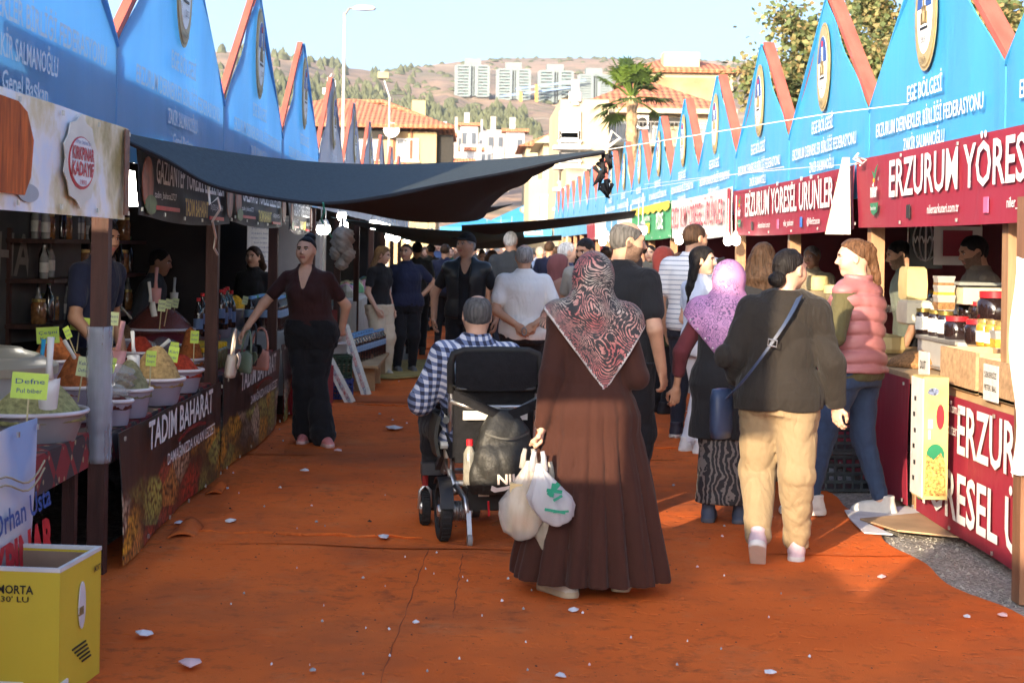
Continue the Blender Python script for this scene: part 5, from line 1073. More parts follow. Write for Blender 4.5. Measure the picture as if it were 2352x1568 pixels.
tub('lilac tub of grey green herb left of the tan heap', 297, 890, XL - .11, 104, SP['greygreen'], .22); tub('wide lilac tub heaped with tan spice', 358, 866, XL - .11, 132, SP['tan'], .26); tub('lilac tub of red pepper flakes at the second post', 412, 846, XL - .12, 110, SP['pul'], .15); tub('tub of rust brown spice just left of the second post', 437, 822, XL - .24, 66, SP['rust'], .30); tub('small lilac tub at the counter front by the wrapped post', 268, 916, XL - .09, 72, SP['dark'], .06)
tub('tub of orange spice behind the pepper paste bowl', 428, 706, XL - 1.0, 66, SP['orange'], .25); tub('tub of dull brown powder in the back row', 452, 694, XL - 1.02, 42, SP['brown'], .12); tub('tub of yellow turmeric beside the woman in brown', 540, 708, XL - .70, 66, SP['yellow'], .20); tub('tub of dark orange spice behind the jar row', 586, 752, XL - .50, 72, SP['orange'], .14); tub('tub of red pepper right behind the third post', 630, 746, XL - .34, 44, SP['red'], .16); tub('tub of ochre spice at the third post', 600, 726, XL - .7, 40, SP['yellow'], .13)
for (lb, x, y, X, w, sp, pk) in (('tub of crushed red chilli between the film bowl and the tan heap', 322, 806, -.46, 84, 'pul', .16), ('tub of pale brown powder behind the red flakes', 392, 788, -.52, 70, 'brown', .15), ('tub of ochre curry powder beyond the wrapped post', 232, 822, -.56, 78, 'yellow', .13), ('tub of dark sumac right of the second post', 506, 716, -.62, 60, 'dark', .12), ('tub of paprika behind the turmeric', 566, 728, -.62, 54, 'red', .13), ('tub of dried mint at the back by the poster', 478, 706, -.86, 54, 'green', .12)): tub(lb, x, y, XL + X, w, SP[sp], pk)
# lidded drum at the left edge
p = onx(-48, 905, XL - .55); o = thing('lidded_drum', 'wide clear plastic drum with domed ringed lid at the left edge', 'container', (p.x, p.y, .71)); k = p.z - .71
m = MB(); m.lathe([(.30, 0), (.31, .03), (.335, .28), (.34, .30)], (0, 0, 0), 32); m.build('drum', TUBC, o, sm=40); m = MB(); m.lathe([(.355, .29), (.36, .33), (.345, .345), (.30, .36), (.29, .375), (.20, .40), (.19, .41), (.10, .42), (.01, .425)], (0, 0, 0), 32); m.build('lid', mat('lid_smoke', (.30, .27, .20), .3, .05, 3), o, sm=40)
# price cards
CARD = mat('card_lime', (.52, .68, .10), .6, .06, 20); CARDP = mat('card_pale', (.62, .70, .36), .6, .06, 20); INK = mat('ink_blue', (.03, .06, .20), .5)
SCR = ['Çeşni', 'Pul biber', 'Sumak', 'Isot', 'Kekik', 'Kimyon', 'Nane', 'Köri', 'Toz biber', 'Zencefil', 'Karabiber', 'Tarçın', 'Zerdeçal', 'Acı biber', 'Reyhan', 'Susam', 'Defne']
for i, (cx, cy, X, sc_, rot, m_) in enumerate(((110, 770, -.70, 1.25, 8, CARD), (155, 764, -.82, .8, 55, CARD), (184, 744, -.92, 1.25, -20, CARD), (262, 732, -.70, .95, -12, CARDP), (192, 842, -.38, 1.1, -25, CARDP), (253, 838, -.28, .9, -38, CARD), (347, 823, -.20, .95, -10, CARD), (398, 814, -.24, 1.05, -24, CARD), (400, 800, -.34, .9, -20, CARD), (447, 774, -.30, .95, -10, CARD), (372, 702, -.6, .9, -18, CARDP), (387, 698, -.66, .8, -30, CARDP), (403, 696, -.7, .8, -28, CARDP), (435, 678, -.98, .8, -15, CARDP), (468, 670, -1.0, .8, -10, CARDP), (521, 672, -.75, .9, -14, CARD), (68, 886, -.20, 1.5, -12, CARD), (563, 690, -.62, .9, -30, CARDP), (606, 712, -.45, .8, -5, CARDP))):
    p = onx(cx, cy, XL + min(X + .17, -.01)); q_ = 1 if i in (0, 2, 16) else .62; w, h = .095 * sc_ * q_, .078 * sc_ * (1.15 if i not in (0, 2, 16) else .9); o = thing('price_card', '%s price card on a stick in the %s' % (('lime', 'pale green')[m_ is CARDP], ['rust red heap', 'bright red heap', 'dark sumac', 'brown seed tub', 'half-hidden brown heap', 'grey green herb beside the wrapped post', 'tan heap', 'red flakes, lower one', 'red flakes, upper one', 'brown heap by the second post', 'pepper paste, leftmost', 'pepper paste, middle', 'pepper paste, rightmost', 'orange heap at the back', 'dull brown powder', 'turmeric tub', 'green herb tub in front', 'bottles near the turmeric', 'ochre spice near the third post'][i]), 'price card', p, 0, 'price cards in the spice tubs', (R(-8), R(rot * -.4), R(8 + (50 if i in (1,) else 10))))
    m = MB(); m.box((0, 0, 0), (w, .004, h)); m.build('card', m_, o); m = MB(); m.tube([(0, .004, -h / 2), (.004, .006, -h / 2 - .13)], .004, 5); m.build('stick', mat('stick', (.5, .42, .22), .7), o)
    letters(SCR[i % 17], INK, o, (0, -.004, h * .16), (1, 0, .06), U, w * .8, h * .20); letters(SCR[(i * 3 + 4) % 17], INK, o, (0, -.004, -h * .20), (1, 0, .04), U, w * .7, h * .18)
# scoops
def scoop(label, x, y, X, mt, ang, az, s=1.0):
    p = onx(x, y, XL + min(X + .13, -.02)); o = thing('scoop', label, 'scoop', p, 0, None, (R(ang), 0, R(az))); m = MB(); n = 12
    m.sheet(lambda u, v: (.038 * s * math.sin((u - .5) * 3.0) * (.85 + .25 * v), -.038 * s * math.cos((u - .5) * 3.0) * (.5 + .5 * min(1, 3 * (1 - v))), -.11 * s + .11 * s * v), 10, 6, .004); m.build('bowl', mt, o, sm=40); m = MB(); m.tube([(0, -.02 * s, 0), (0, -.01 * s, .05 * s), (.004, 0, .15 * s)], [.016 * s, .011 * s, .013 * s], 8); m.build('handle', mt, o, sm=1)
WP = plastic('plastic_white', (.66, .64, .60)); PKP = plastic('plastic_pink', (.62, .30, .28)); BLP = plastic('plastic_blue', (.02, .25, .42))
for a in (('big white scoop standing in the front herb tub', 112, 868, -.25, WP, 8, 20, 1.7), ('blue scoop handle by the big white scoop', 98, 842, -.40, BLP, 0, -15, 1.2), ('pink scoop leaning in the grey green herb', 275, 806, -.30, PKP, -8, -20, 1.5), ('white scoop beside the pink one', 306, 816, -.34, WP, -14, 30, 1.3), ('white scoop lying over the flakes tub', 352, 806, -.45, WP, 60, 60, 1.4), ('pink scoop upright in the pepper paste', 358, 662, -.70, PKP, -5, 10, 1.4), ('pale scoop left of the upright pink scoop', 352, 692, -.62, WP, 14, -60, 1.3), ('small pale scoop in the orange heap', 400, 672, -.95, WP, -10, 10, 1.2), ('white scoop in the hidden brown heap', 180, 824, -.45, WP, 40, -50, 1.2)): scoop(*a[:-1], a[-1] * .72)
# steel ladle, plastic film on the near post
p, q = onx(254, 678, XL - .85), onx(302, 732, XL - .7); props(MB().tube([p, q], .010, 8).build('steel_rod', metal('steel', (.7, .6, .45), .25)), 'thin steel ladle handle slanting behind the nearest post', 'ladle')
FILM = mat('stretch_film', (.52, .58, .68), .12, .25, 16, 1.0, 30, alpha=.42, spec=.9, stretch=(1, 1, .12)); m = MB(); pz = L0; n = 14
for k in range(22):
    z = .62 + .033 * k; rr = .078 + .008 * math.sin(k * 2.3); 
m.lathe([(.064 + .003 * math.sin(k * 2.3), .55 + .030 * k) for k in range(23)], (XL - .06, L0, 0), 12, wob=.05); props(m.build('stretch_film', FILM, sm=1), 'blue-white stretch film wound round the nearest left post', 'plastic film')
rg = random.Random(3); FLM = mat('clear_bag', (.55, .54, .52), .10, .2, 20, 1.0, 22, alpha=.35, spec=1.0)
def crumple(name, label, cat, p, s, mt, seed, sq=(1, 1, .8)):
    r2 = random.Random(seed); m = MB(); m.lathe([(s * math.sin(math.pi * min(1, t * 1.02)) * (1 - .35 * t) * 1.25 * (1 + .12 * math.sin(9 * t + seed)), -s * math.cos(math.pi * t)) for t in [.02 + .96 * k / 22 for k in range(23)]], (0, 0, 0), 30, sx=sq[0], sy=sq[1], wob=.14); ob = m.build(name, mt, None, sm=1)
    for v in ob.data.vertices:
        a = math.atan2(v.co.y, v.co.x); k = 1 + .30 * (abs(math.sin(2.5 * a + seed + 6 * v.co.z / s)) - .6) + .16 * (abs(math.sin(5 * a - 9 * v.co.z / s + seed)) - .6) + r2.uniform(-.05, .05); v.co.x *= k; v.co.y *= k; v.co.z *= sq[2]
    ob.location = p; return props(ob, label, cat)
crumple('plastic_bag', 'crumpled clear bag at the wrapped post, upper', 'plastic bag', onx(262, 868, XL - .16), .10, FLM, 1); crumple('plastic_bag', 'crumpled clear bag at the wrapped post, lower', 'plastic bag', onx(258, 905, XL - .12), .07, FLM, 2); crumple('plastic_bag', 'clear bag lying behind the flakes tub', 'plastic bag', onx(372, 800, XL - .55), .11, FLM, 3); crumple('plastic_bag', 'clear bag between the scoops', 'plastic bag', onx(325, 800, XL - .5), .09, FLM, 4)
# bottles and jars: one of each kind, then copies
def bottle_proto(name, label, cat, prof, mt, cap, capmt, lab=None, group=None):
    o = thing(name, label, cat, (0, 0, 0), 0, group); MB().lathe(prof, (0, 0, 0), 14).build('bottle_body', mt, o, sm=45); m = MB(); m.lathe(cap, (0, 0, 0), 14); m.build('cap', capmt, o, sm=45)
    if lab: m = MB(); r0, z0, z1 = lab[:3]; m.lathe([(r0, z0), (r0, z1)], (0, 0, 0), 14); m.build('paper_label', lab[3], o, sm=45)
    return o
def put(o, first, p, lab=None, s=1.0):
    c = o if first else copy_tree(o); c.location = p; c.scale = (s, s, s)
    if lab: c['label'] = lab
    return c
DKG = mat('dark_liquid', (.018, .010, .010), .12, .1, spec=.8); OILG = mat('olive_oil_bottle', (.05, .05, .012), .12, .2, 6, spec=.8); BRG = mat('brine_jar', (.13, .12, .05), .15, .4, 30, spec=.8); CLR = mat('clear_glass_ware', (.30, .30, .28), .1, .3, 12, spec=.9); REDC = plastic('cap_red', (.55, .02, .03)); YELC = plastic('cap_yellow', (.72, .46, .02)); BLUC = plastic('cap_blue', (.16, .34, .62)); GRNC = plastic('cap_green', (.03, .22, .07)); BLKC = plastic('cap_black', (.02, .02, .02)); PAPER = mat('paper_label', (.66, .64, .58), .6, .12, 30)
SOY = [(.034, 0), (.036, .01), (.036, .15), (.030, .18), (.013, .22), (.013, .25)]
b0 = bottle_proto('sauce_bottle', 'dark sauce bottle with red or black cap at the second post', 'bottle', SOY, DKG, [(.016, .25), (.016, .275), (.002, .276)], REDC, (.0365, .04, .12, mat('label_blue', (.10, .16, .30), .5)), 'sauce bottles by the second post')
for i, (x, y) in enumerate(((455, 768), (464, 756), (471, 772), (507, 742), (515, 738), (521, 745), (530, 752), (512, 756))): put(b0, i == 0, onx(x, y, XL - .33) - Vector((0, 0, 0)), None, 1.0 if i < 5 else 1.15)
JAR = [(.045, 0), (.05, .01), (.05, .115), (.042, .13)]
j0 = bottle_proto('pickle_jar', 'jar of green pickle with yellow screw lid', 'jar', JAR, BRG, [(.047, .13), (.047, .158), (.002, .16)], YELC, None, 'yellow-lidded pickle jars on the second counter')
k = 0
for r_ in range(2):
    for i in range(7):
        y = 10.98 + L0 * 0 + .0 + i * .118 + .05 * r_ + .42; put(j0, k == 0, Vector((XL - .17 - .115 * r_, y, .70)), None, 1.15); k += 1
# handbags hung on the counter front
def handbag(label, x, y, mt, s, rot, flap=True):
    p = onx(x, y, XL + .10); o = thing('handbag', label, 'handbag', p, 0, None, (0, R(6), R(rot))); w, h, d = .24 * s, .17 * s, .08 * s
    m = MB(); m.sheet(lambda u, v: 0, 1, 1, 0) if False else None
    def prf(t): return d / 2 * (1 - .35 * t)
    vs = []; n = 12
    m.lathe([(.01, -h / 2), (.46, -h / 2 + .004), (.5, -h / 2 + .03), (.48, h * .1), (.42, h / 2 - .02), (.02, h / 2)], (0, 0, 0), 24, sx=d, sy=w); m.build('bag_body', mt, o, sm=1)
    if flap: m = MB(); m.sheet(lambda u, v: (d * .54 - .01 * v + .012 * math.sin(math.pi * v), w * (u - .5) * (.86 - .25 * (1 - v) ** 2), h * .5 - h * .62 * (1 - v) * (1 - .35 * (2 * u - 1) ** 4)), 12, 6, -.006); m.build('flap', mt, o, sm=40); m = MB(); m.box((d * .58, 0, -h * .02), (.012, .022, .03)); m.build('clasp', mat('brass', (.55, .38, .14), .3, metal=.9), o)
    m = MB(); m.tube([(0, w * .38 * math.cos(math.pi * k / 10), h * .42 + .17 * s * math.sin(math.pi * k / 10)) for k in range(11)], .009 * s, 6); m.build('strap', mt, o, sm=1)
handbag('cream handbag with round flap hanging below the yellow lids', 531, 838, mat('leather_cream', (.62, .54, .46), .45, .06), 1.0, 4); handbag('sage green handbag next to the cream one', 563, 832, mat('leather_sage', (.16, .21, .16), .45, .08), .95, 30); handbag('black handbag between the green and the pink ones', 577, 815, mat('leather_black', (.02, .02, .025), .45), .95, 24); handbag('pink handbag with short handles nearest the woman in brown', 594, 825, mat('leather_pink', (.50, .22, .17), .45, .08), 1.0, 50, False)
# shelf of bottles behind the second counter
o = thing('shelf', 'brown wall shelf full of bottles behind the second counter', 'shelf', (XL - 1.35, 11.2, 0))
for z in (1.02, 1.34, 1.62): MB().box((0, 1.5, z), (.34, 3.1, .03)).build('board', BROWNW, o)
for y in (0, 1.5, 3.0): MB().box((-.16, y, .86), (.03, .06, 1.7)).build('upright', BROWNW, o)
g1 = bottle_proto('glass_bottle', 'slim glass bottle on the shelf behind the second counter', 'bottle', [(.034, 0), (.036, .02), (.036, .16), (.014, .22), (.013, .27)], CLR, [(.016, .27), (.016, .30), (.002, .30)], BLKC, (.0365, .05, .13, PAPER), 'bottles on the back shelf'); g2 = bottle_proto('oil_bottle', 'dark bottle on the shelf behind the second counter', 'bottle', [(.036, 0), (.038, .02), (.038, .18), (.014, .24), (.013, .28)], DKG, [(.016, .28), (.016, .31), (.002, .31)], GRNC, None, 'bottles on the back shelf'); g3 = bottle_proto('preserve_jar', 'jar of amber preserve on the shelf behind the second counter', 'jar', [(.055, 0), (.06, .01), (.06, .15), (.05, .17)], mat('amber_preserve', (.30, .13, .04), .15, .5, 30, spec=.8), [(.052, .17), (.052, .195), (.002, .196)], mat('lid_gold', (.5, .38, .14), .3, metal=.6), None, 'bottles on the back shelf')
rg = random.Random(9); cnt = [0, 0, 0]
for z in (1.037, 1.357, 1.637):
    y = 11.28
    while y < 14.15:
        k = rg.choice((0, 0, 1, 2)); put((g1, g2, g3)[k], cnt[k] == 0, (XL - 1.35 + rg.uniform(-.05, .08), y, z), '%s on the %s shelf behind the second counter' % (('slim glass bottle', 'dark oil bottle', 'jar of amber preserve')[k], {1.037: 'lowest', 1.357: 'middle', 1.637: 'top'}[z]), rg.uniform(.85, 1.05)); cnt[k] += 1; y += rg.uniform(.10, .2)
p = onx(529, 612, XL - 1.2); o = thing('carton', 'white carton with blue print on the back shelf', 'box', (p.x + .1, p.y, 1.36)); MB().box((0, 0, .09), (.2, .28, .20)).build('box', PAPER, o); m = MB(); m.use(NAVYP); m.box((.102, -.03, .09), (.004, .10, .10)); m.build('logo', None, o)
# papers and posters
def paper(label, x, y, X, w, h, title='FİYAT LİSTESİ', n=7, mt=PAPER):
    p = onx(x, y, X); o = thing('price_list', label, 'paper sign', p, 0, None, (0, 0, R(62))); MB().box((0, 0, 0), (w, .006, h)).build('sheet', mt, o); letters(title, INK, o, (0, -.006, h * .42), (1, 0, 0), U, w * .7, h * .05)
    for k in range(n): letters(SCR[k % 17] + ' ' + SCR[(k * 5 + 3) % 17], INK, o, (-.02 * (k % 2), -.006, h * (.30 - .095 * k)), (1, 0, 0), U, w * (.72 - .1 * (k % 3)), h * .035)
paper('handwritten price list pinned before the bottle shelf', 597, 570, XL - .55, .46, .52, 'ÇEŞİTLERİMİZ', 8); paper('bluish price list above the head of the woman in brown', 668, 540, XL - .5, .36, .46); paper('second bluish price list right of the first', 698, 555, XL - .5, .28, .40); paper('price list high on the back wall', 606, 524, XL - .9, .42, .36)
p = onx(437, 560, XL - 1.6); o = thing('poster', 'red and pink poster with curly lettering inside the second stall', 'poster', p, 0, None, (0, R(4), R(60))); MB().box((0, 0, 0), (.95, .01, 1.25)).build('sheet', mat('poster_red', (.36, .03, .05), .5, .4, 2), o); letters('Pamuklu', mat('print_pinkish', (.62, .35, .36), .5), o, (0, -.01, .28), (1, 0, .15), U, .75, .2, .02); letters('Helva', TXW, o, (0, -.01, -.02), (1, 0, .15), U, .55, .22, .03)
p = onx(30, 600, XL - 1.5); o = thing('poster', 'dark grey poster with large faded letters at the far left', 'poster', (p.x, p.y, 1.45), 0, None, (0, 0, R(75))); MB().box((0, 0, 0), (1.9, .01, 1.1)).build('sheet', mat('poster_grey', (.06, .058, .055), .6, .5, 2), o); letters('BAHARAT', mat('print_dim', (.22, .20, .18), .6), o, (.1, -.01, .05), (1, 0, -.1), U, 1.6, .3, .02)
# dried pepper strings, black mass at far left
PEP = mat('dried_pepper', (.045, .012, .012), .5, .5, 20); m = MB(); rg = random.Random(2)
for s_ in range(5):
    for k in range(34):
        q = Vector((XL - .9 + .07 * s_ + rg.uniform(-.04, .04), 7.0 + .09 * s_ + rg.uniform(-.05, .05), 1.72 - .030 * k)); d = Vector((rg.uniform(-1, 1), rg.uniform(-1, 1), -.8)).normalized(); m.tube([q, q + d * .03, q + d * .06], [.014, .011, .003], 5)
o = thing('pepper_string', 'strings of dried dark peppers hanging at the far left', 'dried peppers'); c = m.build('peppers', PEP, o, sm=1); c['kind'] = 'stuff'
# third left stall on: wrapped bundles, oil bottles, red cloth tables
def hanging_bag(label, x, y, Y, s, seed):
    p = at(x, y, Y); crumple('hanging_bag', label, 'plastic bag', p, s, mat('milky_bag', (.50, .46, .40), .25, .2, 10, 1.0, 14, trans=.45), seed, (.8, .8, 1.1))
Y3 = 14.2
for a in (('big knotted milky bag hanging at the fourth post', 786, 552, Y3, .12, 1), ('small milky bag at lower left of the hanging bundle', 772, 580, Y3, .065, 2), ('milky bag at lower right of the hanging bundle', 797, 583, Y3, .075, 3), ('lowest small bag in the hanging bundle', 785, 604, Y3, .06, 4)): hanging_bag(*a)
m = MB(); m.tube([at(786, 500, Y3), at(787, 540, Y3)], .012, 5); props(m.build('bag_twist', mat('milky_bag', (.5,) * 3)), 'twisted bag neck tied to the fourth left post', 'plastic bag')
PET = mat('molasses_bottle', (.028, .012, .010), .1, .2, spec=.9)
bb = bottle_proto('molasses_bottle', 'ribbed plastic bottle of dark molasses with coloured cap', 'bottle', [(.05, 0), (.055, .02)] + [(.055 - .004 * (k % 2), .03 + .02 * k) for k in range(9)] + [(.052, .23), (.022, .27), (.022, .285)], PET, [(.026, .285), (.026, .31), (.002, .312)], BLUC, (.056, .12, .19, mat('label_bluewhite', (.22, .34, .50), .5, .3, 30)), 'molasses bottles on the red-clothed table'); bb2 = None; k = 0
for r_ in range(3):
    for i in range(9):
        c = put(bb, k == 0, (XL - .16 - .125 * r_, L0 + 2 * LP + 1.08 + .125 * i, .795), None, 1.05); k += 1
        if (i + r_) % 5 == 0 and k > 1:
            for ch in c.children:
                if ch.name.startswith('cap'): ch.data = ch.data.copy(); ch.data.materials.clear(); ch.data.materials.append(GRNC)
for i in range(12):
    for r_ in range(2): put(bb, False, (XL + .38 - .13 * r_ + .02 * i, 18.0 + .16 * i, .30), 'dark molasses bottle in the low row beside the blond woman', 1.0)['group'] = 'low row of molasses bottles'
o = thing('low_bench', 'low wooden bench under the front row of molasses bottles', 'bench', (XL + .43, 18.9, 0)); MB().box((0, 0, .28), (.5, 2.3, .03)).build('top', WOODC, o)
for y in (-1.0, 0, 1.0): MB().box((0, y, .13), (.42, .05, .265)).build('leg', WOODC, o)
for i in range(5): put(bb, False, (XL - .10 + .02, 15.5 + .13 * i, .40), 'molasses bottle standing in front of the red cloth', 1.05)['group'] = 'bottles before the red cloth'
o = thing('low_table', 'low red-draped step in front of the oil table', 'table', (XL + .12, 15.85, 0)); MB().box((0, 0, .2), (.36, 1.3, .38)).build('box', mat('table_cloth_red', (.26, .008, .014)), o)
m = MB(); m.sheet(lambda u, v: (XL + .02 + .32 * v + .05 * math.sin(9 * u) * v, 15.0 - .1 * v + .55 * u, .80 - .78 * v - .06 * math.sin(5 * u) * v), 14, 8, .006); props(m.build('red_cloth', mat('table_cloth_red', (.26, .008, .014)), sm=40), 'end of red tablecloth trailing to the floor behind the paper rolls', 'cloth')
# carton and crate stack, paper rolls
def carton(label, p, d, rz, mt, txt=None, open_=False):
    o = thing('carton', label, 'box', p, rz); w, l, h = d; t = .006
    for (c, dd, nm) in (((0, 0, t / 2), (w, l, t), 'base'), ((-w / 2, 0, h / 2), (t, l, h), 'side'), ((w / 2, 0, h / 2), (t, l, h), 'side'), ((0, -l / 2, h / 2), (w - t, t, h), 'side'), ((0, l / 2, h / 2), (w - t, t, h), 'side')): MB().box(c, dd).build(nm, mt, o)
    if not open_: MB().box((0, 0, h + t), (w, l, t)).build('lid', mt, o)
    if txt: letters(txt[0], txt[1], o, (txt[3] if len(txt) > 3 else 0, -l / 2 - .008, h * .72), (1, 0, 0), U, w * .4, h * .10, .01)
    return o
KRAFT = mat('kraft_card', (.36, .22, .11), .8, .12, 4, .15, 20); BROWNC = mat('brown_carton', (.22, .10, .05), .8)
def crate(label, p, d, rz, mt):
    o = thing('crate', label, 'crate', p, rz); w, l, h = d; m = MB()
    for s in (-1, 1):
        nb = 8
        for k in range(5): m.box((s * w / 2, 0, .01 + (h - .03) * k / 4), (.012, l, .018)); m.box((0, s * l / 2, .01 + (h - .03) * k / 4), (w - .013, .012, .018))
        for k in range(nb + 1): m.box((s * (w / 2 + .001), -l / 2 + l * k / nb, h / 2), (.010, .014, h)); m.box((-w / 2 + w * k / nb, s * (l / 2 + .001), h / 2), (.014, .010, h))
    c = m.build('lattice', mt, o); m = MB(); m.box((0, 0, .004), (w - .02, l - .02, .008)); m.build('base', mt, o); m = MB(); m.box((0, 0, h), (w + .02, .03, .02)); 
    for s in (-1, 1): m.box((s * w / 2, 0, h + .004), (.022, l + .02, .02)); m.box((0, s * l / 2, h + .003), (w - .022, .022, .02))
    m.build('rim', mt, o); return o
BLCR = plastic('crate_blue', (.012, .035, .20)); GRCR = plastic('crate_green', (.010, .045, .025)); GRYC = plastic('crate_grey', (.05, .065, .075))
g = gnd(760, 918); crate('blue plastic crate at the bottom of the stack by the woman in brown', (g.x, g.y + .2, 0), (.40, .32, .20), .15, BLCR); crate('green plastic crate on top of the blue crate', (g.x - .01, g.y + .2, .225), (.40, .32, .22), .12, GRCR)
o = thing('food_container', 'clear lidded container stacked on the green crate', 'container', (g.x, g.y + .18, .475)); m = MB(); m.lathe([(.11, 0), (.12, .10), (.125, .10)], (0, 0, 0), 4, sx=1.3); m.build('tub', TUBC, o); MB().box((0, 0, .11), (.26, .2, .015)).build('lid', TUBW, o)
o = thing('food_container', 'upper clear container with white clip lid', 'container', (g.x, g.y + .18, .60)); m = MB(); m.lathe([(.11, 0), (.12, .14), (.125, .14)], (0, 0, 0), 4, sx=1.2); m.build('tub', TUBC, o); MB().box((0, 0, .15), (.25, .2, .015)).build('lid', TUBW, o)
carton('brown carton numbered 84 standing behind the crates', gnd(778, 872), (.34, .36, .58), .1, KRAFT, ('84', GRN)); carton('dark brown carton behind the paper rolls', gnd(800, 890) + Vector((.05, .7, .0)), (.3, .3, .34), .3, BROWNC)
o = crumple('plastic_bag', 'white carrier bag squashed on the carton', 'plastic bag', at(752, 765, 14.0), .12, mat('white_bag', (.60, .58, .56), .3, .1, 10, .6, 20, trans=.3), 5)
for (a, b, lb) in (((790, 748), (842, 908), 'long strip of printed paper leaning at the right'), ((752, 822), (806, 926), 'second strip of printed paper leaning left of the first')):
    q = gnd(*b); t = at(a[0], a[1], q.y + .35); o = thing('paper_strip', lb, 'paper strip', (0, 0, 0)); m = MB(); dv = (t - q).normalized(); m.bar(q, t, .11, .012, up=(0, -1, .3)); m.build('strip', PAPER, o); 
    sd = dv.cross(Vector((0, -1, 0))).normalized(); nn = sd.cross(dv); nn = nn if nn.y < 0 else -nn
    for k in range(9): letters('ERİŞTE' if k % 2 else 'MADE', TXR if k % 3 else INK, o, q.lerp(t, .06 + .1 * k) + nn * .02, tuple(dv), tuple(sd * -1), .09, .035)
# lamps
LAMP = mat('lit_bulb', (1, .93, .80), .4, .0, emit=9); LAMPW = mat('lit_bulb_warm', (1, .72, .35), .4, .0, emit=8); SOCK = plastic('socket_white', (.55, .53, .50))
def bulb(label, x, y, Y, r, mt=LAMP, first=[None], group='lit bulbs along the stalls', cord=.35):
    p = at(x, y, Y); o = thing('light_bulb', label, 'light bulb', p, 0, group)
    m = MB(); m.lathe([(.01, -r), (r * .7, -r * .75), (r, -r * .1), (r * .98, r * .5), (r * .75, r * .95)], (0, 0, 0), 12); m.build('globe', mt, o, sm=1); m = MB(); m.lathe([(r * .78, r * .94), (r * .55, r * 1.6), (r * .4, r * 2.0), (.006, r * 2.05), (.005, r * 2.1 + cord)], (0, 0, 0), 10); m.build('socket', SOCK, o, sm=40)
for i, (x, y, Y) in enumerate(((738, 528, 15.5), (748, 528, 15.6), (785, 498, 16.5), (790, 520, 17.5), (858, 517, 20), (866, 519, 20.6), (873, 521, 21.2), (880, 522, 22), (889, 525, 23), (897, 527, 24), (904, 528, 25), (911, 531, 26), (930, 535, 27), (938, 537, 28), (946, 538, 29), (952, 540, 30), (893, 545, 26), (910, 548, 30), (935, 550, 31), (984, 540, 34), (992, 538, 36), (1000, 541, 38), (1008, 539, 40), (1118, 549, 40), (1150, 547, 38), (1175, 548, 36), (1390, 540, 26), (1404, 551, 28), (1384, 556, 31), (1440, 528, 24), (1476, 530, 20), (1466, 538, 21.5), (1448, 545, 23), (1560, 552, 17.5), (1690, 553, 16), (1672, 554, 17))): bulb('lit bulb on a short cord, glowing white %s' % ('under the left canopies' if x < 1050 else 'under the far canopies' if x < 1300 else 'under the right canopies beyond the green banner' if x < 1420 else 'below the green banner, right row' if x < 1500 else 'below the pale banner, right row' if x < 1600 else 'below the second maroon banner, right row'), x, y, Y, .048 if Y < 20 else .058 if Y < 30 else .07)
for o in [o for o in sc.objects if o.name.startswith('light_bulb')]: o['group'] = 'lit bulbs under the %s canopies' % ('left' if 'left' in o['label'] else 'far' if 'far' in o['label'] else 'right')
p = onx(278, 430, XL - .25); o = thing('cup_lamp', 'large white cup-shaped lamp lit beside the dessert banner', 'lamp', p); m = MB(); m.lathe([(.01, -.105), (.095, -.105), (.075, .09), (.02, .10)], (0, 0, 0), 20); m.build('shade', mat('lit_shade', (1, .93, .8), .4, 0, emit=16), o, sm=40); m = MB(); m.lathe([(.035, .10), (.03, .19), (.006, .20), (.005, .45)], (0, 0, 0), 10); m.build('socket', SOCK, o)
p = onx(433, 498, XL - .5); o = thing('downlight', 'small lit downlight under the spice banner', 'lamp', p); m = MB(); m.lathe([(.04, 0), (.045, .03), (.02, .05), (.01, .12)], (0, 0, 0), 12); m.build('housing', BLKC, o); m = MB(); m.lathe([(.035, -.006), (.035, .0)], (0, 0, 0), 12); m.build('lens', LAMP, o)
# small fridge or door white panels in the far left stalls
MB_ = thing('white_cabinet', 'white upright cabinet beyond the hanging bags', 'cabinet', (XL - .35, 19.3, 0)); MB().box((0, 0, .95), (.5, .8, 1.9)).build('case', plastic('cabinet_white', (.55, .54, .52)), MB_); MB().box((.26, .0, .95), (.02, .05, 1.6)).build('door_edge', GALV, MB_)
rg = random.Random(21); 
for j in range(3, 9):      # parcels heaped on the far tables, both rows
    for i in range(7):
        y = L0 + (j - 1) * LP + .4 + i * .4
        if j == 3 and i < 4: continue
        o = thing('parcel', 'small packed parcel heaped on a far left goods table', 'parcel', (XL - .30 - rg.uniform(0, .3), y, .78 if j > 3 else .785), rg.random() * 3, 'parcels on far left tables'); MB().lathe([(.10, 0), (.13, .02), (.12, rg.uniform(.08, .2)), (.03, .22)], (0, 0, 0), 7).build('pack', mat('pack%d' % rg.randint(0, 6), (rg.uniform(.1, .6), rg.uniform(.1, .45), rg.uniform(.08, .4)), .4), o)

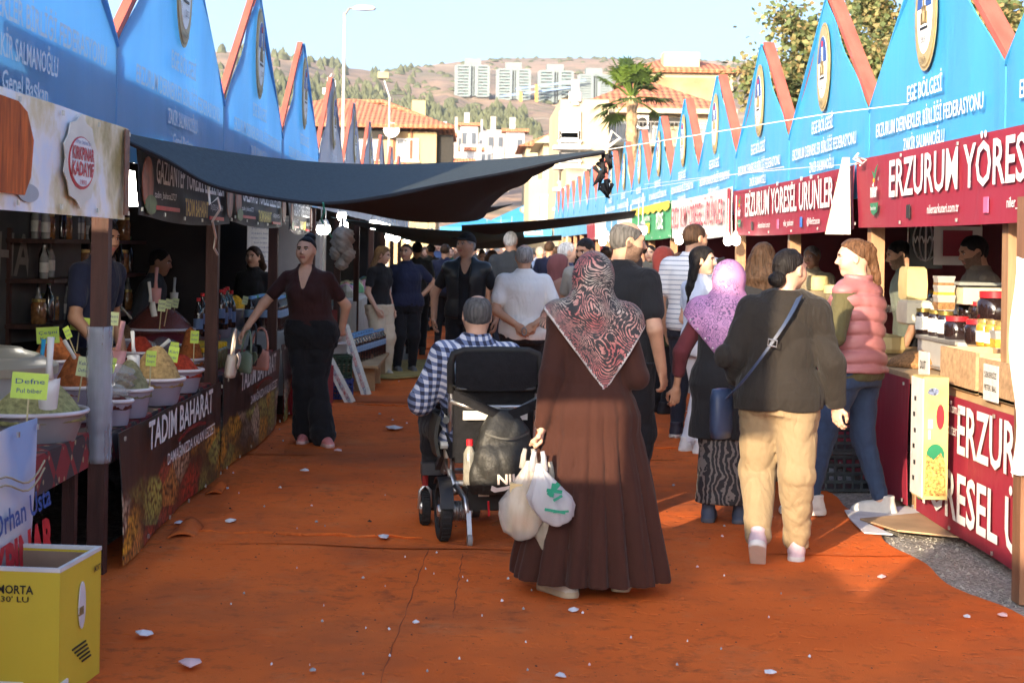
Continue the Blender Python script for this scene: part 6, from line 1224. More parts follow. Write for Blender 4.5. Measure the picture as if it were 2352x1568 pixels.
# ------------------------------------------------------------ near left: hanging dessert banner and egg carton
o = hang('banner', 'white and blue dessert banner covering the near left counter', photo_print('white_blue_print', 'pale'), XL + .03, 4.9, 6.34, .20, .92, -1, 0, None, .03); letters('Orhan Usta', NAVYP, o, (XL + .075, 6.02, .60), (0, 1, .12), U, .62, .085, .02); letters('KIRKPINAR', TXR, o, (XL + .075, 5.88, .42), (0, 1, .10), U, .95, .16, .05); letters('KADAYIF', TXR, o, (XL + .075, 5.88, .26), (0, 1, .10), U, .8, .10, .05); m = MB()
for dz in (0, .03): m.tube([(XL + .07, 5.5 + .075 * k, .70 - dz + .05 * math.sin(k * .55) + .006 * k) for k in range(12)], .004, 5)
m.build('gold_line', GOLD, o)
EGG = mat('egg_carton_yellow', (.62, .46, .04), .55, .05, 3, .12, 14); EGGW = mat('carton_edge', (.62, .60, .58), .7); EGGI = mat('carton_inside', (.27, .18, .12), .85, .2, 4)
A_ = gnd(140, 1568); c0 = at(232, 1262, 6.6)
def egg_box():
    fr = Vector((-1.40, 5.72, 0)); o = thing('egg_carton', 'open yellow egg carton with printed sides at the lower left', 'box', (-1.743, 5.811, 0), R(-5.6)); w, l, h, t = .66, .42, .47, .012
    def wall(nm, c, d, lb=None):
        e = MB(); e.box(c, d); s = e.build(nm, EGG, o); i = MB(); dx = (d[0] - .03 if d[0] > .1 else .004, d[1] - .03 if d[1] > .1 else .004, d[2] - .02); q = Vector(c); n = Vector((-math.copysign(1, c[0]) if d[0] < .1 else 0, -math.copysign(1, c[1]) if d[1] < .1 else 0, 0)); i.box(q + n * (t / 2 + .003), dx); i.build('lining', EGGI, s); r = MB(); r.box((c[0], c[1], h + .006), (d[0] + .004, d[1] + .004, .014)); r.build('rim', EGGW, s); return s
    f = wall('front_panel', (0, -l / 2, h / 2), (w, t, h)); sd = wall('side_panel', (w / 2 - t / 2, 0, h / 2), (t, l - t - .002, h)); wall('side_panel', (-w / 2 + t / 2, 0, h / 2), (t, l - t - .002, h)); wall('back_panel', (0, l / 2, h / 2), (w, t, h)); MB().box((0, 0, .008), (w - .03, l - .03, .01)).build('base', EGGI, o)
    m = MB(); m.sheet(lambda u, v: (-.30 + .30 * u, -l / 2 + .04 + .10 * v, h - .02 + .13 * v - .06 * u * v), 4, 4, .008); m.build('flap', EGG, o)
    y = -l / 2 - t / 2 - .004; ink = BLK
    letters('MORTA', ink, f, (.17, y, h * .86), (1, 0, 0), U, .13, .030, .02); letters("30' LU", ink, f, (.17, y, h * .79), (1, 0, 0), U, .10, .020, .01); letters('Anadolu', BRN, f, (-.06, y - .004, h * .45), (1, 0, 0), U, .20, .034, .02); letters('Çiftliği', BRN, f, (-.06, y - .004, h * .385), (1, 0, 0), U, .17, .034, .02); letters('Yumurta', BRN, f, (-.04, y - .004, h * .24), (1, 0, 0), U, .19, .034, .02)
    m = MB(); m.use(mat('print_lilac_white', (.62, .60, .62), .6)); m.prism([(-.06 + .09 * math.sin(a / 20 * 6.283), h * .50 + .075 * math.cos(a / 20 * 6.283)) for a in range(20)], 'y', y + .003, y); m.prism([(-.18, h * .35), (.05, h * .35), (.07, h * .49), (-.18, h * .49)], 'y', y + .002, y - .002); m.build('print', None, f)
    m = MB(); m.use(BRN); hen = [(-.12, .0), (-.10, -.03), (-.05, -.035), (-.02, -.01), (-.015, .025), (-.03, .03), (-.04, .01), (-.07, .008), (-.10, .025)]; m.tube([(-.04 + q[0] * .9 + .04, y - .002, h * .56 + q[1]) for q in hen], .0016, 4, closed=True); m.build('hen_outline', None, f)
    m = MB(); m.use(BLK); m.prism([(-.19 + .055 * math.cos(a / 16 * 6.283), h * .77 + .024 * math.sin(a / 16 * 6.283)) for a in range(16)], 'y', y + .004, y + .001); m.build('hand_hole', EGGI, f)
    m = MB(); m.use(TXW); m.box((.13, y, h * .10), (.15, .004, .075)); m.use(BLK)
    for k in range(22): m.box((.063 + .0062 * k, y - .002, h * .10), (.002 + .002 * (k * 7 % 3) / 2, .004, .062))
    m.build('barcode', None, f)
    x = w / 2 + .004; m = MB(); m.use(mat('print_lilac_white', (.62,) * 3)); m.prism([(.0 + .035 * math.sin(a / 18 * 6.283), h * .66 + .085 * math.cos(a / 18 * 6.283)) for a in range(18)], 'x', x, x + .003); m.use(BRN); m.box((x, -.01, h * .62), (.008, .045, .03)); m.use(BLK)
    for k in range(5): m.box((x, -.02 + .02 * k, h * (.36 - .035 * k)), (.004, .14 - .012 * k, .006))
    m.use(TXW); m.box((x, -.17, h * .1), (.006, .07, .07)); m.build('print', None, sd)
    letters('MORTA', ink, sd, (x + .004, .16, h * .88), (0, 1, 0), U, .08, .022, .02)
egg_box()
g = gnd(90, 1262); crate('blue crate in the dark under the left edge counter', (-2.35, 7.1, 0), (.5, .4, .28), .2, BLCR)
o = thing('trestle', 'dark folding trestle legs under the left edge counter', 'trestle', (-2.2, 7.3, 0)); m = MB(); m.bar((-.1, .1, 0), (.1, .1, .62), .04); m.build('leg', BLKC, o); m = MB(); m.bar((.1, .2, 0), (-.1, .2, .62), .04); m.build('leg', BLKC, o)

# ------------------------------------------------------------ goods on the right counters
PINE_W = mat('crate_wood', (.44, .28, .15), .75, .3, 4, .35, 30, stretch=(1, 7, 7)); PINE_I = mat('crate_wood_pale', (.54, .38, .20), .75, .2, 6, .3, 30)
def wood_box(label, p, d, rz, txt=None):
    o = thing('wooden_box', label, 'wooden box', p, rz); w, l, h = d; t = .018
    MB().box((0, 0, t / 2), (w, l, t)).build('base', PINE_I, o)
    for s in (-1, 1): MB().box((s * (w / 2 - t / 2), 0, h / 2 + .002), (t, l, h)).build('plank', PINE_W, o); MB().box((0, s * (l / 2 - t / 2), h / 2 + .001), (w - 2 * t - .004, t, h)).build('plank', PINE_I, o)
    if txt:
        c = MB(); c.box((-w / 2 - .006, txt[1], h * .42), (.004, txt[2], h * .95)); c = c.build('paper_sign', PAPER, o); n = len(txt[0])
        for k, s in enumerate(txt[0]): letters(s, BLK, c, (-w / 2 - .011, txt[1], h * (.62 - .34 * k)), xd, U, txt[2] * .82, h * .15, .01)
wz = .872
wood_box('wooden box with a sugar-free honeycomb sign at the right edge', (XR + .06, 8.29, wz), (.32, .60, .20), 0, (('ŞEKERSİZ', 'PETEK BAL'), .08, .24)); wood_box('wooden box left of the sugar-free sign box', (XR + .06, 8.98, wz), (.32, .66, .22), 0)
for (x_, z_, w_) in ((XR + .38, 1.075, .32), (XR + .62, 1.19, .40)): props(MB().box((x_, 8.85, (z_ + wz) / 2), (w_ - .01, 2.0, z_ - wz)).build('display_step', WOODC), '%s wooden display step under the jars' % ('lower' if z_ < 1.1 else 'upper'), 'display step')
o = thing('paper_sign', 'white mulberry molasses sign standing between box and counter', 'paper sign', (XR - .15, onx(2122, 858, XR - .15).y, onx(2122, 858, XR - .15).z)); MB().box((0, 0, 0), (.005, .22, .26)).build('sheet', PAPER, o); letters('DUT', BLK, o, (-.008, 0, .05), xd, U, .12, .05, .01); letters('PEKMEZİ', BLK, o, (-.008, 0, -.05), xd, U, .18, .05, .01)
b1 = bottle_proto('jam_jar', 'black jar with white and dark label', 'jar', [(.05, 0), (.055, .01), (.055, .13), (.045, .15)], DKG, [(.048, .15), (.048, .175), (.002, .176)], mat('lid_goldblack', (.30, .22, .06), .3, metal=.6), (.0562, .03, .12, PAPER), 'labelled jars on the right counter'); b2 = bottle_proto('red_lid_jar', 'black jar with red lid on the right counter', 'jar', [(.075, 0), (.085, .02), (.085, .10), (.07, .12)], DKG, [(.074, .12), (.074, .15), (.002, .152)], REDC, None, 'red-lidded jars on the right counter'); b3 = bottle_proto('honey_jar', 'jar of honey with gold lid and pale label', 'jar', [(.05, 0), (.055, .01), (.055, .12), (.045, .14)], mat('honey', (.50, .24, .03), .15, .2, spec=.8), [(.048, .14), (.048, .162), (.002, .163)], mat('lid_gold', (.5, .38, .14), .3, metal=.6), (.0562, .025, .09, PAPER), 'honey jars at the right edge')
for i, (x, y, X) in enumerate(((2120, 793, .28), (2150, 793, .28), (2172, 794, .28), (2148, 762, .50), (2186, 762, .50), (2208, 763, .50))): put(b1, i == 0, Vector((XR + X, onx(x, y, XR + X).y, 1.078 if i < 3 else 1.193)), ('labelled black jar %s' % ('low at the left', 'low in the middle', 'low at the right', 'high at the left of the stack', 'high in the middle of the stack', 'high at the right of the stack')[i]), 1.0)
for i, (x, y, X) in enumerate(((2198, 800, .30), (2246, 802, .30), (2285, 765, .5), (2222, 764, .5), (2250, 764, .5))): put(b2, i == 0, Vector((XR + X, onx(x, y, XR + X).y, 1.078 if i < 2 else 1.193)), 'red-lidded black jar %s' % ('in front at left', 'in front at right', 'at the back, largest', 'at the back beside the labelled jars', 'in the middle of the back row')[i], (1, 1, 1.35, .8, .85)[i])
for i, (x, y) in enumerate(((2282, 826), (2304, 826), (2262, 826))): put(b3, i == 0, Vector((XR + .27, onx(x, y, XR + .27).y, 1.078)), 'honey jar %s' % ('in the middle of the edge row', 'nearest the white cloth', 'leftmost of the edge row')[i], 1.0)
def clear_tub(label, x, y, X, w, d, h, fill):
    p = onx(x, y, XR + X); o = thing('plastic_box', label, 'plastic box', p); m = MB(); m.lathe([(w * .62, 0), (w * .70, h * .9), (w * .72, h)], (0, 0, 0), 4, sx=d / w, M=Matrix.Rotation(R(45), 3, 'Z')); m.build('tub', TUBC, o); m = MB(); m.lathe([(w * .66, h * .05), (w * .72, h * .62)], (0, 0, 0), 4, sx=d / w, M=Matrix.Rotation(R(45), 3, 'Z')); m.build('contents', fill, o); m = MB(); m.lathe([(w * .75, h), (w * .75, h + .015)], (0, 0, 0), 4, sx=d / w, M=Matrix.Rotation(R(45), 3, 'Z')); m.build('lid', TUBC, o)
NUT = mat('nuts', (.26, .13, .05), .8, .5, 60, .6, 80); CORN = mat('pollen', (.60, .36, .04), .8, .4, 70, .6, 80)
clear_tub('clear box of brown nuts, top of the stack', 2168, 665, .30, .11, .11, .075, NUT); clear_tub('clear box of yellow pollen under the nuts', 2168, 688, .30, .11, .11, .08, CORN); clear_tub('clear box of mixed nuts, lowest of the stack', 2168, 712, .30, .115, .115, .085, NUT); clear_tub('clear box of yellow pollen beside the honey jars', 2300, 800, .14, .10, .10, .085, CORN)
p = onx(2235, 690, XR + .52); o = thing('scale', 'cream shop scale with grey pan on the right counter', 'scale', (p.x, p.y, p.z - .02)); m = MB(); m.prism([(-.24, 0), (.24, 0), (.24, .05), (.05, .11), (-.24, .11)], 'x', -.14, .14); m.build('body', plastic('scale_cream', (.56, .52, .38)), o); MB().box((0, -.02, .135), (.34, .46, .02)).build('pan', plastic('scale_grey', (.25, .27, .25)), o); MB().box((-.145, .0, .05), (.01, .07, .03)).build('display', BLKC, o)
p = onx(2240, 760, XR + .45); o = thing('glass_case', 'glass-fronted display case under the scale', 'display case', (p.x, p.y, .87)); 
for (c, d, nm, mt) in (((0, 0, .11), (.5, .9, .2), 'tray', plastic('case_grey', (.40, .40, .38))), ((-.26, 0, .20), (.012, .9, .02), 'trim', GALV), ((-.26, 0, .02), (.012, .9, .02), 'trim', GALV)): MB().box(c, d).build(nm, mt, o)
CHEESE = mat('cheese', (.52, .42, .20), .5, .12, 6, .2, 20); CHEP = mat('cheese_pale', (.58, .53, .40), .5, .12, 6)
for i, (x, y, X, w, l, h, mt) in enumerate(((2096, 690, .30, .16, .26, .24, CHEESE), (2100, 745, .26, .2, .3, .17, CHEP), (1878, 668, .35, .16, .16, .14, CHEESE), (1912, 675, .3, .12, .14, .08, CHEESE), (1940, 690, .3, .14, .2, .1, CHEP))):
    p = onx(x, y, XR + X); o = thing('cheese_block', 'pale yellow cheese %s' % ('standing tall behind the pink vest', 'block wrapped in film beside the nuts', 'round on the far case', 'small lump beside the round', 'block in the glass case')[i], 'cheese', (p.x, p.y, p.z)); m = MB(); m.lathe([(.4 * 1.3, 0), (.48 * 1.3, .08), (.5 * 1.3, .5), (.46 * 1.3, .92), (.38 * 1.3, 1)], (0, 0, 0), 4 if i in (0, 1, 4) else 14, M=Matrix.Diagonal((w, l, h)) @ Matrix.Rotation(R(45), 3, 'Z')); m.build('block', mt, o, sm=30)
o = thing('glass_case', 'long glass cheese case with white trim behind the hooded woman', 'display case', (XR + .30, 13.0, .87)); gl = mat('case_glass', (.62, .60, .52), .06, .05, 2, alpha=.28, spec=.9); MB().box((-.32, 0, .16), (.008, 2.3, .32)).build('front_glass', gl, o); MB().box((0, 0, .325), (.62, 2.3, .008)).build('top_glass', gl, o)
for z in (.01, .33): MB().box((-.325, 0, z), (.02, 2.34, .025)).build('trim', FRM, o)
for k in range(5): MB().lathe([(.09, 0), (.11, .03), (.10, .12), (.03, .14)], (0, -.95 + .45 * k, .01), 12, sx=1.2).build('cheese', CHEP if k % 2 else CHEESE, o)
p = onx(2105, 765, XR + .1); o = thing('heap_of_nuts', 'heap of brown shelled nuts behind the small labelled jar', 'nuts', (p.x + .1, p.y + .2, .872)); m = MB(); m.lathe([(.24, 0), (.2, .05), (.12, .09), (.01, .11)], (0, 0, 0), 20, wob=.06); c = m.build('heap', NUT, o, sm=1)
# tall carton of wafers hung on the counter front
o = thing('food_carton', 'tall white and gold food carton hung on the maroon counter front', 'carton', (XR - .235, onx(2150, 1010, XR - .2).y, .26)); MB().box((0, 0, .34), (.14, .22, .68)).build('box', mat('carton_gold', (.55, .42, .16), .45, .2, 5), o)
m = MB(); m.use(mat('carton_white', (.68, .66, .62), .5)); m.box((-.073, 0, .34), (.005, .24, .66)); m.use(BLK)
for k in range(6): m.box((-.077, .05 - .02 * (k % 2), .1 + .09 * k), (.004, .03, .025))
m.build('side_print', None, o); m = MB(); m.use(GRN); m.prism(ellpoly(.0, .22, .055, .13, 16), 'y', -.132, -.1325) if False else m.prism([(.05 * math.sin(a / 14 * 6.283), .25 + .06 * math.cos(a / 14 * 6.283)) for a in range(14)], 'y', -.112, -.1135); m.use(mat('print_food', (.50, .26, .07), .5, .9, 60)); m.prism([(-.06, .02), (.06, .02), (.055, .20), (.03, .26), (-.01, .22), (-.05, .25)], 'y', -.111, -.115); m.use(TXR); m.prism([(.025 + .022 * math.cos(a / 14 * 6.283), .46 + .07 * math.sin(a / 14 * 6.283)) for a in range(14)], 'y', -.111, -.1135); m.use(mat('print_grapes', (.12, .15, .24), .5, .9, 70)); m.prism([(-.045 + .03 * math.cos(a / 9 * 6.283) * (1 + .2 * (a % 2)) + .03, .60 + .022 * math.sin(a / 9 * 6.283)) for a in range(9)], 'y', -.111, -.1135); m.use(TXW); m.box((-.03, -.112, .42), (.025, .003, .05)); m.box((-.035, -.112, .36), (.012, .003, .05)); m.build('front_print', None, o)
# right-edge post with a white sheet over it
g = gnd(2334, 1383); o = thing('end_post', 'brown square post at the right edge below the white sheet', 'post', (g.x + .05, g.y, 0)); MB().box((0, 0, .95), (.11, .11, 1.9)).build('shaft', mat('post_brown', (.20, .10, .055), .6, .3, 3, .3, 30, stretch=(6, 6, .6)), o)
m = MB(); m.sheet(lambda u, v: (g.x - .065 + .30 * u + .02 * math.sin(8 * v), g.y - .09 - .02 * math.sin(5 * u + 4 * v), .62 + 1.0 * v - .012 * math.sin(11 * u)) if True else 0, 14, 14, .006); props(m.build('white_sheet', mat('sheet_white', (.72, .70, .66), .6, .04, 4, .3, 8), sm=40), 'sunlit white sheet hanging in front of the right edge post', 'cloth')
# shirts, globe sign, bags inside the right stall
p = at(2200, 565, 12.4); o = thing('hanging_apron', 'white framed maroon apron hanging on the stall back wall', 'apron', (p.x, p.y, p.z), R(-20)); MB().box((0, 0, 0), (.36, .02, .30)).build('cloth', WHITEB, o); MB().box((0, -.014, .02), (.22, .01, .20)).build('panel', MAROON, o)
p = at(2127, 552, 13.0); o = thing('globe_sign', 'dark sign with white web globe behind the green-shirted man', 'sign', p, R(-20)); MB().box((0, 0, 0), (.26, .02, .46)).build('board', BLKC, o); m = MB()
for k in range(5): m.tube([(.10 * math.sin(a / 18 * 6.283) * (abs(2 - k) / 2 if k != 2 else .02), -.016, .17 * math.cos(a / 18 * 6.283)) for a in range(18)], .006, 4, closed=True)
m.build('globe', TXW, o); letters('WWW', TXW, o, (0, -.03, 0), (1, 0, 0), U, .2, .06, .02)
# stack of crates, basket behind the pink-vest woman
g = gnd(1930, 1125); crate('grey green plastic crate beside the pink-vest woman', (g.x + .05, g.y + .1, 0), (.50, .34, .26), .1, GRYC); crate('upper grey crate of the same stack', (g.x + .05, g.y + .1, .275), (.50, .34, .22), .12, GRYC)
o = thing('woven_basket', 'woven basket with checked cloth on the grey crates', 'basket', (g.x + .06, g.y + .1, .52)); m = MB(); m.lathe([(.14, 0), (.19, .05), (.2, .12), (.17, .2), (.15, .24)], (0, 0, 0), 18, wob=.03); m.build('weave', mat('wicker', (.35, .28, .20), .8, .4, 50, .9, 60), o, sm=1); MB().box((-.02, -.02, .0), (.42, .34, .03)).build('cloth', mat('check_pink', (.45, .12, .18), .8, .5, 30), o)

# ------------------------------------------------------------ things lying on the ground
for (a, b) in (((984, 1262), (872, 1575)), ((1062, 1275), (1040, 1420))):
    a, b = gnd(*a), gnd(*b); props(MB().tube([a.lerp(b, k / 24) + Vector((.004 * math.sin(k * 1.9), 0, .001 + lump(a.x, a.y + (b.y - a.y) * k / 24))) for k in range(25)], [.0022 + .001 * math.sin(k * 1.3) for k in range(25)], 5).build('carpet_seam', mat('seam_dark', (.26, .06, .016), .95)), kind='structure')
CB = mat('flat_cardboard', (.40, .26, .15), .85, .2, 4, .2, 14); CBW = mat('flat_cardboard_white', (.56, .54, .56), .8, .15, 5)
def flat(name, label, pts, mt, t=.012, z=.022, cat='cardboard'):
    P = [gnd(*q) for q in pts]; m = MB(); m.prism([(q.x, q.y) for q in P], 'z', z, z + t); props(m.build(name, mt), label, cat)
flat('flat_cardboard', 'brown flattened cardboard in front of the maroon counter', ((2060, 1232), (1975, 1205), (2150, 1188), (2230, 1250)), CB, .010, .030); flat('flat_cardboard', 'whitish cardboard sheet under the pink-vest woman\'s feet', ((1940, 1180), (2120, 1168), (2150, 1190), (1990, 1210), (2050, 1236), (1985, 1232), (1952, 1200)), CBW, .008, .018); flat('flat_cardboard', 'second brown cardboard sheet against the counter foot', ((2020, 1160), (2090, 1150), (2160, 1192), (2110, 1180)), CB, .006, .012)
flat('floor_mat', 'yellow-green mat under the blond woman', ((768, 872), (770, 838), (985, 830), (975, 868), (905, 874)), mat('mat_ochre', (.34, .26, .09), .95, .2, 6, .4, 80), .014, .02, 'mat'); flat('grey_patch', 'bare grey strip of ground left of the aisle carpet', ((870, 838), (880, 800), (960, 796), (958, 826)), mat('asphalt_grey', (.12, .12, .12), .95, .2, 6, .4, 60), .006, .02, 'ground patch')
SCRP = [mat('scrap_white', (.62, .62, .66), .7, .06), mat('scrap_pink', (.62, .42, .42), .7, .2, 12), mat('scrap_grey', (.35, .35, .36), .8)]
rg = random.Random(12)
def scrap(label, x, y, w, k=0, group=None):
    p = gnd(x, y); r = w / 2.2969 / FPX * p.y / 2; m = MB(); a0 = rg.random() * 3; ph = rg.random() * 5; n = 7
    pl = [Vector((math.cos(6.283 * i / n + a0) * r * rg.uniform(.6, 1.1), math.sin(6.283 * i / n + a0) * r * rg.uniform(.7, 1.4), .006 + rg.uniform(0, .5) * r * .5)) for i in range(n)]
    m.raw([q for q in pl] + [Vector((0, 0, .012 + r * .25))] + [q - Vector((0, 0, .004)) for q in pl] + [Vector((0, 0, .008 + r * .25))], [(i, (i + 1) % n, n) for i in range(n)] + [(n + 1 + (i + 1) % n, n + 1 + i, 2 * n + 1) for i in range(n)] + [((i + 1) % n, i, n + 1 + i, n + 1 + (i + 1) % n) for i in range(n)])
    o = m.build('paper_scrap', SCRP[k], None, loc=(p.x, p.y, .014)); props(o, label, 'paper scrap', group)
for a in (('crumpled white tissue at the bottom centre-left', 437, 1533, 58, 1), ('white torn paper right of the egg carton', 328, 1465, 46), ('white paper sheet beside the wheelchair rider\'s knee', 905, 989, 50), ('pink wrapper on the lit carpet', 2025, 1333, 26, 1), ('white scrap at the right edge of the carpet', 2303, 1422, 28, 1), ('white scrap below the lit patch', 2222, 1425, 18), ('white scrap beside the carpet seam', 880, 1241, 36), ('white slip ahead of the hem of the long dress', 1200, 1300, 22), ('white slip right of the walking woman\'s shoe', 1318, 1410, 30), ('white scrap before the seam curl', 528, 1204, 32), ('torn scrap at the second post foot', 412, 1208, 26), ('white scrap by the pink clogs', 700, 1086, 22), ('small scrap at lower centre', 955, 1438, 18), ('white slip on the bottom edge', 1285, 1562, 34), ('flat white slip at the bottom right of the middle', 1770, 1555, 28), ('white scrap near the second seam', 775, 1040, 24, 1), ('scrap between the wheelchair and the dress', 1263, 1353, 16), ('scrap left of the seam curl', 718, 1550, 20, 2)): scrap(*a)
for i in range(110):
    y = rg.uniform(1000, 1560) if i < 70 else rg.uniform(830, 1000); x = rg.uniform(500, 1900); scrap('tiny pale paper scrap trodden into the carpet', x, y, rg.uniform(3, 9), rg.choice((0, 0, 1, 2, 2)), 'tiny scraps on the carpet')
m = MB()
for i in range(420):
    y = rg.uniform(3.6, 13) if i < 330 else rg.uniform(13, 25); x = rg.uniform(-1.7, 2.5); r = rg.uniform(.002, .007) * (2.2 if rg.random() < .06 else 1); z = .012
    m.raw([(x - r, y, z), (x + r * .6, y - r, z), (x + r, y + r * .7, z), (x, y, z + r * .9)], [(0, 1, 3), (1, 2, 3), (2, 0, 3), (2, 1, 0)])
props(m.build('crumbs', mat('debris_dark', (.05, .03, .022), .9)), kind='stuff')
m = MB()
for i in range(3500):
    y = rg.uniform(4, 12); x = carpet_edge(y) + rg.uniform(-.02, .5); r = rg.uniform(.003, .008) * (2 if rg.random() < .05 else 1); z = -.012
    m.raw([(x - r, y, z), (x + r * .6, y - r, z), (x + r, y + r * .7, z), (x, y, z + r * 1.1)], [(0, 1, 3), (1, 2, 3), (2, 0, 3), (2, 1, 0)])
props(m.build('gravel', mat('gravel_stones', (.26, .24, .21), .9, .4, 3)), kind='stuff')
# ------------------------------------------------------------ patterned cloths
def swirl_mat():
    m, nt, b = nodes('scarf_swirl'); N = NT(nt); v = N.coord(); nz = N.n('TexNoise'); nz.inputs['Scale'].default_value = 4.5; nz.inputs['Detail'].default_value = 1; N.l(v, nz.inputs['Vector'])
    mp = N.n('VectorMath', operation='MULTIPLY_ADD'); N.l(nz.outputs['Color'], mp.inputs[0]); mp.inputs[1].default_value = (.55, .55, .55); N.l(v, mp.inputs[2])
    w = N.n('TexWave', bands_direction='DIAGONAL'); w.inputs['Scale'].default_value = 26; w.inputs['Distortion'].default_value = 4; w.inputs['Detail'].default_value = 3; w.inputs['Detail Scale'].default_value = 2.2; N.l(mp.outputs[0], w.inputs[0])
    d = N.n('TexNoise'); d.inputs['Scale'].default_value = 38; N.l(v, d.inputs['Vector'])
    f = N.math('ADD', w.outputs['Fac'], N.math('MULTIPLY', N.math('SUBTRACT', d.outputs['Fac'], .5), .9))
    col = N.ramp(N.noise(v, 5, 2), [(.38, (.52, .46, .38)), (.50, (.60, .30, .25)), (.60, (.55, .16, .15))]); brk = N.ramp(N.noise(mp.outputs[0], 34, 2, .6, 1.5), [(.40, (0, 0, 0)), (.48, (1, 1, 1))]); c = N.mix(N.mix(1, brk, N.ramp(f, [(.58, (0, 0, 0)), (.72, (.9, .9, .9))]), 'MULTIPLY'), (.030, .028, .030), col); N.l(c, b.inputs['Base Color']); b.inputs['Roughness'].default_value = .7; N.bump(N.noise(v, 60, 2), b, .15, .01); return m
def lace_mat():
    m, nt, b = nodes('scarf_lilac'); N = NT(nt); v = N.coord(); vo = N.n('TexVoronoi', feature='DISTANCE_TO_EDGE'); vo.inputs['Scale'].default_value = 44; N.l(v, vo.inputs[0]); v2 = N.n('TexVoronoi'); v2.inputs['Scale'].default_value = 40; N.l(v, v2.inputs[0])
    base = N.ramp(N.noise(v, 4, 3), [(.35, (.36, .17, .34)), (.6, (.50, .24, .44))]); k = N.ramp(v2.outputs['Distance'], [(.40, (0, 0, 0)), (.46, (1, 1, 1)), (.54, (1, 1, 1)), (.60, (0, 0, 0))]); k2 = N.ramp(v2.outputs['Distance'], [(.22, (1, 1, 1)), (.3, (0, 0, 0))]); z = N.ramp(N.noise(v, 5, 2), [(.40, (0, 0, 0)), (.52, (.9, .9, .9))])
    c = N.mix(N.mix(1, N.mix(.5, k, k2, 'ADD'), z, 'MULTIPLY'), base, (.10, .06, .15)); N.l(c, b.inputs['Base Color']); b.inputs['Roughness'].default_value = .65; return m
def check_mat():
    m, nt, b = nodes('gingham_navy'); N = NT(nt); t = N.n('TexCoord'); s = N.n('SeparateXYZ'); N.l(t.outputs['Object'], s.inputs[0]); q = 24.0
    hx = N.math('GREATER_THAN', N.math('FRACT', N.math('MULTIPLY', N.math('ADD', s.outputs['X'], N.math('MULTIPLY', s.outputs['Y'], .45)), q)), .5); hz = N.math('GREATER_THAN', N.math('FRACT', N.math('MULTIPLY', N.math('SUBTRACT', s.outputs['Z'], N.math('MULTIPLY', s.outputs['Y'], .3)), q)), .5)
    c = N.ramp(N.math('MULTIPLY', N.math('ADD', hx, hz), .5), [(0, (.56, .57, .62)), (.3, (.13, .16, .27)), (.8, (.018, .022, .05))], 'CONSTANT'); N.l(c, b.inputs['Base Color']); b.inputs['Roughness'].default_value = .85; N.bump(N.noise(N.coord(), 18, 3), b, .3, .01); return m
def stripe_mat(nm, a, c2, q, w, ax='Z'):
    m, nt, b = nodes(nm); N = NT(nt); t = N.n('TexCoord'); s = N.n('SeparateXYZ'); N.l(t.outputs['Object'], s.inputs[0]); c = N.mix(N.math('GREATER_THAN', N.math('FRACT', N.math('MULTIPLY', s.outputs[ax], q)), 1 - w), a, c2); N.l(c, b.inputs['Base Color']); b.inputs['Roughness'].default_value = .85; N.bump(N.noise(N.coord(), 18, 3), b, .3, .01); return m
def print_mat():
    m, nt, b = nodes('skirt_print'); N = NT(nt); v = N.coord(); vo = N.n('TexWave'); vo.inputs['Scale'].default_value = 9; vo.inputs['Distortion'].default_value = 14; vo.inputs['Detail'].default_value = 3; N.l(v, vo.inputs[0]); c = N.ramp(vo.outputs['Fac'], [(.62, (.018, .017, .02)), (.74, (.16, .14, .13))]); N.l(c, b.inputs['Base Color']); b.inputs['Roughness'].default_value = .8; return m
BLKT = cloth('cloth_black', (.018, .018, .020)); BLKJ = cloth('trouser_black', (.014, .014, .017)); NAVYT = cloth('cloth_navy', (.018, .022, .05)); WHT = cloth('cloth_white', (.80, .79, .78), .04); CHOC = cloth('cloth_chocolate', (.045, .018, .018)); DRESS = cloth('dress_brown', (.045, .0165, .0115), .08, .25); CREAM = cloth('cloth_cream', (.62, .54, .40), .05); KHAKI = cloth('cloth_khaki', (.26, .19, .11), .1, .5); HOODM = cloth('hoodie_brown_black', (.022, .0185, .016), .1, .5); OLIVE = cloth('knit_olive', (.085, .075, .035)); VESTM = mat('vest_pink', (.34, .135, .14), .45, .08, 7, .3, 20); DENIM = cloth('denim', (.035, .058, .115), .3); SKYB = cloth('cloth_skyblue', (.50, .56, .70), .05); ROSE = cloth('dress_rose_beige', (.36, .19, .14)); MAUVE = cloth('scarf_mauve', (.20, .075, .075)); WINE = cloth('knit_wine', (.12, .028, .035)); GREYT = cloth('cloth_grey', (.30, .29, .26)); GREENT = cloth('cloth_sage', (.14, .16, .13)); JACK = cloth('jacket_taupe', (.20, .17, .14)); LEATH = mat('leather_vest', (.020, .022, .024), .4, .2, 12, .3, 30); BEIGE = cloth('skirt_beige', (.36, .29, .22)); DKGREY = cloth('cloth_darkgrey', (.05, .055, .06)); NAVYJ = cloth('jean_navy', (.022, .025, .04))
SWIRL, LACE, CHECK = swirl_mat(), lace_mat(), check_mat(); STRIPE = stripe_mat('tee_striped', (.66, .66, .68), (.24, .27, .33), 24, .22); WHT2 = cloth('scarf_edge', (.52, .50, .48))

